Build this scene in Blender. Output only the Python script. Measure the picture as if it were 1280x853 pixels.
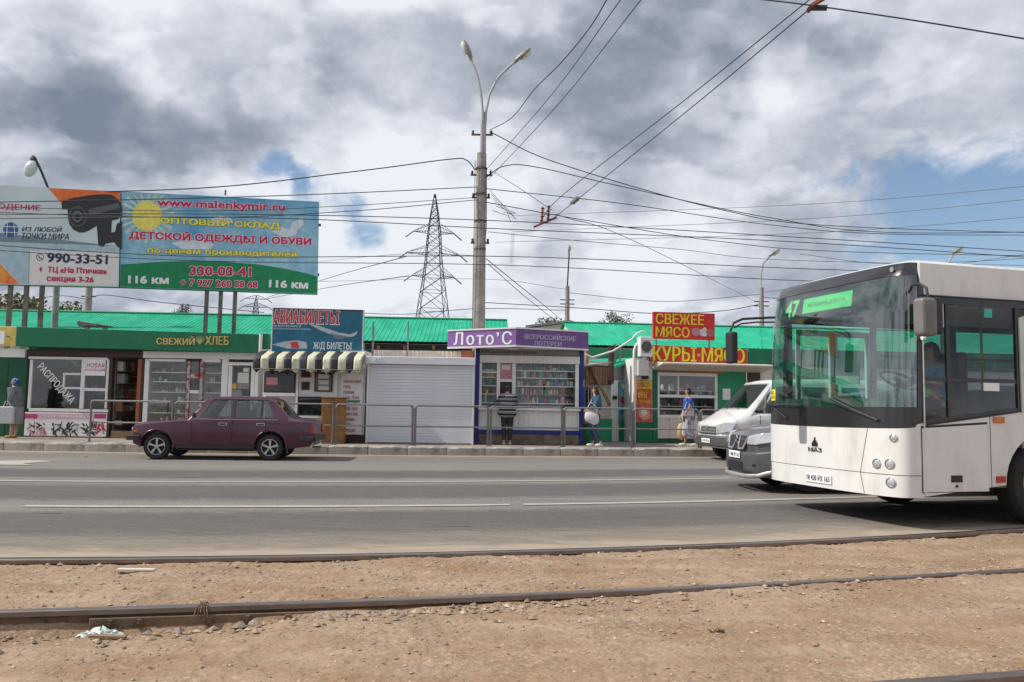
import bpy, bmesh, math, random
import numpy as np
from mathutils import Vector, Matrix
R = math.radians
random.seed(7)
for o in list(bpy.data.objects): bpy.data.objects.remove(o)
SC = bpy.context.scene
COL = SC.collection

# ------------------------------------------------------------------ camera
F = 1033.0                       # focal length in pixels of the 1280 px wide photograph
CH = 1.25                        # camera height above the road
cam_data = bpy.data.cameras.new('camera')
cam = bpy.data.objects.new('camera', cam_data); COL.objects.link(cam)
cam_data.sensor_width = 36.0
cam_data.lens = 36.0 * F / 1280.0
cam_data.clip_end = 6000
cam_data.clip_start = 0.05
PITCH = math.atan(83.5 / F); ROLL = 0.015
CR = Matrix.Rotation(math.pi / 2 + PITCH, 3, 'X') @ Matrix.Rotation(ROLL, 3, 'Z')
cam.matrix_world = Matrix.Translation((0, 0, CH)) @ CR.to_4x4()
SC.camera = cam

# ------------------------------------------------------------------ light and sky
SUN_EL = R(46)
TRAVEL = Vector((0.99, 0.11))    # horizontal direction the light travels
TRAVEL.normalize()
sun_data = bpy.data.lights.new('sun', 'SUN')
sun_data.energy = 4.0; sun_data.angle = R(0.55); sun_data.color = (1.0, 0.945, 0.86)
sun = bpy.data.objects.new('sun', sun_data); COL.objects.link(sun)
ld = Vector((TRAVEL.x * math.cos(SUN_EL), TRAVEL.y * math.cos(SUN_EL), -math.sin(SUN_EL)))
sun.rotation_euler = ld.to_track_quat('-Z', 'Y').to_euler()
SC.view_settings.view_transform = 'Standard'
SC.view_settings.look = 'None'
SC.view_settings.exposure = 0.08
SC.view_settings.gamma = 1.0


def ray(px, py):
    return CR @ Vector(((px - 640) / F, -(py - 426.5) / F, -1.0))


def P(px, py, Y):
    d = ray(px, py); t = Y / d.y
    return Vector((d.x * t, Y, CH + d.z * t))


def G(px, py, z=0.0):
    d = ray(px, py); t = (z - CH) / d.z
    return Vector((d.x * t, d.y * t, z))


def build_world():
    w = bpy.data.worlds.new('World'); SC.world = w; w.use_nodes = True
    nt = w.node_tree; N = nt.nodes; L = nt.links; N.clear()
    out = N.new('ShaderNodeOutputWorld')
    sky = N.new('ShaderNodeTexSky'); sky.sky_type = 'NISHITA'; sky.sun_disc = False
    sky.sun_elevation = SUN_EL
    sky.sun_rotation = math.atan2(-TRAVEL.x, -TRAVEL.y)
    sky.air_density = 1.0; sky.dust_density = 0.6; sky.ozone_density = 1.5
    bg = N.new('ShaderNodeBackground'); bg.inputs['Strength'].default_value = 0.115
    L.new(sky.outputs[0], bg.inputs['Color'])
    tc = N.new('ShaderNodeTexCoord')
    nrm = N.new('ShaderNodeVectorMath'); nrm.operation = 'NORMALIZE'
    L.new(tc.outputs['Generated'], nrm.inputs[0])
    sep = N.new('ShaderNodeSeparateXYZ'); L.new(nrm.outputs[0], sep.inputs[0])

    def M(op, a, b=None, c=None, clamp=False):
        n = N.new('ShaderNodeMath'); n.operation = op; n.use_clamp = clamp
        for k, v in enumerate((a, b, c)):
            if v is None: continue
            if isinstance(v, (int, float)): n.inputs[k].default_value = v
            else: L.new(v, n.inputs[k])
        return n.outputs[0]
    zz = M('ADD', M('MAXIMUM', sep.outputs['Z'], 0.0), 0.42)
    cmb = N.new('ShaderNodeCombineXYZ')
    L.new(M('DIVIDE', sep.outputs['X'], zz), cmb.inputs[0])
    L.new(M('DIVIDE', sep.outputs['Y'], zz), cmb.inputs[1])
    cmb.inputs[2].default_value = 3.7

    def noise(scale, detail, rough, off=0.0, dist=0.0):
        n = N.new('ShaderNodeTexNoise'); n.noise_dimensions = '3D'
        n.inputs['Scale'].default_value = scale; n.inputs['Detail'].default_value = detail
        n.inputs['Roughness'].default_value = rough; n.inputs['Distortion'].default_value = dist
        mp = N.new('ShaderNodeMapping'); mp.inputs['Location'].default_value = (off, off * 0.37, off * 1.3)
        L.new(cmb.outputs[0], mp.inputs['Vector']); L.new(mp.outputs[0], n.inputs['Vector'])
        return n.outputs['Fac']

    def blob(px, py, rad, amp):
        d = ray(px, py).normalized()
        v = N.new('ShaderNodeVectorMath'); v.operation = 'DISTANCE'
        L.new(warp, v.inputs[0]); v.inputs[1].default_value = d
        return M('MULTIPLY', M('SMOOTH_MIN', M('MAXIMUM', M('SUBTRACT', 1.0, M('DIVIDE', v.outputs['Value'], rad)), 0.0), 1.0, 0.1), amp)
    # warped direction so that the cloud masses have ragged outlines
    wn = N.new('ShaderNodeTexNoise'); wn.inputs['Scale'].default_value = 9.0; wn.inputs['Detail'].default_value = 6.0
    L.new(nrm.outputs[0], wn.inputs['Vector'])
    ws = N.new('ShaderNodeVectorMath'); ws.operation = 'MULTIPLY_ADD'
    L.new(wn.outputs['Color'], ws.inputs[0]); ws.inputs[1].default_value = (0.20, 0.20, 0.20); ws.inputs[2].default_value = (-0.10, -0.10, -0.10)
    wa = N.new('ShaderNodeVectorMath'); wa.operation = 'ADD'
    L.new(nrm.outputs[0], wa.inputs[0]); L.new(ws.outputs[0], wa.inputs[1])
    warp = wa.outputs[0]
    # brightness of the cloud base
    b = M('MULTIPLY_ADD', noise(2.1, 9.0, 0.54, 4.4, 0.0), 2.6, -0.66)
    b = M('ADD', b, M('MULTIPLY_ADD', noise(7.0, 8.0, 0.58, 5.3, 0.0), 1.0, -0.50))
    for sc_, of_, lo_, hi_, am_ in ((4.2, 7.7, .50, .60, .24), (9.0, 3.1, .52, .62, .15)):
        pf = N.new('ShaderNodeMapRange'); pf.interpolation_type = 'SMOOTHSTEP'
        L.new(noise(sc_, 6.0, 0.5, of_, 0.0), pf.inputs['Value']); pf.inputs['From Min'].default_value = lo_; pf.inputs['From Max'].default_value = hi_
        b = M('ADD', b, M('MULTIPLY', pf.outputs[0], am_))
    for px, py, rad, amp in ((600, 130, 0.30, -0.45), (830, 60, 0.30, -0.42), (1000, 20, 0.30, -0.30), (110, 190, 0.16, -0.50), (250, 200, 0.18, -0.42), (40, 90, 0.12, -0.25), (220, 30, .12, .25), (560, 20, .15, .25),
                             (440, 120, 0.15, -0.15), (330, 100, 0.08, 0.25), (230, 110, 0.10, 0.12), (100, 40, 0.15, 0.10), (700, 340, 0.30, 0.35), (900, 230, 0.22, 0.22), (200, 130, .08, .25),
                             (1150, 130, 0.30, 0.25), (960, 120, .12, .3), (200, 235, 0.10, 0.3), (450, 380, 0.25, 0.5), (560, 240, .15, .3), (450, 240, .12, .35), (640, 230, .10, .2)):
        b = M('ADD', b, blob(px, py, rad, amp))
    ramp = N.new('ShaderNodeValToRGB'); L.new(b, ramp.inputs[0])
    e = ramp.color_ramp.elements
    e[0].position = 0.0; e[0].color = (0.195, 0.24, 0.315, 1)
    e[1].position = 1.0; e[1].color = (0.80, 0.83, 0.89, 1)
    for pos, colr in ((0.25, (0.275, 0.315, 0.385, 1)), (0.5, (0.425, 0.46, 0.54, 1)), (0.75, (0.62, 0.65, 0.73, 1))):
        k = ramp.color_ramp.elements.new(pos); k.color = colr
    em = N.new('ShaderNodeBackground'); L.new(ramp.outputs[0], em.inputs['Color']); em.inputs['Strength'].default_value = 1.0
    # cover: holes of blue sky
    c = M('MULTIPLY_ADD', noise(1.15, 8.0, 0.6, 9.2, 0.2), 2.2, -0.15)
    c = M('ADD', c, M('MULTIPLY_ADD', noise(5.5, 8.0, 0.65, 1.2, 0.5), 2.6, -1.25))
    for px, py, rad, amp in ((1275, 295, 0.20, -1.6), (1190, 305, 0.18, -1.1), (1080, 252, 0.09, -1.0), (432, 285, 0.10, -1.9), (325, 212, 0.06, -1.2), (345, 240, 0.06, -1.1), (560, 330, 0.06, -0.9), (500, 285, .06, -.6),
                             (700, 100, 0.6, 0.8), (200, 80, 0.5, 0.7), (1000, 120, 0.4, 0.5), (850, 330, 0.3, 0.3)):
        c = M('ADD', c, blob(px, py, rad, amp))
    cov = N.new('ShaderNodeMapRange'); cov.interpolation_type = 'SMOOTHSTEP'
    L.new(c, cov.inputs['Value']); cov.inputs['From Min'].default_value = -0.05; cov.inputs['From Max'].default_value = 0.85
    mix = N.new('ShaderNodeMixShader'); L.new(cov.outputs[0], mix.inputs[0])
    L.new(bg.outputs[0], mix.inputs[1]); L.new(em.outputs[0], mix.inputs[2])
    L.new(mix.outputs[0], out.inputs['Surface'])


build_world()

# ------------------------------------------------------------------ materials
MATS = {}


def mat(name, base, rough=0.6, metal=0.0, var=0.12, scale=6.0, bump=0.0, bscale=40.0, coat=0.0, spec=0.5, stretch=(1, 1, 1),
        base2=None, mixscale=2.0, emit=0.0, detail=6.0, thr=(0.4, 0.65)):
    if name in MATS: return MATS[name]
    m = bpy.data.materials.new(name); m.use_nodes = True
    nt = m.node_tree; N = nt.nodes; L = nt.links
    p = N['Principled BSDF']
    p.inputs['Roughness'].default_value = rough; p.inputs['Metallic'].default_value = metal
    p.inputs['Specular IOR Level'].default_value = spec
    if coat: p.inputs['Coat Weight'].default_value = coat; p.inputs['Coat Roughness'].default_value = 0.08
    tc = N.new('ShaderNodeTexCoord'); mp = N.new('ShaderNodeMapping'); mp.inputs['Scale'].default_value = stretch
    L.new(tc.outputs['Object'], mp.inputs['Vector'])
    n = N.new('ShaderNodeTexNoise'); n.inputs['Scale'].default_value = scale; n.inputs['Detail'].default_value = detail; n.inputs['Roughness'].default_value = 0.62
    L.new(mp.outputs[0], n.inputs['Vector'])
    hs = N.new('ShaderNodeMix'); hs.data_type = 'RGBA'; hs.blend_type = 'MIX'
    lo = [max(0, c * (1 - var * 1.6)) for c in base]; hi = [min(1, c * (1 + var * 1.3)) for c in base]
    mr = N.new('ShaderNodeMapRange'); mr.inputs['From Min'].default_value = 0.3; mr.inputs['From Max'].default_value = 0.7
    L.new(n.outputs['Fac'], mr.inputs['Value']); L.new(mr.outputs[0], hs.inputs['Factor'])
    hs.inputs['A'].default_value = (*lo, 1); hs.inputs['B'].default_value = (*hi, 1)
    colr = hs.outputs['Result']
    if base2 is not None:
        n2 = N.new('ShaderNodeTexNoise'); n2.inputs['Scale'].default_value = mixscale; n2.inputs['Detail'].default_value = 8; n2.inputs['Roughness'].default_value = 0.65
        L.new(mp.outputs[0], n2.inputs['Vector'])
        m2 = N.new('ShaderNodeMapRange'); m2.inputs['From Min'].default_value = thr[0]; m2.inputs['From Max'].default_value = thr[1]
        L.new(n2.outputs['Fac'], m2.inputs['Value'])
        x = N.new('ShaderNodeMix'); x.data_type = 'RGBA'
        L.new(m2.outputs[0], x.inputs['Factor']); L.new(colr, x.inputs['A']); x.inputs['B'].default_value = (*base2, 1)
        colr = x.outputs['Result']
    L.new(colr, p.inputs['Base Color'])
    if emit: L.new(colr, p.inputs['Emission Color']); p.inputs['Emission Strength'].default_value = emit
    if bump:
        bn = N.new('ShaderNodeTexNoise'); bn.inputs['Scale'].default_value = bscale; bn.inputs['Detail'].default_value = 5
        L.new(mp.outputs[0], bn.inputs['Vector'])
        bp = N.new('ShaderNodeBump'); bp.inputs['Strength'].default_value = bump; bp.inputs['Distance'].default_value = 0.02
        L.new(bn.outputs['Fac'], bp.inputs['Height']); L.new(bp.outputs[0], p.inputs['Normal'])
    MATS[name] = m
    return m


def glass(name, tint=(0.75, 0.82, 0.8), gloss=0.9, rough=0.02, refl=0.06):
    if name in MATS: return MATS[name]
    m = bpy.data.materials.new(name); m.use_nodes = True
    nt = m.node_tree; N = nt.nodes; L = nt.links; N.clear()
    out = N.new('ShaderNodeOutputMaterial')
    tr = N.new('ShaderNodeBsdfTransparent'); tr.inputs[0].default_value = (*tint, 1)
    gl = N.new('ShaderNodeBsdfGlossy'); gl.inputs['Color'].default_value = (gloss, gloss, gloss, 1); gl.inputs['Roughness'].default_value = rough
    fr = N.new('ShaderNodeFresnel'); fr.inputs[0].default_value = 1.5
    tc = N.new('ShaderNodeTexCoord'); bn = N.new('ShaderNodeTexNoise'); bn.inputs['Scale'].default_value = 1.3
    L.new(tc.outputs['Object'], bn.inputs['Vector'])
    bp = N.new('ShaderNodeBump'); bp.inputs['Strength'].default_value = 0.12; bp.inputs['Distance'].default_value = 0.02
    L.new(bn.outputs['Fac'], bp.inputs['Height']); L.new(bp.outputs[0], gl.inputs['Normal'])
    ad = N.new('ShaderNodeMath'); ad.operation = 'MULTIPLY_ADD'; ad.inputs[1].default_value = 0.9; ad.inputs[2].default_value = refl; ad.use_clamp = True
    L.new(fr.outputs[0], ad.inputs[0])
    gm_ = N.new('ShaderNodeNewGeometry'); nb = N.new('ShaderNodeMath'); nb.operation = 'MULTIPLY_ADD'; nb.inputs[1].default_value = -1.0; nb.inputs[2].default_value = 1.0
    L.new(gm_.outputs['Backfacing'], nb.inputs[0]); mm = N.new('ShaderNodeMath'); mm.operation = 'MULTIPLY'; L.new(ad.outputs[0], mm.inputs[0]); L.new(nb.outputs[0], mm.inputs[1])
    mx = N.new('ShaderNodeMixShader'); L.new(mm.outputs[0], mx.inputs[0]); L.new(tr.outputs[0], mx.inputs[1]); L.new(gl.outputs[0], mx.inputs[2])
    L.new(mx.outputs[0], out.inputs['Surface'])
    MATS[name] = m
    return m


asphalt = mat('asphalt', (0.188, 0.177, 0.164), 0.85, var=0.15, scale=1.6, bump=0.0, base2=(0.240, 0.212, 0.180), mixscale=0.5, stretch=(0.10, 1.5, 1), thr=(0.42, 0.75), detail=9)
pavement_m = mat('pavement', (0.34, 0.29, 0.24), 0.9, var=0.14, scale=1.5, bump=0.3, bscale=50, base2=(0.20, 0.18, 0.165), mixscale=0.8)
concrete = mat('concrete', (0.36, 0.34, 0.30), 0.9, var=0.14, scale=5, bump=0.35, bscale=30, base2=(0.22, 0.20, 0.18), mixscale=3)
kerb_m = mat('kerb_concrete', (0.45, 0.405, 0.355), 0.9, var=0.16, scale=4, bump=0.6, bscale=22, base2=(0.20, 0.18, 0.165), mixscale=2.2, thr=(0.42, 0.72))
kerb_w = mat('worn_whitewash', (0.55, 0.52, 0.48), 0.9, var=0.16, scale=6, bump=0.4, base2=(0.33, 0.30, 0.27), mixscale=5)
dirt = mat('dirt', (0.378, 0.272, 0.184), 0.95, var=0.13, scale=2.2, bump=0.0, base2=(0.265, 0.150, 0.074), mixscale=1.5, detail=10, thr=(0.40, 0.74), stretch=(.6, 1.6, 1))


def grainy(m, scale=55.0, amount=.5, bump=.9):
    """compacted grit: cells of their own brightness and height"""
    nt = m.node_tree; N = nt.nodes; L = nt.links; p = N['Principled BSDF']
    tc = N.new('ShaderNodeTexCoord'); hs = p.inputs['Base Color'].links[0].from_socket
    v = N.new('ShaderNodeTexVoronoi'); v.inputs['Scale'].default_value = scale; v.inputs['Randomness'].default_value = 1.0; L.new(tc.outputs['Object'], v.inputs['Vector'])
    v2 = N.new('ShaderNodeTexVoronoi'); v2.inputs['Scale'].default_value = scale * 2.7; L.new(tc.outputs['Object'], v2.inputs['Vector'])
    sp = N.new('ShaderNodeSeparateColor'); L.new(v.outputs['Color'], sp.inputs[0]); sp2 = N.new('ShaderNodeSeparateColor'); L.new(v2.outputs['Color'], sp2.inputs[0])
    pw = N.new('ShaderNodeMath'); pw.operation = 'POWER'; L.new(sp.outputs[0], pw.inputs[0]); pw.inputs[1].default_value = 3.0
    ad = N.new('ShaderNodeMath'); ad.operation = 'MULTIPLY_ADD'; L.new(pw.outputs[0], ad.inputs[0]); ad.inputs[1].default_value = amount; ad.inputs[2].default_value = 1 - amount * .42
    a2 = N.new('ShaderNodeMath'); a2.operation = 'MULTIPLY_ADD'; L.new(sp2.outputs[0], a2.inputs[0]); a2.inputs[1].default_value = amount * .55; L.new(ad.outputs[0], a2.inputs[2])
    sa = N.new('ShaderNodeMath'); sa.operation = 'SUBTRACT'; L.new(a2.outputs[0], sa.inputs[0]); sa.inputs[1].default_value = amount * .16
    mk = N.new('ShaderNodeTexNoise'); mk.inputs['Scale'].default_value = 1.1; mk.inputs['Detail'].default_value = 6; L.new(tc.outputs['Object'], mk.inputs['Vector'])
    mk2 = N.new('ShaderNodeMapRange'); mk2.inputs['From Min'].default_value = .38; mk2.inputs['From Max'].default_value = .58; L.new(mk.outputs['Fac'], mk2.inputs['Value'])
    sb = N.new('ShaderNodeMix'); sb.data_type = 'FLOAT'; L.new(mk2.outputs[0], sb.inputs['Factor']); sb.inputs['A'].default_value = 0.93; L.new(sa.outputs[0], sb.inputs['B'])
    mu = N.new('ShaderNodeVectorMath'); mu.operation = 'SCALE'; L.new(hs, mu.inputs[0]); L.new(sb.outputs[0], mu.inputs['Scale']); L.new(mu.outputs[0], p.inputs['Base Color'])
    bp = N.new('ShaderNodeBump'); bp.inputs['Strength'].default_value = bump; bp.inputs['Distance'].default_value = .012; L.new(sb.outputs[0], bp.inputs['Height'])
    n = N.new('ShaderNodeTexNoise'); n.inputs['Scale'].default_value = 18; n.inputs['Detail'].default_value = 8; L.new(tc.outputs['Object'], n.inputs['Vector'])
    b2 = N.new('ShaderNodeBump'); b2.inputs['Strength'].default_value = .8; b2.inputs['Distance'].default_value = .03; L.new(n.outputs['Fac'], b2.inputs['Height']); L.new(bp.outputs[0], b2.inputs['Normal']); L.new(b2.outputs[0], p.inputs['Normal'])


grainy(dirt)
grainy(asphalt, 80.0, .30, .35)
ground_m = mat('far_ground', (0.26, 0.23, 0.18), 0.95, var=0.2, scale=0.3)
stone_m = mat('stone_chips', (0.34, 0.255, 0.18), 0.9, var=0.30, scale=14, bump=0.3, base2=(0.24, 0.19, 0.155), mixscale=9)
steel_rail = mat('worn_rail_steel', (0.24, 0.20, 0.185), 0.35, 0.75, var=0.15, scale=5, bump=0.1, stretch=(0.2, 4, 1))
rust = mat('rail_rust', (0.13, 0.085, 0.06), 0.85, 0.2, var=0.3, scale=12, bump=0.5, base2=(0.20, 0.13, 0.085), mixscale=6)
white_paint = mat('white_paint', (0.78, 0.77, 0.74), 0.5, var=0.05, scale=3)
road_white = mat('road_marking', (0.50, 0.465, 0.41), 0.8, var=0.14, scale=5, base2=(0.26, 0.24, 0.215), mixscale=5, thr=(0.42, 0.66), stretch=(.5, 3, 1))
green_roof = mat('green_roof', (0.004, 0.365, 0.205), 0.65, var=0.14, scale=2.5, stretch=(1, .3, 1), spec=.25, base2=(.05, .46, .31), mixscale=1.3, thr=(.48, .75))
green_dark = mat('green_fascia', (0.0, 0.150, 0.062), 0.6, var=0.06, scale=2)
green_wall = mat('green_wall', (0.003, 0.085, 0.037), 0.6, var=0.1, scale=2)
green_mid = mat('green_panel', (0.008, 0.25, 0.11), 0.5, var=0.1, scale=3)
brown_dark = mat('brown_frame', (0.05, 0.018, 0.016), 0.5)
wood_orange = mat('orange_wood', (0.36, 0.115, 0.035), 0.6, var=0.15, scale=6, stretch=(1, 1, .15))
wood = mat('weathered_wood', (0.27, 0.17, 0.10), 0.8, var=0.2, scale=8, stretch=(.3, 1, 1), bump=0.2)
pvc = mat('white_plastic', (0.78, 0.77, 0.75), 0.45, var=0.05, scale=2)
pvc_warm = mat('cream_panel', (0.66, 0.59, 0.51), 0.6, var=0.08, scale=2)
shutter_m = mat('grey_shutter', (0.68, 0.69, 0.73), 0.5, var=0.05, scale=1.5, stretch=(1, 1, 6))
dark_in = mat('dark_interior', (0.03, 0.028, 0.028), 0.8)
mid_in = mat('shop_interior', (0.30, 0.27, 0.24), 0.8)
light_in = mat('lit_shelf_back', (0.52, 0.50, 0.45), 0.7)
blue_trim = mat('blue_trim', (0.010, 0.025, 0.22), 0.45)
purple = mat('purple_sign', (0.26, 0.13, 0.38), 0.5, var=0.08, scale=2)
purple2 = mat('dark_purple_sign', (0.17, 0.08, 0.27), 0.5, var=0.08, scale=2)
galv = mat('galvanised_tube', (0.27, 0.26, 0.25), 0.45, 0.5, var=0.15, scale=10)
galv_post = mat('grey_painted_post', (0.19, 0.175, 0.165), 0.6, 0.2, var=0.15, scale=8)
lamp_metal = mat('lamp_arm_steel', (0.40, 0.41, 0.42), 0.6, 0.1, var=0.08, scale=3)
lamp_glass = mat('lamp_diffuser', (0.60, 0.62, 0.56), 0.25, var=0.06, scale=8)
wire_m = mat('wire_rubber', (0.035, 0.035, 0.042), 0.6)
wire_thin_m = mat('wire_grey', (0.10, 0.105, 0.12), 0.5)
red_m = mat('red_board', (0.60, 0.022, 0.018), 0.5, var=0.12, scale=2)
yellow = mat('yellow_letters', (0.90, 0.68, 0.02), 0.5)
yellow_board = mat('yellow_board', (0.66, 0.50, 0.13), 0.5)
white_flat = mat('white_print', (0.86, 0.86, 0.86), 0.5, var=0.02)
black_flat = mat('black_print', (0.015, 0.016, 0.020), 0.5)
red_print = mat('red_print', (0.50, 0.015, 0.06), 0.5, var=0.03)
rubber = mat('tyre_rubber', (0.022, 0.021, 0.020), 0.85, var=0.2, scale=10, bump=0.2)
alloy = mat('alloy_wheel', (0.52, 0.51, 0.50), 0.35, 0.6, var=0.1, scale=12)
black_plastic = mat('black_plastic', (0.022, 0.022, 0.024), 0.5)
grey_plastic = mat('grey_plastic', (0.10, 0.10, 0.10), 0.6)
chrome = mat('chrome', (0.65, 0.65, 0.66), 0.15, 1.0)
lens = mat('lamp_lens', (0.50, 0.52, 0.54), 0.22, 0.3, coat=0.6, var=0.04, scale=8)
amber = mat('amber_lens', (0.55, 0.16, 0.01), 0.2, coat=0.6)
red_lens = mat('red_lens', (0.42, 0.015, 0.008), 0.2, coat=0.6)
clear_glass = glass('clear_glass', (0.95, 0.97, 0.96), 0.9, 0.03, 0.04)
shop_glass = glass('shop_glass', (0.92, 0.94, 0.93), 0.9, 0.03, 0.07)
car_glass = glass('car_glass', (0.66, 0.71, 0.70), 0.9, 0.02, 0.09)
bus_glass = glass('bus_glass', (0.58, 0.82, 0.74), 0.9, 0.02, 0.18)
bus_side_glass = glass('tinted_glass', (0.74, 0.78, 0.80), 0.9, 0.02, 0.03)

# ------------------------------------------------------------------ helpers


def tag(o, label=None, cat=None, group=None, kind=None):
    if label: o['label'] = label
    if cat: o['category'] = cat
    if group: o['group'] = group
    if kind: o['kind'] = kind
    return o


def thing(name, label, cat, loc=(0, 0, 0), rz=0.0, group=None):
    o = bpy.data.objects.new(name, None); COL.objects.link(o)
    o.empty_display_size = 0.2
    o.location = loc; o.rotation_euler = (0, 0, rz)
    return tag(o, label, cat, group)


class MB:
    """collects shapes; build() links them as ONE mesh object"""

    def __init__(s): s.v = []; s.f = []; s.mi = []; s.m = []

    def mid(s, m):
        if m not in s.m: s.m.append(m)
        return s.m.index(m)

    def add(s, vs, fs, m=None):
        b = len(s.v); s.v.extend([tuple(v) for v in vs]); k = s.mid(m)
        for f in fs: s.f.append(tuple(b + i for i in f)); s.mi.append(k)
        return s

    def box(s, x0, x1, y0, y1, z0, z1, m=None):
        if x0 > x1: x0, x1 = x1, x0
        if y0 > y1: y0, y1 = y1, y0
        if z0 > z1: z0, z1 = z1, z0
        vs = [(x, y, z) for z in (z0, z1) for y in (y0, y1) for x in (x0, x1)]
        return s.add(vs, [(0, 2, 3, 1), (4, 5, 7, 6), (0, 1, 5, 4), (2, 6, 7, 3), (0, 4, 6, 2), (1, 3, 7, 5)], m)

    def prism(s, poly, a, b, axis='y', m=None):
        """poly in the two other axes (x,z) for y; (y,z) for x; (x,y) for z"""
        n = len(poly)
        ar = sum(poly[i][0] * poly[(i + 1) % n][1] - poly[(i + 1) % n][0] * poly[i][1] for i in range(n))
        if (ar < 0): poly = poly[::-1]

        def pt(q, t):
            return (q[0], t, q[1]) if axis == 'y' else (t, q[0], q[1]) if axis == 'x' else (q[0], q[1], t)
        lo, hi = min(a, b), max(a, b)
        vs = [pt(q, lo) for q in poly] + [pt(q, hi) for q in poly]
        flip = axis == 'y'
        fs = [tuple(range(n - 1, -1, -1)), tuple(range(n, 2 * n))] + [(i, (i + 1) % n, n + (i + 1) % n, n + i) for i in range(n)]
        if flip: fs = [f[::-1] for f in fs]
        return s.add(vs, fs, m)

    def tube(s, pts, r, n=8, m=None, cap=True, r2=None):
        pts = [Vector(p) for p in pts]; k = len(pts)
        rs = r if isinstance(r, (list, tuple)) else [r + ((r2 - r) * i / (k - 1) if r2 is not None else 0) for i in range(k)]
        vs = []; nrm = None
        for i, p in enumerate(pts):
            t = (pts[min(i + 1, k - 1)] - pts[max(i - 1, 0)]).normalized()
            if nrm is None:
                nrm = t.orthogonal().normalized()
            else:
                nrm = (nrm - t * nrm.dot(t)).normalized()
            bn = t.cross(nrm)
            for j in range(n):
                a = 2 * math.pi * j / n
                vs.append(p + (nrm * math.cos(a) + bn * math.sin(a)) * rs[i])
        fs = [(i * n + j, i * n + (j + 1) % n, (i + 1) * n + (j + 1) % n, (i + 1) * n + j) for i in range(k - 1) for j in range(n)]
        if cap: fs += [tuple(range(n - 1, -1, -1)), tuple((k - 1) * n + j for j in range(n))]
        return s.add(vs, fs, m)

    def lathe(s, prof, c=(0, 0, 0), axis='z', n=16, m=None, cap=True):
        """prof: list of (radius, height along axis)"""
        c = Vector(c); vs = []
        for r, h in prof:
            for j in range(n):
                a = 2 * math.pi * j / n; u, w = r * math.cos(a), r * math.sin(a)
                q = (u, w, h) if axis == 'z' else (u, h, w) if axis == 'y' else (h, u, w)
                vs.append(c + Vector(q))
        k = len(prof)
        fs = [(i * n + j, i * n + (j + 1) % n, (i + 1) * n + (j + 1) % n, (i + 1) * n + j) for i in range(k - 1) for j in range(n)]
        if cap and prof[0] != prof[-1] and prof[0][0] > 1e-5: fs.append(tuple(range(n - 1, -1, -1)))
        if cap and prof[0] != prof[-1] and prof[-1][0] > 1e-5: fs.append(tuple((k - 1) * n + j for j in range(n)))
        if axis == 'y': fs = [f[::-1] for f in fs]
        return s.add(vs, fs, m)

    def ellipsoid(s, c, r, m=None, nu=10, nv=7, rot=None):
        c = Vector(c); vs = []; fs = []
        for i in range(nv + 1):
            th = math.pi * i / nv
            for j in range(nu):
                a = 2 * math.pi * j / nu
                q = Vector((r[0] * math.sin(th) * math.cos(a), r[1] * math.sin(th) * math.sin(a), r[2] * math.cos(th)))
                if rot: q = rot @ q
                vs.append(c + q)
        for i in range(nv):
            for j in range(nu):
                fs.append((i * nu + j, (i + 1) * nu + j, (i + 1) * nu + (j + 1) % nu, i * nu + (j + 1) % nu))
        return s.add(vs, fs, m)

    def grid(s, fn, nu, nv, m=None, flip=False):
        vs = [fn(i / nu, j / nv) for j in range(nv + 1) for i in range(nu + 1)]
        fs = []
        for j in range(nv):
            for i in range(nu):
                a = j * (nu + 1) + i
                q = (a, a + 1, a + nu + 2, a + nu + 1)
                fs.append(q[::-1] if flip else q)
        return s.add(vs, fs, m)

    def build(s, name, m=None, parent=None, smooth=None, bevel=0.0, seg=1, label=None, cat=None, group=None, kind=None, loc=None, clean=False):
        me = bpy.data.meshes.new(name)
        me.from_pydata(s.v, [], s.f)
        mats = [x if x is not None else m for x in s.m if (x is not None or m is not None)]
        for x in mats: me.materials.append(x)
        if len(mats) > 1: me.polygons.foreach_set('material_index', s.mi)
        if bevel or clean:
            bm = bmesh.new(); bm.from_mesh(me)
            bmesh.ops.remove_doubles(bm, verts=bm.verts, dist=1e-5)
            bmesh.ops.recalc_face_normals(bm, faces=bm.faces)
            if bevel:
                ed = [e for e in bm.edges if len(e.link_faces) == 2 and e.calc_face_angle(0) > 0.5]
                bmesh.ops.bevel(bm, geom=ed, offset=bevel, segments=seg, affect='EDGES', profile=0.6, clamp_overlap=True)
            bm.to_mesh(me); bm.free()
        if smooth is not None:
            me.polygons.foreach_set('use_smooth', [True] * len(me.polygons))
            me.set_sharp_from_angle(angle=R(smooth))
        me.update()
        o = bpy.data.objects.new(name, me); COL.objects.link(o)
        if parent is not None: o.parent = parent
        if loc is not None: o.location = loc
        tag(o, label, cat, group, kind)
        return o


def box(name, m, parent, x0, x1, y0, y1, z0, z1, bevel=0.0, **k):
    return MB().box(x0, x1, y0, y1, z0, z1).build(name, m, parent, bevel=bevel, **k)


def copy_tree(o, parent=None):
    c = o.copy(); COL.objects.link(c)
    if parent is not None: c.parent = parent
    for ch in [x for x in bpy.data.objects if x.parent == o]: copy_tree(ch, c)
    return c


def raw_text(body, res=2, shear=0.0, spacing=1.0, align='LEFT'):
    c = bpy.data.curves.new('t', 'FONT'); c.body = body; c.resolution_u = res; c.shear = shear
    c.space_character = spacing; c.align_x = align; c.fill_mode = 'FRONT'
    o = bpy.data.objects.new('t', c); COL.objects.link(o)
    bpy.context.view_layer.update()
    dg = bpy.context.evaluated_depsgraph_get()
    me = bpy.data.meshes.new_from_object(o.evaluated_get(dg))
    bpy.data.objects.remove(o); bpy.data.curves.remove(c)
    return me


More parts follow.
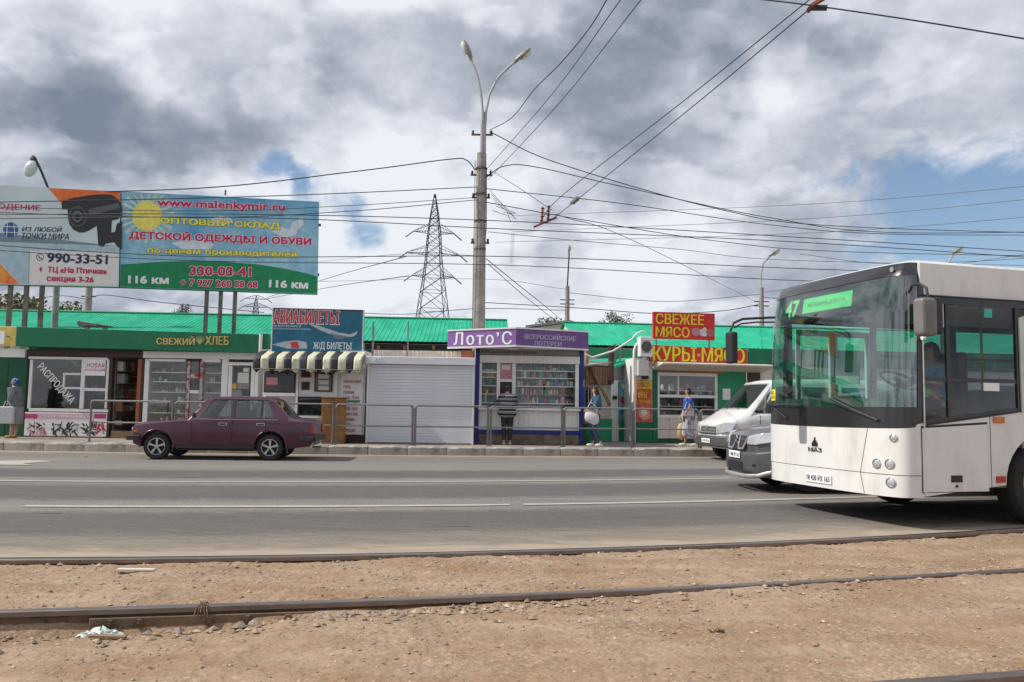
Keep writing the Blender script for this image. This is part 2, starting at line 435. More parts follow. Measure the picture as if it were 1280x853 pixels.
def text_mesh(body, bold=0.0, res=2, shear=0.0, spacing=1.0, align='LEFT'):
    """text as a mesh; the soft sign is drawn as an upside-down R-shaped letter because its own outline does not fill cleanly"""
    one = '\n' not in body and shear == 0
    if one: body = body.replace('Ы', 'ЬІ').replace('ы', 'ьı')
    src = body.replace('Ь', 'Р').replace('ь', 'Р') if one else body
    me = raw_text(src, res, shear, spacing, align)
    if one and ('Ь' in body or 'ь' in body):
        for i, ch in enumerate(body):
            if ch not in 'Ьь': continue
            def mx(t):
                if not t.strip(): return -1e9
                q = raw_text(t, res, 0, spacing, align); r = max(v.co.x for v in q.vertices); bpy.data.meshes.remove(q); return r
            x0, x1 = mx(src[:i]), mx(src[:i + 1])
            vs = [v for v in me.vertices if x0 + 1e-4 < v.co.x <= x1 + 1e-4]
            H = max(v.co.y for v in vs); k = 1.0 if ch == 'Ь' else .75
            for v in vs: v.co.y = (H - v.co.y) * k
    return me


def lettering(body, m, parent, u0, u1, z0, z1, v, bold=0.012, shear=0.0, name='lettering', spacing=1.0, rot=0.0, align='LEFT'):
    """flat print fitted to the box u0..u1, z0..z1 on the plane y=v (facing -y) of its parent; strokes widened by shifted copies"""
    me = text_mesh(body, 0.0, 2, shear, spacing, align)
    n = len(me.vertices); a = np.zeros(n * 3); me.vertices.foreach_get('co', a); a = a.reshape(n, 3)
    fs = [tuple(p.vertices) for p in me.polygons]; bpy.data.meshes.remove(me)
    lines = body.count('\n') + 1
    lo = a.min(0); hi = a.max(0); w = u1 - u0; h = z1 - z0
    d = bold * .9 * h / lines
    x = (a[:, 0] - lo[0]) / (hi[0] - lo[0]); y = (a[:, 1] - lo[1]) / (hi[1] - lo[1])
    X = (x - .5) * (w - 2 * d); Z = (y - .5) * (h - 1.2 * d)
    offs = [(0, 0)] if bold <= 0 else [(-d, 0), (0, 0), (d, 0)] if bold < .04 else [(-d, -d * .6), (d, -d * .6), (-d, d * .6), (d, d * .6), (0, 0)]
    c, s = math.cos(rot), math.sin(rot); V = []; Fc = []
    for k, (ox, oz) in enumerate(offs):
        XX = X + ox; ZZ = Z + oz
        b = np.zeros((n, 3)); b[:, 0] = (u0 + u1) / 2 + XX * c - ZZ * s; b[:, 2] = (z0 + z1) / 2 + XX * s + ZZ * c; b[:, 1] = v - k * .0004
        V.append(b); Fc += [tuple(i + k * n for i in f) for f in fs]
    me = bpy.data.meshes.new(name); me.from_pydata([tuple(p) for p in np.concatenate(V)], [], Fc)
    me.materials.append(m); me.update()
    o = bpy.data.objects.new(name, me); COL.objects.link(o); o.parent = parent
    return o


class Fac:
    """a vertical plane through two ground points; local u along it, v away from the camera, z up from z0"""

    def __init__(s, pxa, Ya, pxb, Yb, z0=0.23, py=500):
        a = P(pxa, py, Ya); b = P(pxb, py, Yb)
        s.o = Vector((a.x, a.y, z0)); d = Vector((b.x - a.x, b.y - a.y, 0)); s.w = d.length
        s.d = d.normalized(); s.n = Vector((-s.d.y, s.d.x, 0)); s.rz = math.atan2(s.d.y, s.d.x)

    def uz(s, px, py, v=0.0):
        r = ray(px, py); o = s.o + s.n * v - Vector((0, 0, CH))
        t = o.dot(s.n) / r.dot(s.n); q = r * t - o
        return q.dot(s.d), q.z

    def world(s, u, v, z):
        return s.o + s.d * u + s.n * v + Vector((0, 0, z))


class Kit:
    """a thing on a Fac; parts are given by photo-measured edges turned into metres on the plane v"""

    def __init__(s, fac, name, label, cat, group=None):
        s.f = fac; s.e = thing(name, label, cat, fac.o, fac.rz, group)

    def rect(s, px0, px1, py0, py1, v=0.0):
        pc = (py0 + py1) / 2; xc = (px0 + px1) / 2
        u0 = s.f.uz(px0, pc, v)[0]; u1 = s.f.uz(px1, pc, v)[0]
        z1 = s.f.uz(xc, py0, v)[1]; z0 = s.f.uz(xc, py1, v)[1]
        return u0, u1, z0, z1

    def box(s, name, m, px0, px1, py0, py1, v0, v1, bevel=0.0, parent=None, ground=False, **k):
        u0, u1, z0, z1 = s.rect(px0, px1, py0, py1, v0)
        if ground: z0 = 0.0
        return box(name, m, parent or s.e, u0, u1, v0, v1, z0, z1, bevel, **k)

    def text(s, body, m, px0, px1, py0, py1, v, **k):
        u0, u1, z0, z1 = s.rect(px0, px1, py0, py1, v)
        parent = k.pop('parent', s.e)
        return lettering(body, m, parent, u0, u1, z0, z1, v, **k)

    def poly(s, name, m, pts, v, th=0.006, parent=None, **k):
        q = [s.f.uz(a, b, v) for a, b in pts]
        return MB().prism(q, v, v + th, 'y').build(name, m, parent or s.e, **k)


class Curve2:
    """y = a + b x + c x^2 on the ground, going on straight beyond the range"""

    def __init__(s, pts, lo=-14, hi=12, quad=True):
        xs = [p.x for p in pts]; ys = [p.y for p in pts]
        s.c = np.polyfit(xs, ys, 2 if quad else 1); s.lo = lo; s.hi = hi

    def __call__(s, x):
        xx = min(max(x, s.lo), s.hi)
        d = np.polyval(np.polyder(s.c), xx)
        return float(np.polyval(s.c, xx) + d * (x - xx))

    def slope(s, x): return float(np.polyval(np.polyder(s.c), min(max(x, s.lo), s.hi)))

# ------------------------------------------------------------------ ground, road, pavement, kerb, track
kerb_line = Curve2([G(0, 563.5), G(200, 566), G(600, 570), G(870, 571.3)], -22, 11, True)
line_far = Curve2([G(0, 601.5), G(320, 603), G(640, 602), G(930, 598)], -12, 8)
line_near = Curve2([G(0, 633), G(320, 634), G(640, 631.5), G(850, 628), G(1090, 621.5)], -10, 9)
rail_far = Curve2([G(0, 697, .03), G(320, 695, .03), G(640, 688.5, .03), G(960, 676, .03), G(1280, 660, .03)], -8, 9)
rail_near = Curve2([G(0, 764, .02), G(320, 754, .02), G(640, 743, .02), G(960, 728, .03), G(1280, 710, .03)], -7, 8)
rail_next = Curve2([G(1095, 852, .03), G(1280, 838, .03)], -2, 6, False)
print('kerb', kerb_line.c, 'rails', rail_far.c, rail_near.c)


def asphalt_edge(x): return rail_far(x) + 0.10


def strip(name, f0, f1, x0, x1, z, m, n=120, **k):
    mb = MB()
    mb.grid(lambda u, v: (x0 + (x1 - x0) * u, f0(x0 + (x1 - x0) * u) * (1 - v) + f1(x0 + (x1 - x0) * u) * v, z), n, 1)
    return mb.build(name, m, **k)


box('ground', ground_m, None, -1500, 1500, -400, 3000, -1.2, -0.5, kind='structure')
# asphalt road: fine strip near its broken edge, flat beyond
rng = random.Random(3)
edge_off = {}


def ragged(x):
    i = math.floor(x * 14); t = x * 14 - i
    for j in (i, i + 1):
        if j not in edge_off: edge_off[j] = rng.uniform(-0.035, 0.045)
    return edge_off[i] * (1 - t) + edge_off[i + 1] * t


mbr = MB()
xs = list(np.linspace(-12, 14, 520))
xs = [-60, -40, -25] + xs + [20, 30, 50, 80]
rows = []
for x in xs:
    e = asphalt_edge(x) + ragged(x) + 0.03
    k = kerb_line(x)
    rows.append([(x, e, -0.12), (x, e + 0.015, -0.002), (x, e + 0.25, 0.0), (x, (e + k) / 2, 0.0), (x, k + 0.25, 0.0)])
vs = [p for r in rows for p in r]; n5 = 5
fs = [(i * n5 + j, (i + 1) * n5 + j, (i + 1) * n5 + j + 1, i * n5 + j + 1) for i in range(len(rows) - 1) for j in range(n5 - 1)]
mbr.add(vs, fs).build('road', asphalt, kind='structure')

# dusty verge of the road along the kerb and along the rail: thin sheets of washed-in dust that break up in patches
def dust_material():
    m = mat('road_dust', (0.33, 0.27, 0.21), 0.95, var=0.12, scale=3, stretch=(.4, 1, 1))
    nt = m.node_tree; N = nt.nodes; L = nt.links
    out = N['Material Output']; p = N['Principled BSDF']
    at = N.new('ShaderNodeAttribute'); at.attribute_name = 'cover'
    tc = N.new('ShaderNodeTexCoord'); mp = N.new('ShaderNodeMapping'); mp.inputs['Scale'].default_value = (1.2, 4.0, 1); n = N.new('ShaderNodeTexNoise'); n.inputs['Scale'].default_value = 2.2; n.inputs['Detail'].default_value = 10; n.inputs['Roughness'].default_value = .7
    L.new(tc.outputs['Object'], mp.inputs['Vector']); L.new(mp.outputs[0], n.inputs['Vector'])
    ad = N.new('ShaderNodeMath'); ad.operation = 'ADD'; L.new(at.outputs['Fac'], ad.inputs[0]); L.new(n.outputs['Fac'], ad.inputs[1])
    mr = N.new('ShaderNodeMapRange'); mr.inputs['From Min'].default_value = .62; mr.inputs['From Max'].default_value = 1.25; L.new(ad.outputs[0], mr.inputs['Value'])
    tr = N.new('ShaderNodeBsdfTransparent'); mx = N.new('ShaderNodeMixShader')
    L.new(mr.outputs[0], mx.inputs[0]); L.new(tr.outputs[0], mx.inputs[1]); L.new(p.outputs[0], mx.inputs[2]); L.new(mx.outputs[0], out.inputs['Surface'])
    return m


dust = dust_material()
for nm, f, offs in (('kerb_dust', kerb_line, (-2.6, -1.6, -.9, -.4, .0)), ('track_dust', asphalt_edge, (2.2, 1.3, .7, .35, .06))):
    N_ = 100; cov_ = (0.0, .22, .42, .65, .9); vsd = []; cv = []
    for i in range(N_ + 1):
        x = -16 + 32 * i / N_
        for o_, c_ in zip(offs, cov_): vsd.append((x, f(x) + o_, 0.004)); cv.append(c_)
    ob_ = MB().add(vsd, [(5 * i + j, 5 * i + 5 + j, 5 * i + 6 + j, 5 * i + 1 + j) for i in range(N_) for j in range(4)]).build(nm, dust, kind='structure')
    at_ = ob_.data.attributes.new('cover', 'FLOAT', 'POINT'); at_.data.foreach_set('value', cv)

worn = dust.copy(); worn.name = 'tyre_worn_asphalt'
for n_ in worn.node_tree.nodes:
    if n_.type == 'MIX' and n_.data_type == 'RGBA': n_.inputs['A'].default_value = (.118, .110, .110, 1); n_.inputs['B'].default_value = (.145, .135, .132, 1)
for f, offs in ((line_far, (-2.9, -2.2, -1.5, -.8, -.2)), (line_near, (-2.6, -2.0, -1.3, -.7, -.2)), (line_far, (.4, 1.0, 1.6, 2.2, 2.8))):
    vsd = []; cv = []
    for i in range(101):
        x = -16 + 32 * i / 100
        for o_, c_ in zip(offs, (0.0, .45, .5, .45, 0.0)): vsd.append((x, f(x) + o_, 0.0025)); cv.append(c_)
    ob_ = MB().add(vsd, [(5 * i + j, 5 * i + 5 + j, 5 * i + 6 + j, 5 * i + 1 + j) for i in range(100) for j in range(4)]).build('tyre_track', worn, kind='structure')
    at_ = ob_.data.attributes.new('cover', 'FLOAT', 'POINT'); at_.data.foreach_set('value', cv)
# painted lines
for nm, f, segs, w in (('lane_line', line_far, [(-40, 4.1), (4.4, 40)], 0.16),
                       ('lane_line', line_near, [(-9.5, -6.1), (-5.75, 0.0), (0.18, 5.6), (9, 40)], 0.16)):
    for x0, x1 in segs:
        strip('lane_line', lambda x: f(x) - w / 2, lambda x: f(x) + w / 2, x0, x1, 0.008, road_white, 60, kind='structure')
gq = [G(-40, 577), G(40, 576), G(70, 577), G(28, 580), G(42, 582), G(-40, 581)]
MB().add([(p.x, p.y, 0.008) for p in gq], [(0, 1, 2, 3, 4, 5)]).build('arrow_marking', road_white, kind='structure')
# bitumen patches; the strip ahead of the van is a painted cast shadow
patch_m = mat('bitumen_and_shadow', (0.115, 0.11, 0.108), 0.85, var=0.1, scale=3, bump=.3)
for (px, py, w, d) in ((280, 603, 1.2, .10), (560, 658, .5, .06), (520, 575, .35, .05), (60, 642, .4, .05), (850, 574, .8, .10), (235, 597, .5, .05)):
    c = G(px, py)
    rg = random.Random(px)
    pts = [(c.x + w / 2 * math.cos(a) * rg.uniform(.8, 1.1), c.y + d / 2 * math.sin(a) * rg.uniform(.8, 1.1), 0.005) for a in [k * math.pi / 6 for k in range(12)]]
    MB().add(pts, [tuple(range(12))]).build('road_patch_and_shadow', patch_m, kind='structure')

# kerb stones, each its own block
kerb = thing('kerb', 'long row of chipped pale concrete kerb stones', 'kerb'); del kerb['category']; kerb['kind'] = 'structure'
protos = []
for k in range(5):
    rg = random.Random(k + 20)
    mb = MB()
    nx = 9
    L = 0.985
    prof = [(0.0, -0.15), (0.0, 0.195), (0.028, 0.225), (0.16, 0.232), (0.16, -0.15)]
    vs = []
    for i in range(nx + 1):
        u = L * i / nx; chip = rg.uniform(0, .022) * (rg.random() < .6); end = .012 if i in (0, nx) else 0
        for j, (y, z) in enumerate(prof):
            vs.append((u, y + (chip if j == 2 else 0) + (end if j == 1 else 0), z - (chip if j in (1, 2) else 0) - (end if j in (2, 3) else 0) + rg.uniform(-.004, .004)))
    m = len(prof)
    fs = [(i * m + j, (i + 1) * m + j, (i + 1) * m + j + 1, i * m + j + 1) for i in range(nx) for j in range(m - 1)]
    fs += [tuple(range(m)), tuple(nx * m + j for j in range(m - 1, -1, -1))]
    mb.add(vs, fs)
    o = mb.build('kerb_stone', kerb_m if k % 2 else kerb_w, kerb)
    if k != 1: o.data.materials[0] = kerb_m
    protos.append(o)
x = -21.6; i = 0
while x < 18:
    s = kerb_line.slope(x)
    dx = 1.0 / math.hypot(1, s)
    y = kerb_line(x); y2 = kerb_line(x + dx)
    if i < 5: o = protos[i]
    else:
        o = protos[rng.randrange(5)].copy(); COL.objects.link(o)
    o.location = (x, y + rng.uniform(-.012, .012), rng.uniform(-.008, .006)); o.rotation_euler = (0, rng.uniform(-.006, .006), math.atan2(y2 - y, dx) + rng.uniform(-.006, .006))
    x += dx; i += 1
strip('pavement', lambda x: kerb_line(x) + 0.15, lambda x: 46, -60, 60, 0.222, pavement_m, 80, kind='structure')

# track bed: real relief with hollows beside the rails


def vnoise(X, Y, s, seed):
    rs = np.random.RandomState(seed); T = rs.rand(256, 256)
    x = X * s + 100; y = Y * s + 100; xi = np.floor(x).astype(int); yi = np.floor(y).astype(int); fx = x - xi; fy = y - yi
    fx = fx * fx * (3 - 2 * fx); fy = fy * fy * (3 - 2 * fy)
    g = lambda a, b: T[a % 256, b % 256]
    return (g(xi, yi) * (1 - fx) + g(xi + 1, yi) * fx) * (1 - fy) + (g(xi, yi + 1) * (1 - fx) + g(xi + 1, yi + 1) * fx) * fy - .5


NX, NY = 640, 250
ux = np.linspace(-9.5, 11, NX); tv = np.linspace(0, 1, NY) ** 1.15
e_ = np.array([asphalt_edge(a) + .16 for a in ux]); rn = np.array([rail_near(a) for a in ux]); rf = np.array([rail_far(a) for a in ux]); rx = np.array([rail_next(a) for a in ux])
X = np.repeat(ux[None, :], NY, 0)
Yg = 0.6 + tv[:, None] * (e_[None, :] - 0.6)


def track_height(X, Y, rn_, rf_, rx_):
    z = vnoise(X, Y, 1.3, 1) * .020 + vnoise(X, Y, 4, 2) * .013 + vnoise(X, Y, 11, 3) * .013 + vnoise(X, Y, 27, 4) * .010 + vnoise(X, Y, 55, 5) * .008
    z = z - 0.004
    dn = Y - rn_; df = Y - rf_
    pit = np.exp(-((X + 2.55) / 1.15) ** 4)                      # the hollow at the rail joint
    ramp = np.clip((X + .8) / 3.0, 0, 1)
    z += ramp * .026 * np.exp(-((dn + .10) / .10) ** 2) + .018 * ramp * np.exp(-((dn - .12) / .10) ** 2)
    z -= (.040 * (1 - ramp) + .10 * pit) * np.exp(-((dn + .13) / .12) ** 2)   # near side of the near rail
    z -= .022 * pit * np.exp(-((dn + .9) / .5) ** 2)
    z -= .05 * np.exp(-((dn + .35) / .25) ** 2) * pit
    z -= .022 * (1 - ramp) * np.exp(-((dn - .10) / .06) ** 2)
    z -= .020 * np.exp(-((df + .09) / .06) ** 2); z += .014 * np.exp(-((df + .2) / .1) ** 2)
    z -= .035 * np.exp(-((df - .09) / .05) ** 2)
    z += .02 * np.exp(-((dn - .35) / .2) ** 2) * (vnoise(X, Y, 2, 9) > 0)
    z = np.where(np.abs(dn) < .05, np.minimum(z, -.03), z)
    z = np.where(np.abs(df) < .05, np.minimum(z, -.03), z)
    z = np.where(np.abs(Y - rx_) < .08, np.minimum(z, -.02), z)
    far = np.clip((Y - rf_ - .06) / .15, 0, 1); z = z * (1 - far) - .03 * far
    return z


Z = track_height(X, Yg, rn[None, :], rf[None, :], rx[None, :])
vs = np.stack([X, Yg, Z], -1).reshape(-1, 3)
me = bpy.data.meshes.new('track_bed')
ii, jj = np.meshgrid(np.arange(NX - 1), np.arange(NY - 1)); a = (jj * NX + ii).ravel()
fcs = np.stack([a, a + 1, a + NX + 1, a + NX], 1)
me.vertices.add(len(vs)); me.vertices.foreach_set('co', vs.ravel())
me.loops.add(fcs.size); me.loops.foreach_set('vertex_index', fcs.ravel().astype(np.int32))
me.polygons.add(len(fcs)); me.polygons.foreach_set('loop_start', np.arange(0, fcs.size, 4, dtype=np.int32))
me.update(calc_edges=True); me.polygons.foreach_set('use_smooth', [True] * len(fcs)); me.materials.append(dirt)
tb = bpy.data.objects.new('track_bed', me); COL.objects.link(tb); tb['kind'] = 'structure'
strip('dirt_ground', lambda x: -20, lambda x: 0.61, -60, 60, -0.02, dirt, 8, kind='structure')
strip('dirt_ground', lambda x: 0.6, lambda x: asphalt_edge(x) + .12, -60, -9.45, -0.02, dirt, 20, kind='structure')
strip('dirt_ground', lambda x: 0.6, lambda x: asphalt_edge(x) + .12, 10.95, 60, -0.02, dirt, 20, kind='structure')


def th(x, y):
    i = min(max(int(round((x - ux[0]) / (ux[-1] - ux[0]) * (NX - 1))), 0), NX - 1)
    f = min(max((y - .6) / (e_[i] - .6), 0), 1) ** (1 / 1.15) * (NY - 1)
    j = min(int(f), NY - 2); f -= j
    return float(Z[j, i] * (1 - f) + Z[j + 1, i] * f)


# loose stones
def stone(mb, c, r, rg, m=None, flat=.7):
    base = [(0, 0, 1), (0, 0, -1), (1, 0, 0), (-1, 0, 0), (0, 1, 0), (0, -1, 0), (.7, .7, .1), (-.7, .7, -.1), (.7, -.7, .1), (-.7, -.7, 0)]
    fs = [(0, 2, 6), (0, 6, 4), (0, 4, 7), (0, 7, 3), (0, 3, 9), (0, 9, 5), (0, 5, 8), (0, 8, 2), (1, 6, 2), (1, 4, 6), (1, 7, 4), (1, 3, 7), (1, 9, 3), (1, 5, 9), (1, 8, 5), (1, 2, 8)]
    an = rg.uniform(0, 6.28); ca, sa = math.cos(an), math.sin(an); sx, sy = rg.uniform(.7, 1.4), rg.uniform(.6, 1.1)
    vs = []
    for (x, y, z) in base:
        k = rg.uniform(.75, 1.15); x, y, z = x * r * sx * k, y * r * sy * k, z * r * flat * k
        vs.append((c[0] + x * ca - y * sa, c[1] + x * sa + y * ca, c[2] + z))
    mb.add(vs, fs, m)


rg = random.Random(11)
stone_l = mat('pale_stone', (0.46, 0.36, 0.265), 0.9, var=.2, scale=10)
mb = MB()
for _ in range(15000):
    x = rg.uniform(-6.5, 7.5); y = rg.uniform(2.2, asphalt_edge(x) + .05)
    if abs(y - rail_near(x)) < .05 or abs(y - rail_far(x)) < .05: continue
    r = .0035 + .010 * rg.random() ** 4
    stone(mb, (x, y, th(x, y) + r * .25), r, rg, stone_m if rg.random() < .6 else stone_l)
mb.build('gravel', None, kind='stuff', label='small stone chips scattered over the dirt between and beside the tram rails')
xj_ = G(243, 760, .03).x
mb = MB()
for _ in range(900):
    x = rg.gauss(-1.6, 1.7); dn = -abs(rg.gauss(.0, .22)) - .07; y = rail_near(x) + dn
    if x < -4.5 or x > 4 or (abs(x - xj_) < .75 and dn > -.16): continue
    r = .008 + .020 * rg.random() ** 2.2
    stone(mb, (x, y, th(x, y) + r * .3), r, rg, stone_m if rg.random() < .7 else stone_l)
for _ in range(500):
    x = rg.uniform(-5, 6.5); y = rail_near(x) + abs(rg.gauss(0, .3)) + .09 if rg.random() < .5 else rail_far(x) - abs(rg.gauss(0, .25)) - .08
    r = .007 + .014 * rg.random() ** 2
    stone(mb, (x, y, th(x, y) + r * .3), r, rg, stone_m if rg.random() < .6 else stone_l)
mb.build('rubble', None, kind='stuff', label='crushed stone ballast heaped along the near tram rail')
for k, (px, py, r) in enumerate(((75, 708, .03), (1020, 807, .02), (107, 571.5, .045), (224, 778, .04), (268, 776, .035), (300, 776, .04), (318, 774, .045), (1242, 822, .018))):
    c = G(px, py, 0.0); mb = MB(); z = th(c.x, c.y) if c.y < asphalt_edge(c.x) else 0
    stone(mb, (0, 0, 0), r, random.Random(k), stone_m)
    nm = ['brown stone lying alone in the dirt between the rails at the far left', 'small grey stone lying in open dirt at the lower right', 'pale lump of rubble on the asphalt by the kerb', 'flat brown stone beside the white litter under the near rail',
          'rounded stone below the left end of the rail joint bar', 'brown stone just below the middle of the rail joint bar', 'largest brown stone below the right half of the rail joint bar', 'tiny dark stone beside the rail in the bottom right corner'][k]
    mb.build('stone', None, loc=(c.x, c.y, z + r * .3), label=nm, cat='stone', group='single stones on the ground')

# rails


def rail_sweep(f, x0, x1, label, gap=None):
    t = thing('tram_rail', label, 'rail')
    head = [(-.033, -.012), (-.033, .016), (-.027, .022), (.027, .022), (.033, .016), (.033, -.012)]
    web = [(-.075, -.145), (-.075, -.130), (-.010, -.115), (-.010, -.011), (.010, -.011), (.010, -.115), (.075, -.130), (.075, -.145)]
    for nm, prof, m in (('rail_head', head, steel_rail), ('rail_web', web, rust)):
        mb = MB(); n = 140; q = len(prof); vs = []
        for i in range(n + 1):
            x = x0 + (x1 - x0) * i / n; s = f.slope(x); l = math.hypot(1, s); nx, ny = -s / l, 1 / l
            for (a, z) in prof: vs.append((x + nx * a, f(x) + ny * a, z))
        fs = [(i * q + j, (i + 1) * q + j, (i + 1) * q + (j + 1) % q, i * q + (j + 1) % q) for i in range(n) for j in range(q)]
        fs += [tuple(range(q)), tuple(n * q + j for j in range(q - 1, -1, -1))]
        mb.add(vs, fs).build(nm, m, t, clean=True)
    return t


rail_sweep(rail_far, -24, 26, 'long worn steel tram rail running along the edge of the asphalt')
xj = G(243, 760, .03).x
nr = rail_sweep(rail_near, -24, xj - .006, 'steel tram rail left of the bolted joint, in the hollow with white litter')
nr2 = rail_sweep(rail_near, xj + .006, 26, 'steel tram rail leading right from the bolted joint across the dirt')
rail_sweep(rail_next, -8, 14, 'tram rail of the next track crossing the bottom right corner')
sx = rail_near.slope(xj)
fp = thing('rail_joint', 'long rusty fishplate with bolts joining the near tram rail', 'rail joint', (xj, rail_near(xj), 0), math.atan(sx))
box('fishplate', mat('rusty_tan_steel', (0.20, 0.135, 0.085), .8, .2, var=.25, scale=6, bump=.3), fp, -.62, .68, -.042, -.012, -.115, -.030, .004)
box('fishplate', rust, fp, -.62, .68, .012, .042, -.115, -.030, .004)
for u in (-.50, -.34, .06, .28, .52):
    bm_ = MB(); bm_.lathe([(.026, -.072), (.026, -.040)], (u, 0, -.062), 'y', 6); bm_.lathe([(.011, -.085), (.011, -.066)], (u, 0, -.062), 'y', 8)
    bm_.build('bolt', rust, fp, smooth=35)
mb = MB()
for k in range(5):
    a = random.Random(k)
    pts = [(-.03 + .02 * k, -.055 + .012 * math.sin(k), -.03 - .01 * (k % 3)), (-.02 + .015 * k, -.042, .016), (0 + .01 * k, -.02, .030), (.03 - .01 * k, .03, .030), (.05, .06, -.01)]
    mb.tube(pts, .0045, 5)
mb.build('bond_wire', rust, fp, smooth=40)
# litter
c = G(128, 783, -.05)
lit = thing('litter', 'crumpled white plastic wrapper lying in the hollow under the near rail', 'litter', (c.x, c.y - .05, th(c.x, c.y - .05) + .03))
mb = MB()
rl = random.Random(4)
zs = {}
mb.grid(lambda u, v: ((u - .5) * .24 + rl.uniform(-.012, .012), (v - .5) * .13 + rl.uniform(-.01, .01), .012 + rl.uniform(0, .04) * (1 - abs(2 * u - 1) ** 2)), 12, 8)
mb.build('wrapper', mat('litter_plastic', (0.68, 0.70, 0.64), .5, base2=(0.25, 0.42, 0.33), mixscale=14), lit)
for (px, py, w, d, nm, m, rz) in ((170, 716.5, .26, .05, 'strip of pale cardboard lying between the rails', pvc_warm, .2), (160, 776, .26, .035, 'splintered board lying against the near rail left of the joint', wood, -.25),
                                  (135, 789, .20, .03, 'flat brown stick lying below the white wrapper', wood, .05)):
    c = G(px, py, -.01)
    MB().box(-w / 2, w / 2, -d / 2, d / 2, -.004, .012).build('plank' if m is wood else 'cardboard', m, None, bevel=.002, loc=(c.x, c.y, th(c.x, c.y) + .012), label=nm, cat='wood scrap' if m is wood else 'litter').rotation_euler = (0, .03, rz)
c = G(897, 790)
mb = MB(); rl = random.Random(6)
for k in range(26):
    a = rl.uniform(0, 6.28); x0, y0 = rl.uniform(-.04, .04), rl.uniform(-.02, .02)
    mb.add([(x0, y0, 0), (x0 + .012, y0, 0), (x0 + .03 * math.cos(a), y0 + .03 * math.sin(a), rl.uniform(.01, .03))], [(0, 1, 2)])
mb.build('weed', mat('weed_green', (.08, .09, .04), .8), loc=(c.x, c.y, th(c.x, c.y)), label='small dark weed tuft alone in the foreground dirt', cat='weed')

# ------------------------------------------------------------------ market halls behind


def corrugated(name, m, parent, a, b, c, pitch=0.22, h=0.03):
    """ribbed sheet: a = lower left, b = lower right, c = upper left (all vectors), thickness 3 mm"""
    a, b, c = Vector(a), Vector(b), Vector(c); u = b - a; v = c - a; n = u.cross(v).normalized()
    if n.z < 0 and abs(n.z) > .05: n = -n
    L = u.length; k = max(1, int(L / pitch)); vs = []
    for i in range(k):
        for t, hh in ((0, 0), (.55, 0), (.65, h), (.9, h)):
            s = (i + t) / k
            vs.append((s, hh))
    vs.append((1, 0))
    pts = []
    for s, hh in vs: pts += [a + u * s + n * hh, a + u * s + v + n * hh]
    q = len(vs)
    pts2 = [p - n * .004 for p in pts]
    fs = [(2 * i, 2 * i + 2, 2 * i + 3, 2 * i + 1) for i in range(q - 1)] + [(2 * q + 2 * i, 2 * q + 2 * i + 1, 2 * q + 2 * i + 3, 2 * q + 2 * i + 2) for i in range(q - 1)]
    fs += [(2 * i, 2 * q + 2 * i, 2 * q + 2 * i + 2, 2 * i + 2) for i in range(q - 1)] + [(2 * i + 1, 2 * i + 3, 2 * q + 2 * i + 3, 2 * q + 2 * i + 1) for i in range(q - 1)]
    return MB().add(pts + pts2, fs).build(name, m, parent)


def hall(label, pl, pr, YL, YR, ridge_z, eave_z, dpt, wallm, group='market halls'):
    f = Fac(pl, YL, pr, YR)
    t = thing('market_hall', label, 'market hall', f.o, f.rz, group)
    ez, rz_ = eave_z - .23, ridge_z - .23
    el = Vector((0, -.25, ez)); er = Vector((f.w, -.25, ez)); rl = Vector((0, dpt, rz_)); rr = Vector((f.w, dpt, rz_))
    corrugated('roof', green_roof, t, el, er, rl, .15, .013)
    bl = Vector((0, 2 * dpt + .25, ez)); br = Vector((f.w, 2 * dpt + .25, ez))
    corrugated('roof', green_roof, t, bl, br, rl + Vector((0, 0, .001)), .15, .022)
    MB().tube([rl + Vector((0, 0, .03)), rr + Vector((0, 0, .03))], .045, 6).build('ridge_cap', green_mid, t)
    w0, w1 = .1, f.w - .1; d1 = 2 * dpt - .1
    zt = ez - .06
    box('wall', wallm, t, w0, w1, 0.0, .12, 0, zt)
    box('wall', wallm, t, w0, w1, d1 - .12, d1, 0, zt)
    for x0 in (w0, w1 - .12):
        MB().prism([(0.125, 0), (d1 - .125, 0), (d1 - .125, zt), (dpt, rz_ - .1), (0.125, zt)], x0, x0 + .12, 'x').build('gable', pvc_warm, t)
    return t, f


hallA, fA = hall('long green ribbed roof hall behind the left kiosks and ticket stand', -700, 637, 25.9, 27.3, 4.47, 3.36, 3.3, pvc_warm)
# dark transom band with posts under the eave of the left hall
tk = Kit(fA, 'transom', 'x', 'x'); bpy.data.objects.remove(tk.e); tk.e = hallA
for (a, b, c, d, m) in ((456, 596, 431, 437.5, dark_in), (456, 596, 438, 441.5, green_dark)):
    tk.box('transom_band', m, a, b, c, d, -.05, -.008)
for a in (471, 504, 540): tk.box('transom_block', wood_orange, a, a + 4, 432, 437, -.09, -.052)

hallB, fB = hall('bright green roof hall behind the meat stall and the bus', 724, 1560, 29.3, 31.5, 4.72, 3.50, 4.2, pvc_warm)
tk = Kit(fB, 'x', 'x', 'x'); bpy.data.objects.remove(tk.e); tk.e = hallB

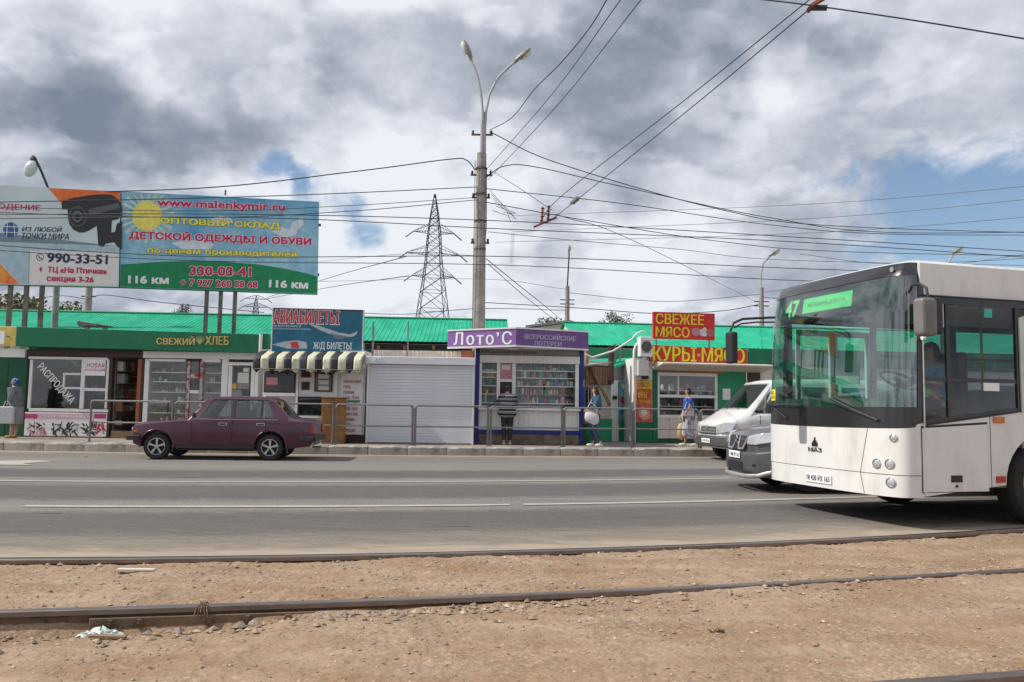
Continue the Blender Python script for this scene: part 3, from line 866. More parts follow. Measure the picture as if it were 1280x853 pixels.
# green fascia building right of the meat stall (its front carries the row on behind the bus)
fR = Fac(934, 26.6, 1500, 29.5)
kr = Kit(fR, 'market_stall', 'green fascia stall running on behind the bus, cream wall below', 'market stall')
u1 = fR.w
zf0 = fR.uz(950, 457)[1]; zf1 = fR.uz(950, 437.5)[1]
MB().box(0, u1, -.12, 2.4, zf0, zf1 + .02).build('fascia', green_dark, kr.e, bevel=.01)
box('wall', pvc_warm, kr.e, 0, u1, 0, 2.3, 0, zf0 - .004)
for i in range(5):
    u = 1.2 + i * 2.6
    fr = box('window', pvc, kr.e, u, u + 1.5, -.03, -.002, .9, 2.1, .005)
    box('pane', bus_side_glass, fr, u + .08, u + .71, -.036, -.031, .98, 2.02); box('pane', bus_side_glass, fr, u + .79, u + 1.42, -.036, -.031, .98, 2.02)
MB().add([fR.uz(932, 466) and (0.0, -.02, fR.uz(933, 478)[1]), (.45, -.02, fR.uz(945, 478)[1]), (.45, -.02, fR.uz(945, 466)[1]), (0.0, -.02, fR.uz(933, 466)[1])], [(0, 1, 2, 3)]).build('panel', brown_dark, kr.e)

# ------------------------------------------------------------------ left row: green wall, clothes kiosk, bread kiosk
fL = Fac(-260, 23.5, 322, 23.7)


def goods(kit_e, label, u0, u1, v0, v1, shelves, seed, cols, hmin=.08, hmax=.22, wmin=.05, wmax=.13, dens=.85):
    """packets and bottles standing on shelves: one uncountable mass"""
    rg = random.Random(seed); mb = MB()
    for z in shelves:
        u = u0
        while u < u1 - wmax:
            w = rg.uniform(wmin, wmax)
            if rg.random() < dens:
                h = rg.uniform(hmin, hmax); m = cols[rg.randrange(len(cols))]
                v = rg.uniform(v0, v0 + .05)
                if rg.random() < .5: mb.box(u, u + w * .9, v, v + w, z + .002, z + h, m)
                else: mb.lathe([(w * .42, z + .002), (w * .42, z + h * .65), (w * .16, z + h * .8), (w * .16, z + h)], (u + w * .5, v + w * .5, 0), 'z', 7, m)
            u += w + rg.uniform(0, .02)
    o = mb.build('shelf_goods', cols[0], None, kind='stuff', label=label)
    o.location = kit_e.location; o.rotation_euler = kit_e.rotation_euler
    return o


def gm(n, c): return mat('goods_' + n, c, .5, var=.1, scale=9)


g_white = gm('white', (.62, .60, .55)); g_blue = gm('blue', (.03, .12, .35)); g_red = gm('red', (.42, .03, .03)); g_green = gm('green', (.03, .25, .10)); g_teal = gm('teal', (.05, .30, .30))
g_dark = gm('dark', (.04, .035, .04)); g_yel = gm('yellow', (.55, .40, .06)); g_brown = gm('brown', (.22, .11, .05)); g_pink = gm('pink', (.55, .22, .28)); g_grey = gm('grey', (.25, .25, .26))

# far left green shed wall with a yellow board
fG = Fac(-260, 23.45, 31, 23.55)
kg = Kit(fG, 'market_kiosk', 'dark green sheet wall kiosk with yellow board at the far left', 'kiosk', 'kiosks along the pavement')
kg.box('wall', green_wall, -260, 31.5, 445.5, 549, 0, 2.2, ground=True)
kg.box('header', pvc, -260, 31.5, 434, 444.8, -.02, 2.2)
yb = kg.box('sign_board', yellow_board, -60, 20, 408, 432.5, -.12, -.03, .01)
kg.box('notice', white_flat, -30, 5.5, 414, 430, -.135, -.122, parent=yb)
kg.box('arrow', black_flat, 8, 12, 420.5, 421.5, -.128, -.121, parent=yb)
for i in range(12):
    u = i * fG.w / 12; box('wall_rib', green_wall, kg.e, u, u + .02, -.012, -.001, .02, 2.05)

# kiosk with the sale window
kc = Kit(fL, 'market_kiosk', 'kiosk with a brown frame, diagonal white sale lettering and open shop door', 'kiosk', 'kiosks along the pavement')
S = kc
uw = lambda px, py=490, v=0: fL.uz(px, py, v)[0]
zw = lambda py, px=120, v=0: fL.uz(px, py, v)[1]
ua, ub, uc = uw(32), uw(136), uw(178)
zt = zw(437, 100)
box('roof', green_dark, S.e, ua, uc, 0.02, 2.3, zt - .02, zt + .10)
box('header', brown_dark, S.e, ua, uc, -.03, .10, zw(446, 90), zt - .022)
box('side_wall', brown_dark, S.e, ua, uw(35.5), -.02, 2.2, 0, zw(446.3, 90))
box('back_wall', mid_in, S.e, ua, uc, 2.2, 2.3, 0, zt - .03)
box('partition', mid_in, S.e, uw(136.5), uw(137.3), .3, 2.19, 0, zt - .04)
box('floor', wood, S.e, uw(36), uc, .01, 2.19, .0, .06)
S.box('door_post', brown_dark, 135, 138.5, 446.5, 548, -.02, .12)
S.box('door_post', brown_dark, 175, 178, 446.5, 548, -.02, .12)
S.box('wooden_post', wood_orange, 170.5, 175, 449, 543, .02, .11)
fr = S.box('window_frame', pvc, 35.7, 134.8, 446.6, 449.5, -.045, .03)
for a, b, c, d in ((35.7, 39.2, 449.7, 511), (100.5, 105.2, 449.7, 511), (132, 134.8, 449.7, 511), (35.7, 134.8, 511.2, 515), (78.5, 100.3, 466.5, 469), (78.5, 100.3, 484, 486.5), (78.5, 80.5, 469.2, 483.8), (105.3, 131.8, 485.3, 489)):
    S.box('frame_bar', pvc, a, b, c, d, -.045, .03, .004, parent=fr)
for a, b, c, d in ((39.3, 100.4, 449.6, 511.1), (105.3, 131.9, 470, 485.2), (105.3, 131.9, 489.1, 511.1)):
    S.box('pane', shop_glass, a, b, c, d, -.005, .002, parent=fr)
nb = S.box('notice', white_flat, 105.5, 131.8, 449.6, 469.8, -.03, -.02, parent=fr)
S.text('НОВАЯ', red_print, 108.5, 130.5, 454, 459.5, -.033, parent=nb)
S.text('КОЛЛЕКЦИЯ', red_print, 107, 131, 461, 465, -.033, parent=nb)
cu, cz = fL.uz(70, 480, -.01)
lettering('РАСПРОДАЖА', white_flat, S.e, cu - .72, cu + .72, cz - .13, cz + .13, -.012, bold=.02, rot=R(-46))
pn = S.box('poster_panel', white_paint, 30.5, 133, 516, 545.5, -.05, .03, .004)
S.box('pink_stripe', gm('magenta', (.50, .05, .22)), 31, 47, 517.5, 523.5, -.056, -.051, parent=pn)
S.box('pink_stripe', gm('palepink', (.66, .42, .50)), 47, 118, 517.5, 523.5, -.056, -.051, parent=pn)
S.box('pink_stripe', gm('magenta', (.50, .05, .22)), 118, 132.5, 517.5, 523.5, -.056, -.051, parent=pn)
S.text('Модная одежда и обувь', white_flat, 52, 115, 518.5, 522.5, -.059, parent=pn, bold=0.0)
rg = random.Random(2)
mbp = MB()
for (a, b, n, m) in ((36, 57, 12, g_pink), (36, 56, 10, g_dark), (66, 98, 30, g_dark), (104, 122, 20, g_dark), (118, 131, 14, g_red), (66, 98, 6, g_grey)):
    for _ in range(n):
        u, z = fL.uz(rg.uniform(a, b), rg.uniform(530, 543), -.052)
        an = rg.uniform(0, 3.1); l = rg.uniform(.04, .12); w = rg.uniform(.012, .035)
        q = [(-l, -w), (l, -w * .4), (l, w * .4), (-l * .6, w)]
        mbp.prism([(u + x * math.cos(an) - y * math.sin(an), z + x * math.sin(an) + y * math.cos(an)) for x, y in q], -.055 - .0004 * _, -.051, 'y', m)
mbp.build('shoe_print', g_dark, pn, kind='stuff')
# interior of the shop
for z in (.55, .95, 1.35, 1.75):
    box('shelf', wood, S.e, uw(139), uw(170), 1.0, 1.3, z, z + .03); box('shelf', mid_in, S.e, uw(37), uw(134), 1.5, 1.8, z, z + .03)
goods(S.e, 'shoes and bags on the dark shelves inside the open shop door', uw(139), uw(170), 1.05, 1.3, [.58, .98, 1.38, 1.78, .06], 3, [g_dark, g_dark, g_brown, g_grey, g_red, g_white], .08, .22, .08, .18, .8)
mbq = MB(); rq = random.Random(31)
for z in (.35, .75, 1.15, 1.55, 1.9):
    box('shelf', wood, S.e, uw(137.4), uw(137.4) + .26, .3, 1.95, z, z + .025)
    v = .32
    while v < 1.85:
        w = rq.uniform(.06, .2); h = rq.uniform(.08, .3)
        if rq.random() < .88: mbq.box(uw(137.4) + .03, uw(137.4) + rq.uniform(.16, .25), v, v + w * .92, z + .026, z + .026 + h, rq.choice([g_dark, g_brown, g_white, g_red, g_grey, g_blue, g_dark, g_pink, g_yel]))
        v += w
oq = mbq.build('shelf_goods', g_dark, None, kind='stuff', label='boxes and bags on the left side shelves just inside the open shop door'); oq.location = S.e.location; oq.rotation_euler = S.e.rotation_euler
goods(S.e, 'clothes and boxes on shelves behind the sale window', uw(39), uw(132), 1.5, 1.75, [.58, .98, 1.38, 1.78], 4, [g_dark, g_grey, g_brown, g_blue, g_dark, g_pink, g_dark], .12, .33, .1, .25, .7)
S.box('threshold', wood, 138.6, 174.9, 539, 548, -.05, .10)

# bread kiosk
kb = Kit(fL, 'market_kiosk', 'bread kiosk with glass shelves and floral door frame behind the purple car', 'kiosk', 'kiosks along the pavement')
S = kb; ua, uc = uw(178.2), uw(322)
zt = zw(438.5, 250)
box('roof', green_dark, S.e, ua, uc, 0.02, 2.3, zt - .02, zt + .10)
S.box('lintel', pvc, 178.5, 321, 440, 448.5, -.05, .12, .01)
box('back_wall', light_in, S.e, ua, uc, 1.4, 1.5, 0, zt - .03)
box('side_wall', pvc, S.e, ua, ua + .03, .03, 1.38, 0, zt - .03)
box('side_wall', pvc, S.e, uc - .03, uc, .03, 1.38, 0, zt - .03)
box('floor', wood, S.e, ua, uc, .01, 1.38, .0, .05)
for a, b, c, d in ((179, 184.5, 449, 549), (275.5, 283.5, 449, 549), (317.5, 321.5, 449, 549), (184.7, 231.8, 449, 452), (252.5, 275.3, 449, 453), (184.7, 231.8, 528, 549), (252.5, 275.3, 528, 549)):
    S.box('frame_bar', pvc, a, b, c, d, -.03, .05, .004)
S.box('display_pane', shop_glass, 184.7, 231.8, 452.2, 527.8, -.003, .004)
S.box('display_pane', shop_glass, 252.7, 275.2, 453.2, 527.8, -.003, .004)
for py in (466, 478, 491, 504, 517, 528):
    z = zw(py, 208)
    box('shelf', white_paint, S.e, uw(186), uw(231), .12, .50, z, z + .025)
    box('shelf', white_paint, S.e, uw(254), uw(275), .12, .50, z, z + .025)
goods(S.e, 'loaves and jars on white shelves of the bread kiosk display', uw(186), uw(231), .16, .4, [zw(p, 208) + .025 for p in (466, 478, 491, 504, 517, 528)], 7, [g_dark, g_white, g_white, g_grey, g_brown, g_red, g_white], .04, .16, .04, .12, .65)
goods(S.e, 'bottles behind the narrow pane of the bread kiosk', uw(254), uw(275), .16, .4, [zw(p, 208) + .025 for p in (478, 491, 504, 517)], 8, [g_dark, g_white, g_grey], .1, .2, .05, .08, .9)
S.text('СВЕЖАЯ ВЫПЕЧКА', blue_trim, 254, 275, 455, 459.5, -.006, bold=0)
floral = mat('floral_tape', (.45, .40, .38), .6, base2=(.35, .05, .06), mixscale=9, thr=(.5, .56))
ff = S.box('door_frame', floral, 232.2, 236, 452, 549, -.07, .03)
S.box('frame_bar', floral, 248.5, 252.2, 452, 549, -.07, .03, parent=ff)
S.box('frame_bar', floral, 236.2, 248.3, 467.5, 473, -.07, .03, parent=ff)
S.box('frame_bar', pvc, 236.2, 248.3, 488, 492, -.06, .02, parent=ff)
S.box('pane', shop_glass, 236.2, 248.3, 452.2, 467.3, -.02, -.012, parent=ff)
S.box('pane', bus_side_glass, 236.2, 248.3, 473.2, 487.8, -.02, -.012, parent=ff)
S.box('panel', g_grey, 236.2, 248.3, 492.2, 548, -.03, -.012, parent=ff)
dr = S.box('door', pvc, 284, 317, 453, 457, -.04, .03, .004)
for a, b, c, d in ((284, 288.6, 457.2, 549), (312.5, 317, 457.2, 549), (288.8, 312.3, 523, 549)): S.box('door_bar', pvc, a, b, c, d, -.04, .03, .004, parent=dr)
S.box('pane', bus_side_glass, 288.7, 312.4, 457.2, 522.8, -.01, 0, parent=dr)
for a, b, c, d, m in ((297, 311, 466, 479, g_white), (297, 311, 479.5, 486, g_grey), (289.5, 295.5, 479.5, 486, g_yel), (289.5, 302, 487.5, 497, g_grey), (304, 311.5, 460, 465, g_white)):
    S.box('notice', m, a, b, c, d, -.016, -.011, parent=dr)
# green fascia sign above both kiosks
zf1 = lambda px: 0
u0, _ = fL.uz(20, 422, -.35); u1, _ = fL.uz(322.5, 430, -.35)
z0a = fL.uz(20, 433, -.35)[1]; z1a = fL.uz(20, 408.7, -.35)[1]; z0b = fL.uz(322, 441, -.35)[1]; z1b = fL.uz(322, 418, -.35)[1]
fs_ = thing('fascia_sign', 'long green fascia board with gold fresh bread lettering', 'shop sign', fL.o, fL.rz)
MB().prism([(u0, z0a), (u1, z0b), (u1, z1b), (u0, z1a)], -.35, -.02, 'y').build('board', green_dark, fs_, bevel=.006)
KS = Kit.__new__(Kit); KS.f = fL; KS.e = fs_
gold = mat('gold_letters', (.62, .50, .14), .5); dkred = mat('letter_edge', (.16, .03, .02), .5)
for nm, a, b in (('СВЕЖИЙ', 195.5, 243.5), ('ХЛЕБ', 256.5, 286)):
    KS.text(nm, dkred, a - .5, b + .5, 419.8, 431.8, -.353, bold=.045)
    KS.text(nm, gold, a, b, 420.3, 431.3, -.357, bold=.03)
mbw = MB()
cu, cz = fL.uz(250, 426, -.353)
for k in range(7):
    a = R(-60 + 20 * k)
    mbw.prism([(cu - .015, cz - .1), (cu + .015, cz - .1), (cu + .17 * math.sin(a) + .012, cz - .02 + .15 * math.cos(a)), (cu + .17 * math.sin(a) - .012, cz - .02 + .15 * math.cos(a))], -.358 - .0005 * k, -.352, 'y')
mbw.build('wheat_emblem', mat('wheat', (.38, .36, .16), .6), fs_)
box('fascia_end', green_dark, fs_, fL.uz(326, 425, -.3)[0], fL.uz(335, 425, -.3)[0], -.3, -.05, z0b + .05, z1b + .02)
MB().tube([(fL.uz(323.5, 430, -.36)[0] + .05, -.36, fL.uz(324, 452, -.3)[1]), (fL.uz(323.5, 430, -.36)[0] + .05, -.36, fL.uz(324, 418, -.3)[1])], .05, 8).build('drain_pipe', pvc, fs_)
# floodlight on the fascia
fl = thing('floodlight', 'long dark floodlight housing lying on the green fascia', 'floodlight', fL.world(fL.uz(98, 408, -.2)[0], -.2, fL.uz(98, 410, -.2)[1] + .03), fL.rz)
MB().prism([(0, .16), (.95, .03), (.95, .0), (.08, .0), (.02, .06)], -.12, .12, 'y').build('housing', mat('flood_housing', (.05, .045, .04), .6, base2=(.16, .14, .12), mixscale=6), fl, bevel=.008)
box('bracket', galv, fl, .2, .3, -.05, .05, -.08, -.002); box('bracket', galv, fl, .7, .8, -.05, .05, -.08, -.002)

# ------------------------------------------------------------------ ticket kiosk
fT = Fac(327, 22.9, 457, 22.9)
kt = Kit(fT, 'market_kiosk', 'white ticket kiosk with a striped awning beside the orange cabinet', 'kiosk', 'kiosks along the pavement')
S = kt
S.box('wall', pvc, 328, 456, 443, 552, .03, 2.6, ground=True)
S.box('roof', pvc, 327, 457, 438, 442.8, -.0, 2.65)
S.box('base', brown_dark, 328, 456, 544, 553.5, .0, .028, ground=True)
w = S.box('window', brown_dark, 330, 369, 464, 491, -.02, .028)
S.box('pane', bus_side_glass, 331.5, 367.5, 465.5, 489.5, -.025, -.021, parent=w)
S.box('notice', g_pink, 333, 347, 472, 481, -.03, -.026, parent=w)
S.box('frame_bar', pvc, 369.3, 371.8, 464, 543, -.04, .028)
S.box('frame_bar', pvc, 417, 421, 464, 543, -.04, .028)
S.box('frame_bar', pvc, 331, 369, 491.3, 495.5, -.04, .028)
w = S.box('window', brown_dark, 376.5, 388, 464.5, 472, -.02, .028)
w = S.box('window', black_flat, 376.8, 386.5, 477.5, 487.5, -.02, .028)
w = S.box('window', brown_dark, 393, 415.2, 465.5, 489.8, -.02, .028); S.box('pane', bus_side_glass, 394.5, 413.8, 467, 488.5, -.025, -.021, parent=w)
for d in (468, 475.5, 482.5): S.box('notice', g_white, 398, 411, d, d + 5.5, -.03, -.026, parent=w)
w = S.box('service_window', black_flat, 372.5, 402, 496, 519.5, -.02, .028); S.box('pane', bus_side_glass, 374, 400.5, 497.5, 518, -.025, -.021, parent=w)
S.box('sill', pvc, 372, 403, 520, 522.5, -.12, .028)
w = S.box('poster_panel', mat('faded_poster', (.52, .44, .44), .6, base2=(.20, .26, .40), mixscale=3, thr=(.52, .72)), 331, 369, 496, 543, -.012, .028)
w = S.box('price_board', white_paint, 425, 453.5, 467, 543.5, -.03, .028, .004)
S.text('Билеты на самолёт\nи поезд\nРасписание\nСамара - Москва\nСамара - Сочи\nСамара - Адлер\nСправки и заказ\nОформление\nДоставка\nБез выходных', mat('faded_red_text', (.38, .12, .14), .6), 428.5, 451, 474, 541, -.034, parent=w, bold=.008)
S.box('green_print', green_mid, 434, 450, 500.5, 503, -.034, -.031, parent=w)
S.box('brown_step', brown_dark, 428, 456, 543.8, 553, -.05, -.002, ground=False)
# awning
aw = thing('awning', 'black and cream striped awning with pointed edge over the ticket windows', 'awning', fT.o, fT.rz)
aw_c = mat('awning_cream', (.62, .60, .44), .6, var=.08); aw_d = mat('awning_black', (.022, .028, .032), .6)
u0 = fT.uz(326, 440, -.1)[0]; u1 = fT.uz(457.5, 441, -.1)[0]
zt_ = fT.uz(392, 439.5, -.0)[1]; zb_ = fT.uz(392, 464.5, -.75)[1]
n = 14; w_ = (u1 - u0) / n
for i in range(n):
    a, b = u0 + i * w_, u0 + (i + 1) * w_; m_ = (a + b) / 2
    rgw = random.Random(i)
    def fn(u, v, a=a, b=b, i=i):
        x = a + (b - a) * u; t = v
        y = -.02 - .73 * min(t / .55, 1.0); z = zt_ - (zt_ - zb_ - .10) * (min(t / .55, 1)) ** 1.1 * .42 - (max(t - .55, 0) / .45) * (zt_ - zb_) * .62
        if v == 1: z -= .10 * (1 - abs(2 * u - 1)) - .03
        y += .012 * math.sin(x * 9 + t * 5)
        return (x, y, z + .008 * math.sin(x * 7 + t * 9))
    mb = MB(); mb.grid(fn, 4, 8); st = mb.build('stripe', aw_d if i % 2 == 0 else aw_c, aw, smooth=40)
    sm = st.modifiers.new('thickness', 'SOLIDIFY'); sm.thickness = .004
MB().tube([(u0, -.76, zb_ + .05), (u1, -.76, zb_ + .05)], .012, 6).build('front_bar', galv, aw)
for x in (u0 + .02, u1 - .02): MB().tube([(x, -.76, zb_ + .05), (x, .02, zt_ - .1)], .012, 6).build('side_bar', galv, aw)
# airline sign
fTs = Fac(336, 22.75, 452, 22.95)
sg = Kit(fTs, 'billboard', 'blue signboard with red air tickets lettering and a plane above the awning', 'shop sign')
z0, z1 = fTs.uz(394, 440.5)[1], fTs.uz(394, 386.3)[1]
bd = box('board', mat('sign_blue', (.014, .15, .24), .5, var=.15, scale=1.5), sg.e, 0, fTs.w, 0, .12, z0, z1)
for a, b, c, d in ((0, .03, z0, z1), (fTs.w - .03, fTs.w, z0, z1), (.032, fTs.w - .032, z1 - .03, z1)): box('edge_strip', brown_dark if c != z0 else pvc, sg.e, a, b, -.02, -.002, c, d)
sgr = mat('sign_letters_red', (.62, .04, .04), .5)
sg.text('АВИАБИЛЕТЫ', white_flat, 341, 425, 387.3, 405.8, -.004, bold=.05)
sg.text('АВИАБИЛЕТЫ', sgr, 341.6, 424.4, 388, 405, -.008, bold=.03)
sg.text('НА ВНУТРЕННИЕ И', white_flat, 341, 376, 406.5, 409, -.004, bold=0)
sg.text('МЕЖДУНАРОДНЫЕ РЕЙСЫ', white_flat, 341, 388, 410, 412.5, -.004, bold=0)
sg.text('Ж/Д БИЛЕТЫ', white_flat, 391.5, 440, 428, 438.5, -.004, bold=.01)
gp = mat('plane_print', (.45, .50, .55), .4); gp2 = mat('plane_shadow_print', (.16, .20, .24), .4)
sg.poly('aeroplane_print', gp, [(388, 406.5), (394, 406), (424, 416), (438, 418.2), (447, 414), (446, 418), (441, 421), (430, 422), (418, 420), (398, 412)], -.006, .003)
sg.poly('aeroplane_print', gp2, [(412, 416), (422, 419), (434, 420.5), (428, 424), (420, 423.5)], -.009, .003)
sg.poly('train_print', gp, [(340, 431), (356, 427), (372, 425.5), (383, 428), (384, 436), (360, 436), (348, 433)], -.006, .003)
sg.poly('train_print', sgr, [(363, 428), (372, 427), (374, 435.5), (364, 435)], -.009, .003)
for u in (.3, fTs.w - .3): box('support', galv, sg.e, u, u + .06, .14, .20, z0 - .3, z1 - .2)

# cabinet
fC = Fac(402.5, 22.05, 432.5, 22.15)
cb = Kit(fC, 'utility_cabinet', 'ochre metal cabinet standing behind the railing by the ticket kiosk', 'cabinet')
ochre = mat('ochre_paint', (.36, .165, .03), .55, var=.15, scale=3, base2=(.20, .09, .03), mixscale=2.5)
z1 = fC.uz(417, 498)[1]
box('body', ochre, cb.e, 0, fC.w, 0, .5, .04, z1, .01)
box('door', ochre, cb.e, .03, fC.w * .52 - .01, -.02, -.002, .10, z1 - .06, .005); box('door', ochre, cb.e, fC.w * .52, fC.w - .03, -.02, -.002, .10, z1 - .06, .005)
box('handle', galv, cb.e, fC.w * .54, fC.w * .54 + .02, -.035, -.021, .6, .72); box('plinth', concrete, cb.e, .02, fC.w - .02, .02, .48, -.01, .038)
box('lid', ochre, cb.e, -.02, fC.w + .02, -.03, .52, z1 + .001, z1 + .03, .005)
# bag on ground with blue plastic behind car
bb = P(352, 536, 22.4)
rb = random.Random(9)
for (px, py, r, lab) in ((372, 545, .17, 'blue plastic sack lying by the ochre cabinet'),):
    c = G(px, 551, .23); c.y = 22.5
    mb = MB(); mb.ellipsoid((0, 0, r * .8), (r * 1.2, r, r), nu=14, nv=9)
    mb.v = [(x + rb.uniform(-.02, .02), y + rb.uniform(-.02, .02), max(0, z + rb.uniform(-.02, .02))) for x, y, z in mb.v]
    mb.build('plastic_bag', mat('blue_sack', (.05, .22, .55), .35), loc=(P(px, 500, 22.5).x, 22.5, .225), label=lab, cat='bag')

# ------------------------------------------------------------------ shuttered kiosk
fS = Fac(458.5, 22.7, 592.5, 22.75)
ks = Kit(fS, 'market_kiosk', 'kiosk closed by one wide pale grey roller shutter', 'kiosk', 'kiosks along the pavement')
S = ks
zb1 = fS.uz(525, 446.8)[1]; zb0 = fS.uz(525, 456.2)[1]
box('wall', pvc, S.e, 0, fS.w, .08, 2.4, 0, zb0 + .05)
box('shutter_box', shutter_m, S.e, -.02, fS.w + .02, -.16, .076, zb0, zb1, .012)
ns = 26
first = None
for i in range(ns):
    a = .035 + (zb0 - .04) * i / ns; b = .035 + (zb0 - .04) * (i + 1) / ns
    if first is None:
        first = MB().prism([(-.020, 0.003), (-.014, 0.0), (.0, 0), (0, b - a - .003), (-.014, b - a - .003), (-.021, b - a - .010)], .05, fS.w - .05, 'x').build('shutter_slat', shutter_m, S.e)
        first.location = (0, 0, a); continue
    o = first.copy(); COL.objects.link(o); o.location = (0, 0, a)
box('guide_rail', pvc, S.e, 0, .048, -.05, .076, 0, zb0 - .002); box('guide_rail', pvc, S.e, fS.w - .048, fS.w, -.05, .076, 0, zb0 - .002)
box('bottom_bar', galv, S.e, .05, fS.w - .05, -.03, .02, .0, .033)
pt = S.box('number_plate', white_flat, 467, 476, 446.8, 451.8, -.175, -.161, .002); S.text('21', blue_trim, 469, 474.5, 447.8, 451, -.178, parent=pt)
# corrugated parapet behind the shutter kiosk
zp1 = fS.uz(515, 438.5, .6)[1]
corrugated('parapet', pvc_warm, S.e, (0.0, .6, zb0 + .05), (fS.uz(577, 440, .6)[0], .6, zb0 + .05), (0.0, .6, zp1), .12, .02)
box('roof', pvc, S.e, 0, fS.w, .078, 2.4, zb0 + .052, zb0 + .08)
bw = S.box('brick_block', mat('orange_brick', (.32, .10, .05), .8), 577.5, 592, 438.5, 447, .1, .6)
box('rail', galv, S.e, .02, .07, .5, .55, zb0 + .09, fS.uz(460, 402, .5)[1]); box('rail', galv, S.e, fS.uz(509, 430, .5)[0], fS.uz(510.5, 430, .5)[0], .5, .55, zb0 + .09, fS.uz(510, 402, .5)[1])

# ------------------------------------------------------------------ lottery kiosk
fO = Fac(593.5, 23.45, 729.5, 23.6)
ko = Kit(fO, 'market_kiosk', 'lottery kiosk with blue corner posts and crowded shop window', 'kiosk', 'kiosks along the pavement')
S = ko; W_ = fO.w
ux_ = lambda px, py=480, v=0.: fO.uz(px, py, v)[0]
zx = lambda py, px=660, v=0.: fO.uz(px, py, v)[1]
ztop = zx(437)
for a in (0, W_ - .12): box('corner_post', blue_trim, S.e, a, a + .12, -.03, .12, 0.0, ztop - .01, .006)
box('side_wall', pvc, S.e, .0, .05, .122, 2.3, 0, ztop - .01); box('side_wall', pvc, S.e, W_ - .05, W_, .122, 2.3, 0, ztop - .01)
box('back_wall', mid_in, S.e, .05, W_ - .05, 2.2, 2.3, 0, ztop - .01); box('roof', pvc, S.e, 0, W_, 0, 2.3, ztop, ztop + .06)
box('base', mat('stone_base', (.17, .12, .09), .85, var=.25, scale=5, bump=.5, base2=(.27, .21, .16), mixscale=4), S.e, .125, W_ - .125, -.01, .12, 0, zx(543), .006)
box('base_strip', blue_trim, S.e, .122, W_ - .122, -.03, .12, zx(542.8), zx(538))
corrugated('front_panel', pvc, S.e, (.122, 0.02, zx(537.8)), (W_ - .122, 0.02, zx(537.8)), (.122, 0.02, zx(513.5)), .14, -.014)
for o_ in list(bpy.data.objects)[-1:]: pass
box('sill', pvc, S.e, .10, W_ - .10, -.10, .12, zx(513.3), zx(510), .004)
box('lintel', pvc, S.e, .122, W_ - .122, -.04, .12, zx(454.5), zx(445), .006)
hb = box('header_board', g_grey, S.e, .122, W_ - .122, .0, .12, zx(444.5), ztop - .005)
lettering('ПЕРИОДИКА  КАНЦТОВАРЫ  ИГРУШКИ', dark_in, hb, ux_(602, 441), ux_(671, 441), zx(443.3), zx(439.3), -.003, bold=.01)
fr = box('window_frame', pvc, S.e, .122, .19, -.02, .06, zx(509.8), zx(454.8))
for a, b in ((620.8, 625), (640, 644.5), (719, 723.5)): box('frame_bar', pvc, fr, ux_(a), ux_(b), -.02, .06, zx(509.8), zx(454.8), .004)
box('frame_bar', pvc, fr, ux_(625.1), ux_(639.9), -.02, .06, zx(478), zx(474.5)); box('frame_bar', pvc, fr, .192, ux_(620.7), -.02, .06, zx(467), zx(465.5))
for a, b in ((598.5, 620.7), (644.6, 718.9)): box('pane', clear_glass, fr, ux_(a), ux_(b), .015, .022, zx(509.7), zx(454.9))
pp = box('paper_sheet', g_pink, fr, ux_(625.4), ux_(639.6), .015, .022, zx(474.2), zx(455)); box('paper_sheet', g_white, fr, ux_(627), ux_(638), .008, .013, zx(463), zx(457))
box('service_window', brown_dark, fr, ux_(625.2), ux_(639.8), .03, .05, zx(509.7), zx(478.3))
box('counter', wood, S.e, ux_(645), ux_(719), .2, .7, zx(509.5) - .3, zx(509) - .02)
for py in (464, 473, 483.5, 494, 505):
    box('shelf', wood if py == 494 else white_paint, S.e, ux_(645), ux_(719), .12, .42, zx(py), zx(py) + .025); box('shelf', white_paint, S.e, .2, ux_(620), .12, .42, zx(py), zx(py) + .025)
box('shelf_back', mid_in, S.e, .2, W_ - .2, .46, .48, zx(509), zx(455))
goods(S.e, 'magazines, books and toys packed behind the wide pane of the lottery kiosk', ux_(645), ux_(719), .14, .4, [zx(p) + .025 for p in (473, 483.5, 494, 505)] + [zx(464) + .025], 12, [g_teal, g_white, g_blue, g_red, g_grey, g_dark, g_teal, g_brown, g_white, g_yel, g_pink, g_dark], .08, .235, .02, .11, 1.0)
goods(S.e, 'green bottles and packs behind the left pane of the lottery kiosk', .2, ux_(620), .14, .4, [zx(p) + .025 for p in (464, 473, 483.5, 494, 505)], 13, [g_green, g_dark, g_teal, g_green, g_white, g_yel], .06, .235, .03, .12, .95)

# purple V-shaped fascia of the lottery kiosk
pa = P(559.5, 424, 23.25); pc_ = P(645, 421, 22.55); pb = P(735.5, 426, 23.35)
z_b = [P(559.5, 435, 23.25).z, P(645, 432.5, 22.55).z, P(735.5, 437.5, 23.35).z]; z_t = [P(559.5, 413.5, 23.25).z, P(645, 410, 22.55).z, P(735.5, 415, 23.35).z]
fsn = thing('fascia_sign', 'purple angled fascia board with white lottery shop lettering', 'shop sign', (pc_.x, pc_.y, z_b[1]), 0)


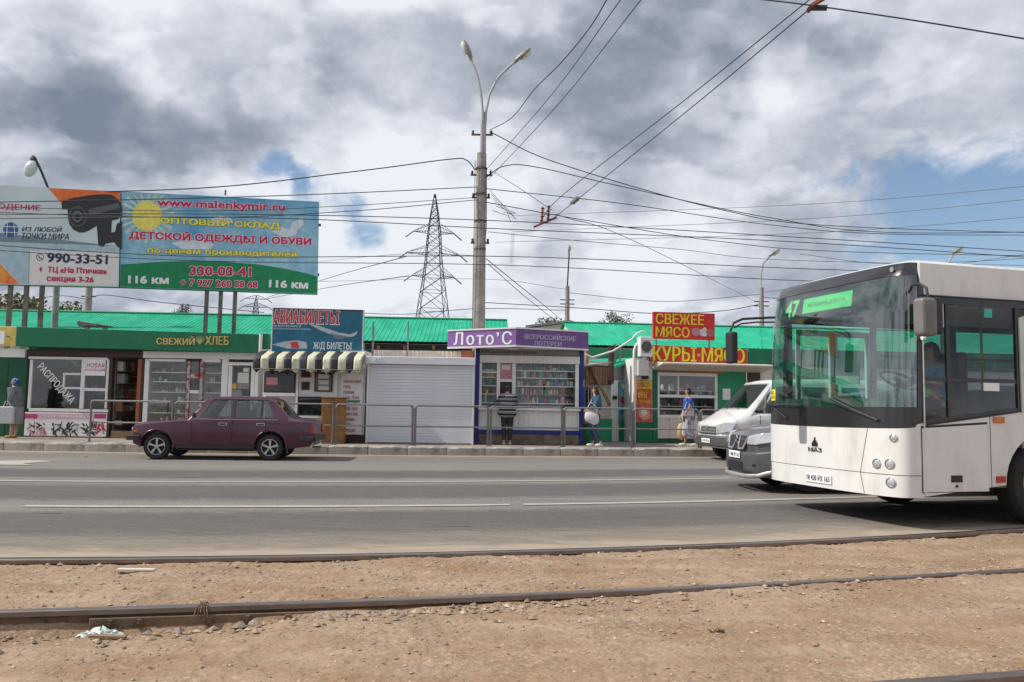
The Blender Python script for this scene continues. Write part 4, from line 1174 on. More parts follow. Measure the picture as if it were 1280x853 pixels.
def face_board(a, b, zb, zt_, m, nm):
    f = Fac.__new__(Fac); f.o = Vector((a.x, a.y, 0)); d = Vector((b.x - a.x, b.y - a.y, 0)); f.w = d.length; f.d = d.normalized(); f.n = Vector((-f.d.y, f.d.x, 0)); f.rz = math.atan2(f.d.y, f.d.x)
    o = MB().prism([(0, zb[0]), (f.w, zb[1]), (f.w, zt_[1]), (0, zt_[0])], 0, .10, 'y').build(nm, m, fsn)
    o.matrix_parent_inverse = Matrix.Identity(4)
    o.location = f.o - fsn.location; o.rotation_euler = (0, 0, f.rz)
    for q in (zb, zt_):
        s = .022
        MB().prism([(0, q[0] - s), (f.w, q[1] - s), (f.w, q[1] + s), (0, q[0] + s)], -.02, .08 if q is zb else .08, 'y').build('trim', pvc, o)
    return f, o


f1, b1 = face_board(pa, pc_, (z_b[0], z_b[1]), (z_t[0], z_t[1]), purple, 'front_board')
f2, b2 = face_board(pc_, pb, (z_b[1], z_b[2]), (z_t[1], z_t[2]), purple2, 'side_board')


def ft(f, o, body, m, px0, px1, py0, py1, **k):
    K_ = Kit.__new__(Kit); K_.f = f; K_.e = o
    return K_.text(body, m, px0, px1, py0, py1, -.006, **k)


ft(f1, b1, 'Лото’С', white_flat, 567, 640, 414.5, 431.5, bold=.03, spacing=1.25)
dim_l = mat('faded_letters', (.50, .43, .56), .5)
ft(f2, b2, 'ВСЕРОССИЙСКИЕ', dim_l, 656, 720, 417.5, 425.3, bold=.03); ft(f2, b2, 'ЛОТЕРЕИ', dim_l, 667.5, 702, 426.8, 433, bold=.03)
ul = MB(); q = fsn.location
ul.add([pa - q + Vector((0, 0, z_b[0] + .05 - pa.z)), pc_ - q + Vector((0, .05, z_b[1] + .05 - pc_.z)), pb - q + Vector((0, 0, z_b[2] + .05 - pb.z)), (pb.x - q.x, 24.6 - q.y, .05), (pa.x - q.x, 24.6 - q.y, .05)], [(0, 1, 2, 3, 4)])
ul.build('soffit', pvc_warm, fsn)
sl = P(642, 437, 22.9)
MB().lathe([(.13, .0), (.13, .03), (.08, .07)], sl - q, 'z', 14).build('ceiling_lamp', pvc, fsn)

# ------------------------------------------------------------------ passage stalls and meat kiosk
fP = Fac(733, 25.6, 766, 26.2)
kp = Kit(fP, 'market_stall', 'open timber stall with reddish rush matting in the passage', 'market stall', 'stalls in the passage')
S = kp
S.box('back_wall', pvc_warm, 733, 764, 452, 551, .5, .6, ground=True)
mat_panel = S.box('matting_panel', mat('rush_matting', (.34, .20, .14), .85, var=.25, scale=20, stretch=(4, 1, .4)), 733.5, 762.5, 458.5, 479.5, .30, .36)
for i in range(9): S.box('cane', wood, 734 + i * 3.2, 734.5 + i * 3.2, 458.7, 479.3, .285, .298, parent=mat_panel)
S.box('top_rail', brown_dark, 733, 765, 457, 458.3, .28, .40); S.box('bottom_rail', brown_dark, 733, 765, 479.7, 480.8, .28, .40)
S.poly('canopy', mat('asbestos_sheet', (.36, .33, .29), .9), [(728, 457), (765, 452.5), (765, 454.2), (728, 459)], -.6, 1.4)
S.poly('brace', wood, [(737, 458), (740, 458), (764.5, 506), (762, 508)], .2, .05)
S.box('post', brown_dark, 763.5, 767.5, 433, 480, .0, .12)
S.box('post', wood, 732.5, 735.5, 430, 551, .05, .15)
S.box('counter', green_mid, 734, 765, 524, 547, .1, .48, ground=True)
tr_green = glass('green_plastic_sheet', (.10, .52, .34), .8, .3, .1)
S.box('roof_sheet', green_mid, 735, 800, 436, 449, 1.2, 1.22)
S.box('post', galv, 769, 770, 430, 480, .6, .64); S.box('post', galv, 775.2, 776.2, 430, 480, .6, .64)

fW = Fac(763.5, 26.6, 795, 27.4)
kw = Kit(fW, 'market_kiosk', 'white and green kiosk with a blue ice cream poster in the passage', 'kiosk', 'kiosks along the pavement')
S = kw
S.box('wall', white_paint, 763.7, 795, 476, 547, .0, 2.0, ground=True)
S.box('upper_wall', g_grey, 767, 795, 458, 475.6, .02, 2.0)
S.box('base_panel', green_mid, 774.5, 795, 527, 548, -.04, -.003, ground=True)
ps = S.box('poster', mat('teal_poster', (.02, .25, .30), .5, base2=(.30, .42, .50), mixscale=2.5), 774, 792, 477, 526.5, -.05, -.003)
for a, b, c, d, m in ((776.5, 784, 480, 486.5, g_white), (775, 781, 496, 505, g_red), (782, 788, 492, 500, g_yel), (776, 789, 507, 514, g_blue), (779, 787, 515, 522, g_white), (784, 790, 516, 524, g_red), (775, 779, 512, 520, g_blue)):
    u0, u1, z0, z1 = S.rect(a, b, c, d, -.052)
    MB().prism([((u0 + u1) / 2 + (u1 - u0) / 2 * math.cos(k * .7854), (z0 + z1) / 2 + (z1 - z0) / 2 * math.sin(k * .7854)) for k in range(8)], -.056, -.052, 'y').build('poster_print', m, ps)
S.box('meter_box', dark_in, 767, 771.5, 495, 499.5, -.05, -.003)
S.poly('roof', green_roof, [(765, 459), (796, 447), (796, 450.5), (765, 462)], -.15, 2.1)

fM = Fac(795, 26.0, 935, 26.7)
km = Kit(fM, 'market_kiosk', 'green meat kiosk with a red poster on its side and wide counter window', 'kiosk', 'kiosks along the pavement')
S = km
um = lambda px, py=490, v=0.: fM.uz(px, py, v)[0]
zm = lambda py, px=860, v=0.: fM.uz(px, py, v)[1]
zc = zm(453, 860)
box('side_wall', white_paint, S.e, 0, um(815.5), 0, .08, zm(528, 805), zm(448, 805))
box('side_base', green_dark, S.e, 0, um(815.5), -.01, .08, 0, zm(528.2, 805))
box('corner_post', green_dark, S.e, um(815.8), um(821.5), -.02, .12, 0, zc, .004)
box('right_wall', green_mid, S.e, um(896.5), fM.w, 0, .1, 0, zc); box('back_wall', mid_in, S.e, 0, fM.w, 2.4, 2.5, 0, zc)
box('end_wall', white_paint, S.e, -.06, -.002, 0, 2.4, 0, zm(448, 805)); box('end_wall', green_dark, S.e, fM.w + .002, fM.w + .06, 0, 2.4, 0, zc)
box('roof', pvc, S.e, um(812), fM.w, .0, 2.5, zc + .002, zc + .1)
box('base', green_wall, S.e, um(821.7), um(896.3), .0, .1, 0, zm(548.5)); box('counter_panel', pvc_warm, S.e, um(822), um(896.3), -.02, .1, zm(548.3), zm(523))
for i in range(4): box('panel_seam', g_grey, S.e, um(836 + 15 * i), um(836.5 + 15 * i), -.024, -.021, zm(548), zm(523.3))
fr = box('window_frame', pvc, S.e, um(821.8), um(896.3), -.03, .08, zm(470.5), zm(466.5))
for a, b, c, d in ((821.8, 824, 470.7, 522.8), (893.5, 896.3, 470.7, 522.8), (824.2, 893.3, 494, 497.5), (824.2, 893.3, 519.5, 522.8), (847, 848.3, 470.7, 493.8)):
    box('frame_bar', pvc, fr, um(a), um(b), -.03, .08, zm(d), zm(c))
box('pane', shop_glass, fr, um(824.2), um(893.3), .02, .026, zm(493.9), zm(470.8)); box('pane', shop_glass, fr, um(824.2), um(893.3), .02, .026, zm(519.4), zm(497.6))
for py in (488, 494, 508, 519): box('shelf', white_paint, S.e, um(824.5), um(893), .12, .5, zm(py) - .02, zm(py))
box('shelf_back', mat('shop_dim', (.10, .095, .09), .8), S.e, um(824.5), um(893), 1.1, 1.12, zm(522), zm(467))
goods(S.e, 'meat trays and scales in the counter window of the meat kiosk', um(825), um(892), .15, .4, [zm(p) for p in (488, 508, 519)], 21, [g_white, g_red, g_dark, g_grey, g_white, g_pink], .06, .22, .06, .2, .6)
for i, px in enumerate((838, 862, 879)):   # small white crates seen behind the glass
    u = um(px); bxr = thing('display_tray', ['white tray frame at the left of the meat window', 'white tray frame in the middle of the meat window', 'white tray frame at the right of the meat window'][i], 'tray', fM.world(u, .14, zm(494)), fM.rz, 'trays in the meat window')
    for a, b, c, d in ((0, .34, 0, .02), (0, .34, .13, .15), (0, .02, .021, .129), (.32, .34, .021, .129)): box('tray_rim', white_paint, bxr, a, b, 0, .2, c, d)
ps = S.box('poster', mat('red_poster', (.50, .03, .015), .5, base2=(.62, .16, .08), mixscale=5), 795.8, 815, 475.5, 527.5, -.03, -.003)
S.box('poster_band', mat('poster_yellow', (.78, .52, .02), .5), 796.2, 814.6, 476, 486, -.036, -.031, parent=ps)
S.text('МЯСО', red_print, 797.5, 812, 478, 484.5, -.04, parent=ps, bold=.02)
S.text('КУРЫ', mat('poster_yellow', (.78, .52, .02)), 797.5, 809, 490, 498, -.036, parent=ps, bold=.03)
S.text('СВЕЖИЕ', mat('poster_yellow', (.78, .52, .02)), 797.5, 813.5, 500, 504.5, -.036, parent=ps, bold=.01)
S.poly('chicken_print', mat('poster_pink', (.66, .32, .22), .5), [(798, 512), (803, 508), (808, 511), (812, 515), (812, 523), (805, 526), (799, 521)], -.036, .004, parent=ps)
S.poly('chicken_print', mat('poster_white', (.7, .6, .5), .5), [(802, 513), (806, 511), (809, 516), (807, 521), (803, 519)], -.039, .0025, parent=ps)
# window in the right wall
S.box('small_window', pvc, 903.5, 913, 486, 500, -.02, -.002); S.box('shutter_strip', wood_orange, 822, 905, 462.7, 466.2, -.06, -.032)
# canopy
cn = thing('canopy', 'cream slab canopy jutting out under the chicken and meat sign', 'canopy', fM.o, fM.rz)
uL, uR = um(815, 456), um(953, 460)
zc1 = fM.uz(860, 456, -.9)[1]
MB().prism([(-.9, zc1), (-.9, zc1 + .05), (-.05, zc - .0), (-.05, zc - .28)], uL, uR, 'x').build('slab', pvc_warm, cn, bevel=.01)
# signs
fMs = Fac(812.5, 25.8, 934.5, 26.4)
m2 = Kit(fMs, 'shop_sign', 'long red board with yellow chicken and meat lettering', 'shop sign', 'red meat signs')
z0l, z1l = fMs.uz(813, 451.5)[1], fMs.uz(813, 431.3)[1]; z0r, z1r = fMs.uz(934, 456.5)[1], fMs.uz(934, 437.3)[1]
MB().prism([(0, z0l), (fMs.w, z0r), (fMs.w, z1r), (0, z1l)], 0, .14, 'y').build('board', red_m, m2.e, bevel=.004)
m2.text('КУРЫ·МЯСО', mat('letter_shadow_green', (.16, .10, .02), .5), 816.6, 931.8, 434.6, 453.6, -.004, bold=.045)
m2.text('КУРЫ·МЯСО', yellow, 816, 931, 434, 453, -.008, bold=.03)
fMt = Fac(816.5, 25.9, 894, 26.2)
m3 = Kit(fMt, 'shop_sign', 'upper red board with yellow fresh meat lettering on the green roof', 'shop sign', 'red meat signs')
z0, z1 = fMt.uz(855, 424.5)[1], fMt.uz(855, 391)[1]
box('board', red_m, m3.e, 0, fMt.w, 0, .12, z0, z1, .004)
m3.text('СВЕЖЕЕ', yellow, 819.5, 880, 392.5, 406, -.006, bold=.03); m3.text('МЯСО', yellow, 819.5, 862, 408.5, 422, -.006, bold=.03)
for pts, m_ in (([(864, 412), (870, 409.5), (876, 412), (877, 418), (870, 421), (865, 418)], g_pink), ([(875, 413), (881, 409), (885, 414), (883, 421), (876, 420)], g_white), ([(882, 414), (888, 411), (893, 415), (892, 420), (886, 421.5)], mat('meat_print', (.45, .12, .10), .5))):
    m3.poly('meat_print', m_, pts, -.009 - .003 * pts[0][0] / 1000, .004)
for px in (820, 886): m3.box('strut', galv, px, px + 1.5, 424.6, 436, .03, .07)
# air conditioner and box on the meat kiosk side
ac = thing('air_conditioner', 'white air conditioner unit beside the meat sign', 'air conditioner', fM.world(um(800.5, 433, -.4), -.4, zm(446, 808, -.4)), fM.rz)
box('casing', pvc, ac, 0, .40, 0, .30, 0, .62, .015)
MB().lathe([(.17, -.004), (.17, -.02), (.15, -.02), (.15, -.006)], (.2, 0, .31), 'y', 20).build('fan_ring', grey_plastic, ac)
mbg = MB()
for k in range(9): mbg.box(.06, .34, -.012, -.006, .12 + k * .047, .13 + k * .047)
mbg.build('grille', grey_plastic, ac); box('bracket', galv, ac, .05, .09, 0, .4, -.05, -.003); box('bracket', galv, ac, .31, .35, 0, .4, -.05, -.003)
eb = thing('electric_box', 'pale electric box with a dark bottom below the air conditioner', 'electric box', fM.world(um(798, 460, -.3), -.3, zm(470, 805, -.3)), fM.rz)
box('casing', g_white, eb, 0, .34, 0, .28, 0, .50, .01); box('vent', dark_in, eb, .18, .34, -.004, .2, -.10, -.002)
pp1 = [fM.world(um(a, b, -.45), -.45, fM.uz(a, b, -.45)[1]) for a, b in ((806, 416), (803, 414), (796, 417), (790, 424), (778, 432), (766, 439), (750, 444), (740, 447), (732, 443))]
MB().tube(pp1, .028, 8).build('flexible_duct', pvc, None, smooth=60, label='white flexible duct curving from the roof down to the lottery kiosk', cat='duct')
pp1 = [fM.world(um(a, b, -.12), -.12, fM.uz(a, b, -.12)[1]) for a, b in ((800, 428), (795, 431), (792.5, 438), (792, 460), (793, 500), (793, 546))]
MB().tube(pp1, .035, 8).build('drain_pipe', pvc, None, smooth=60, label='white vertical pipe between the blue poster and the red poster', cat='pipe')

# ------------------------------------------------------------------ railing along the kerb
rail_secs = [(112.5, 215), (218.5, 316), (319, 416), (420, 515.5), (519, 610), (613.5, 702.5), (705.5, 789.5), (792.5, 873), (876, 955), (958, 1040), (1043, 1125)]
sec_lab = ['grey tube railing section at the left end before the sale kiosk', 'grey tube railing section behind the bonnet of the purple car', 'grey tube railing section behind the boot of the purple car up to the ochre cabinet',
           'grey tube railing section between the ochre cabinet and the middle of the roller shutter', 'grey tube railing section from the roller shutter to the woman in the striped top', 'grey tube railing section in front of the woman in the striped top',
           'grey tube railing section in front of the woman with the white bag', 'grey tube railing section before the red poster of the meat kiosk', 'grey tube railing section behind the white van', 'grey tube railing section hidden behind the bus front', 'grey tube railing section behind the bus side']


def fence_pt(px):
    lo = P(px, 500, 21.0)
    x = lo.x
    for _ in range(6):
        y = kerb_line(x) + 0.42
        x = P(px, 535, y).x
    return Vector((x, kerb_line(x) + .42, .225))


for (a, b), lab in zip(rail_secs, sec_lab):
    A = fence_pt(a); B = fence_pt(b); d = B - A; L = Vector((d.x, d.y)).length
    t = thing('railing', lab, 'railing', A, math.atan2(d.y, d.x), 'railing sections along the kerb')
    H = 1.05; r = .024; c = .07
    pts = [(0, 0, 0), (0, 0, H - c), (.02, 0, H - .02), (c, 0, H), (L - c, 0, H), (L - .02, 0, H - .02), (L, 0, H - c), (L, 0, 0)]
    MB().tube([(0, 0, -.05)] + [(.0, 0, H - c), (.02, 0, H - .02), (c, 0, H)], r * 1.25, 8).build('post', galv_post, t, smooth=50)
    MB().tube([(L, 0, -.05), (L, 0, H - c), (L - .02, 0, H - .02), (L - c, 0, H)], r * 1.25, 8).build('post', galv_post, t, smooth=50)
    MB().tube([(c, 0, H), (L - c, 0, H)], r, 8).build('top_rail', galv, t, smooth=50)
    MB().tube([(r, 0, .50), (L - r, 0, .50)], r * .85, 8).build('middle_rail', galv, t, smooth=50)

# ------------------------------------------------------------------ billboards
fB2 = Fac(151, 24.6, 397.5, 25.7)
sky_b = mat('billboard_sky', (.34, .60, .72), .5, base2=(.06, .32, .58), mixscale=.35, thr=(.44, .66))


def board_geo(f, pts):
    return [f.uz(a, b) for a, b in pts]


b2 = Kit(fB2, 'billboard', 'blue and green childrens clothing warehouse billboard with a yellow sun', 'billboard', 'roadside billboards')
q = board_geo(fB2, [(150, 359), (396.5, 367.5), (398.5, 252.5), (152, 239.5)])
MB().prism(q, .01, .30, 'y').build('board', galv_post, b2.e)
MB().prism(q, -.012, .008, 'y').build('sky_print', sky_b, b2.e)
fl_ = lambda px, py: fB2.uz(px, py, -.014)
gr = [fl_(150.3, 358.5)]
gr += [fl_(396.3, 367), fl_(397, 346), fl_(375, 340), fl_(350, 335), fl_(320, 330.5), fl_(280, 327.5), fl_(240, 326.5), fl_(200, 327.5), fl_(151, 331)]
MB().prism(gr, -.018, -.0135, 'y').build('green_hill_print', mat('billboard_green', (.0, .24, .085), .5), b2.e)
pale = mat('billboard_pale', (.42, .58, .66), .5)
sunc = (184, 270)
for k in range(22):
    a = k * 2 * math.pi / 22 + .1
    l = 34
    e1 = (sunc[0] + l * math.cos(a - .05), sunc[1] - l * math.sin(a - .05)); e2 = (sunc[0] + l * math.cos(a + .05), sunc[1] - l * math.sin(a + .05))
    def clampp(p):
        x = max(152.5, p[0]); y = min(326, max(241.5 + (x - 151) * .05, p[1]));
        return (x, y)
    e1, e2 = clampp(e1), clampp(e2)
    if math.hypot(e1[0] - e2[0], e1[1] - e2[1]) < 1: continue
    MB().prism([fl_(*sunc), fl_(*e1), fl_(*e2)], -.0165 - k * .00002, -.0125, 'y').build('sun_ray_print', mat('ray_yellow', (.62, .72, .52), .5), b2.e)
cs = [fl_(sunc[0] + 19 * math.cos(k * math.pi / 12), sunc[1] + 19 * math.sin(k * math.pi / 12)) for k in range(24)]
MB().prism(cs, -.0185, -.0168, 'y').build('sun_print', mat('sun_yellow', (.86, .76, .16), .5), b2.e)
for cpts in ([(340, 290), (352, 284), (362, 287), (366, 278), (378, 272), (380, 281), (372, 287), (370, 294), (356, 298)], [(262, 275), (275, 270), (288, 273), (292, 279), (270, 280)], [(214, 304), (232, 300), (258, 301), (268, 306), (262, 312), (228, 312)]):
    MB().prism([fl_(*p) for p in cpts], -.0158, -.013, 'y').build('cloud_print', mat('print_cloud', (.66, .74, .80), .5), b2.e)
crim = mat('crimson_print', (.62, .01, .10), .5); ylw = mat('yellow_print', (.86, .78, .10), .5); olive = mat('olive_edge', (.18, .16, .03), .5)


def dbl(kit, body, m, edge, a, b, c, d, v=-.020, bold=.03, **k):
    kit.text(body, edge, a - .4, b + .4, c - .4, d + .4, v, bold=bold + .035, **k)
    kit.text(body, m, a, b, c, d, v - .004, bold=bold, **k)


def slope_text(kit, body, m, edge, a, b, yl, yr, h, bold=.03, **k):
    """text whose baseline follows the board between its ends"""
    u0, z0 = kit.f.uz(a, yl, -.02); u1, z1 = kit.f.uz(b, yr, -.02)
    hh = h * 25.0 / F
    rot = math.atan2(z1 - z0, u1 - u0)
    zc_ = (z0 + z1) / 2
    if edge: lettering(body, edge, kit.e, u0 - .01, u1 + .01, zc_ - .012, zc_ + hh + .012, -.020, bold=bold + .04, rot=rot, **k)
    lettering(body, m, kit.e, u0, u1, zc_, zc_ + hh, -.024, bold=bold, rot=rot, **k)


slope_text(b2, 'www.malenkymir.ru', crim, white_flat, 196, 356, 261, 267, 13.5, .045)
slope_text(b2, 'ОПТОВЫЙ СКЛАД', ylw, olive, 200, 350, 281, 288, 11.5, .06)
slope_text(b2, 'ДЕТСКОЙ ОДЕЖДЫ И ОБУВИ', crim, white_flat, 161, 389, 300, 308.5, 13.5, .05)
slope_text(b2, 'по ценам производителей', ylw, olive, 184, 371, 318, 323.5, 9.5, .05)
slope_text(b2, '330-03-41', crim, white_flat, 236.5, 314, 344.5, 346, 12, .06)
slope_text(b2, '+ 7 927 260 58 68', crim, white_flat, 225, 322, 357.5, 360.5, 9, .05)
slope_text(b2, '116 км', white_flat, None, 160, 211, 354.5, 355.5, 10, .07)
slope_text(b2, '116 км', white_flat, None, 336, 385, 359.5, 361.5, 10, .07)
post_m = mat('billboard_post', (.19, .20, .15), .7, var=.2, scale=5, base2=(.10, .07, .05), mixscale=3)
zt2 = fB2.uz(275, 362)[1]
for px in (258, 275.5, 293.5):
    u = fB2.uz(px, 380, .15)[0]; box('post', post_m, b2.e, u - .055, u + .055, .10, .22, -.1, zt2 + .02)
for z in (zt2 + .6, zt2 + 2.2): box('back_beam', galv_post, b2.e, .1, fB2.w - .1, .302, .36, z, z + .08)
MB().tube([(fB2.uz(281, 245)[0], .1, q[2][1] + .05), (fB2.uz(281, 245)[0], .1, q[2][1] + .22)], .03, 6).build('bracket', galv_post, b2.e)

fB1 = Fac(-95, 23.7, 149.5, 24.55)
b1_ = Kit(fB1, 'billboard', 'white billboard with a black surveillance camera and orange corners', 'billboard', 'roadside billboards')
q1 = board_geo(fB1, [(-95, 353.5), (148.5, 359), (150.5, 239.5), (-95, 227)])
MB().prism(q1, .01, .30, 'y').build('board', galv_post, b1_.e)
MB().prism(q1, -.012, .008, 'y').build('white_print', mat('billboard_white', (.60, .72, .74), .5, var=.06, scale=.5), b1_.e)
f_ = lambda p: fB1.uz(p[0], p[1], -.014)
org = mat('orange_print', (.80, .16, .03), .5, base2=(.85, .50, .10), mixscale=.45, thr=(.48, .6))


def pr(nm, m, pts, v=-.016, th_=.003): return MB().prism([f_(p) for p in pts], v, v + th_, 'y').build(nm, m, b1_.e)


pr('orange_print', org, [(60.5, 235.3), (150, 239.8), (149.6, 270), (141, 268), (126, 243.5), (90, 250), (78, 256)])
pr('orange_print', org, [(-40, 289), (25, 355.4), (-60, 353.8)])
pr('white_box_print', white_paint, [(37, 313.5), (148.9, 316), (148.4, 357.8), (35.8, 355.5)], -.0155)
pr('box_line_print', g_grey, [(36.6, 313.5), (37.4, 313.5), (36.2, 355.5), (35.4, 355.5)], -.019)
pr('grey_print', pale, [(-60, 300), (36, 302.5), (148.9, 308), (148.9, 315.7), (37, 313), (35.6, 355.3), (26, 355), (-40, 287)], -.0145, .002)
cam_m = mat('camera_print', (.022, .024, .028), .4); cam_l = mat('camera_print_light', (.10, .11, .12), .4)
pr('camera_body_print', cam_m, [(77, 254.5), (80, 251), (92, 247.5), (110, 244.5), (128, 243), (140, 244), (146, 248), (151, 254), (153, 262), (152, 269), (148, 274), (138, 276.5), (124, 281), (112, 288), (105, 291), (99, 291), (92, 287.5), (87, 281), (85, 273), (84.5, 262), (77.5, 262)], -.020)
pr('camera_body_print', cam_l, [(110, 262), (148, 254), (150, 260), (112, 270)], -.0225, .002)
pr('camera_mount_print', cam_m, [(121, 282), (140, 275), (139, 291), (144, 290), (146, 280), (152.5, 277), (152, 312), (146, 308), (143, 303), (132, 305), (129, 309), (123, 307)], -.0205)
for rr, m_, v in ((13, cam_l, -.023), (11.5, cam_m, -.0255), (7, mat('lens_print', (.12, .16, .17), .3), -.028), (4.8, black_flat, -.0305)):
    pr('lens_print', m_, [(97 + rr * .85 * math.cos(k * math.pi / 9), 271 + rr * math.sin(k * math.pi / 9)) for k in range(18)], v, .002)
navy = mat('navy_print', (.015, .03, .09), .5)
slope_text(b1_, 'ВИДЕОНАБЛЮДЕНИЕ', crim, None, -88, 50.5, 259, 265, 8.5, .03)
slope_text(b1_, 'ИЗ ЛЮБОЙ', navy, None, 27, 77.5, 289.5, 290.5, 7.5, .02, shear=.2); slope_text(b1_, 'ТОЧКИ МИРА', navy, None, 27, 86, 298.5, 300, 7.5, .02, shear=.2)
slope_text(b1_, '990-33-51', navy, None, 58.5, 134.5, 328, 331, 12, .05)
slope_text(b1_, 'ТЦ «На Птичке»', crim, None, 59, 133.5, 342, 344.5, 8.5, .05)
slope_text(b1_, 'секция 3-26', crim, None, 58, 117, 353, 355, 8.5, .05)
blue_p = mat('globe_blue', (.03, .12, .32), .5)
pr('globe_print', blue_p, [(13.5 + 9.5 * math.cos(k * math.pi / 9), 287.5 + 9.5 * math.sin(k * math.pi / 9)) for k in range(18)], -.019)
for dx in (-4, 4): pr('globe_line_print', white_flat, [(13.5 + dx - .4, 279), (13.5 + dx + .4, 279), (13.5 + dx * 1.3 + .4, 296), (13.5 + dx * 1.3 - .4, 296)], -.0215, .002)
for dy in (-4, 3): pr('globe_line_print', white_flat, [(4.5, 287 + dy), (22.5, 287.6 + dy), (22.5, 288.4 + dy), (4.5, 287.8 + dy)], -.0235, .002)
c0 = f_((50, 321.5)); mbt = MB()
mbt.tube([(c0[0] + .10 * math.cos(a * math.pi / 8), -.02, c0[1] + .10 * math.sin(a * math.pi / 8)) for a in range(17)], .008, 5); mbt.tube([(c0[0] - .04, -.02, c0[1] + .05), (c0[0] - .02, -.02, c0[1] - .02), (c0[0] + .05, -.02, c0[1] - .05)], .014, 5)
mbt.build('phone_symbol', navy, b1_.e)
pr('pin_print', crim, [(49, 336), (51, 333.5), (53, 336), (51, 341)], -.019)
zt1 = fB1.uz(30, 354)[1]
for px in (12, 32, 51.5, -60):
    u = fB1.uz(px, 380, .15)[0]; box('post', post_m, b1_.e, u - .055, u + .055, .10, .22, -.1, zt1 + .02)

# ------------------------------------------------------------------ poles and lamps


def lamp_head(parent, p, d, s=1.0, up=Vector((0, 0, 1))):
    """cobra-head lantern: dark housing above, pale diffuser below, axis d"""
    d = Vector(d).normalized(); side = d.cross(up).normalized(); n = side.cross(d)
    rot = Matrix((d, side, n)).transposed()
    p = Vector(p)
    h = MB(); h.ellipsoid(p + d * .26 * s + n * .03 * s, (.34 * s, .135 * s, .085 * s), nu=14, nv=10, rot=rot @ Matrix.Rotation(math.pi / 2, 3, 'Y') @ Matrix.Diagonal((1, 1, 1)) if False else rot)
    h.tube([p - d * .12 * s, p + d * .05 * s], .045 * s, 8)
    h.build('housing', mat('lantern_housing', (.26, .26, .22), .5, .3, var=.2, scale=8), parent, smooth=60)
    g = MB(); g.ellipsoid(p + d * .34 * s - n * .035 * s, (.24 * s, .115 * s, .10 * s), nu=14, nv=8, rot=rot)
    g.build('diffuser', lamp_glass, parent, smooth=60)


Yp = 26.5
base = P(598, 420, Yp); top = P(603.3, 192, Yp)
bx, by = base.x - .0, Yp
mp_ = thing('street_lamp', 'tall concrete pole with two curved lamp arms carrying the wires behind the lottery kiosk', 'street lamp', (bx, by, 0.22))
lp = lambda px, py, Y=Yp: P(px, py, Y) - mp_.location
zt = top.z - .22
mb = MB(); mb.lathe([(.235, -.2), (.215, 2.5), (.205, 4), (.155, zt), (.0, zt)], (0, 0, 0), 'z', 14); mb.build('pole', concrete, mp_, smooth=50)
mb = MB()
for z in (zt - .55, zt - 1.4, zt - 2.3, 4.6, 6.1): MB().lathe([(.19, z), (.195, z + .02), (.195, z + .05), (.19, z + .07)], (0, 0, 0), 'z', 12).build('band', rust, mp_)
mb = MB(); mb.tube([(0, 0, zt - .9), (0, 0, zt + .9), (.01, 0, zt + 1.4)], .065, 10); mb.build('steel_extension', lamp_metal, mp_, smooth=50)
armL = [lp(605.5, 200), lp(604.5, 160), lp(603.5, 140), lp(601, 115), lp(596, 92), lp(587.5, 72)]
armR = [lp(605.8, 200), lp(606.3, 160), lp(607.5, 140), lp(612, 118), lp(622, 98), lp(636, 84), lp(646, 76)]
for a in (armL, armR):
    MB().tube(a, .042, 8).build('lamp_arm', lamp_metal, mp_, smooth=60)
    lamp_head(mp_, a[-1], a[-1] - a[-2], 1.05, Vector((0, -.35, 1)) if a is armR else Vector((.6, -.3, .5)))
for z, l in ((zt + .6, .35), (zt - .75, .35), (zt - 1.5, .3), (zt - 3.0, .3)):
    ca_ = box('crossarm', rust, mp_, -l, l, -.03, .03, z, z + .05)
    for s in (-1, 1): MB().lathe([(.03, z + .051), (.045, z + .08), (.03, z + .11), (.045, z + .14), (.02, z + .17)], (s * (l - .05), 0, 0), 'z', 8).build('insulator', g_dark, ca_)
mb = MB(); mb.tube([(-.2, -.16, zt - .3), (-.19, -.18, 3), (-.22, -.2, 1)], .012, 5); mb.tube([(.17, -.1, zt - .5), (.2, -.1, zt - 2.5), (.16, -.12, zt - 3)], .012, 5)
mb.build('cable', wire_m, mp_)


def small_lamp(px0, pyb, pxm, pym, pxe, pye, pxh, pyh, Y, label, rb=.20, steel=True, arm=None, s=1.0, flip=1):
    b = P(px0, pyb, Y); t = thing('street_lamp', label, 'street lamp', (b.x, Y, 0.0))
    l = lambda a, c: P(a, c, Y) - t.location
    m0 = l(pxm, pym)
    MB().lathe([(rb, -.2), (rb * .62, m0.z), (0, m0.z)], (0, 0, 0), 'z', 10).build('pole', concrete, t, smooth=50)
    pts = [l(pxm, pym + 3)] + ([l(*p) for p in arm] if arm else []) + [l(pxe, pye)]
    MB().tube(pts, .05 * s, 6).build('lamp_arm', lamp_metal if steel else black_plastic, t, smooth=60)
    d = l(pxh, pyh) - pts[-1]
    lamp_head(t, pts[-1], d, s)
    for k in (.10, .13): box('crossarm', rust, t, -.45, .45, -.04, .04, m0.z * (1 - k), m0.z * (1 - k) + .06)
    return t


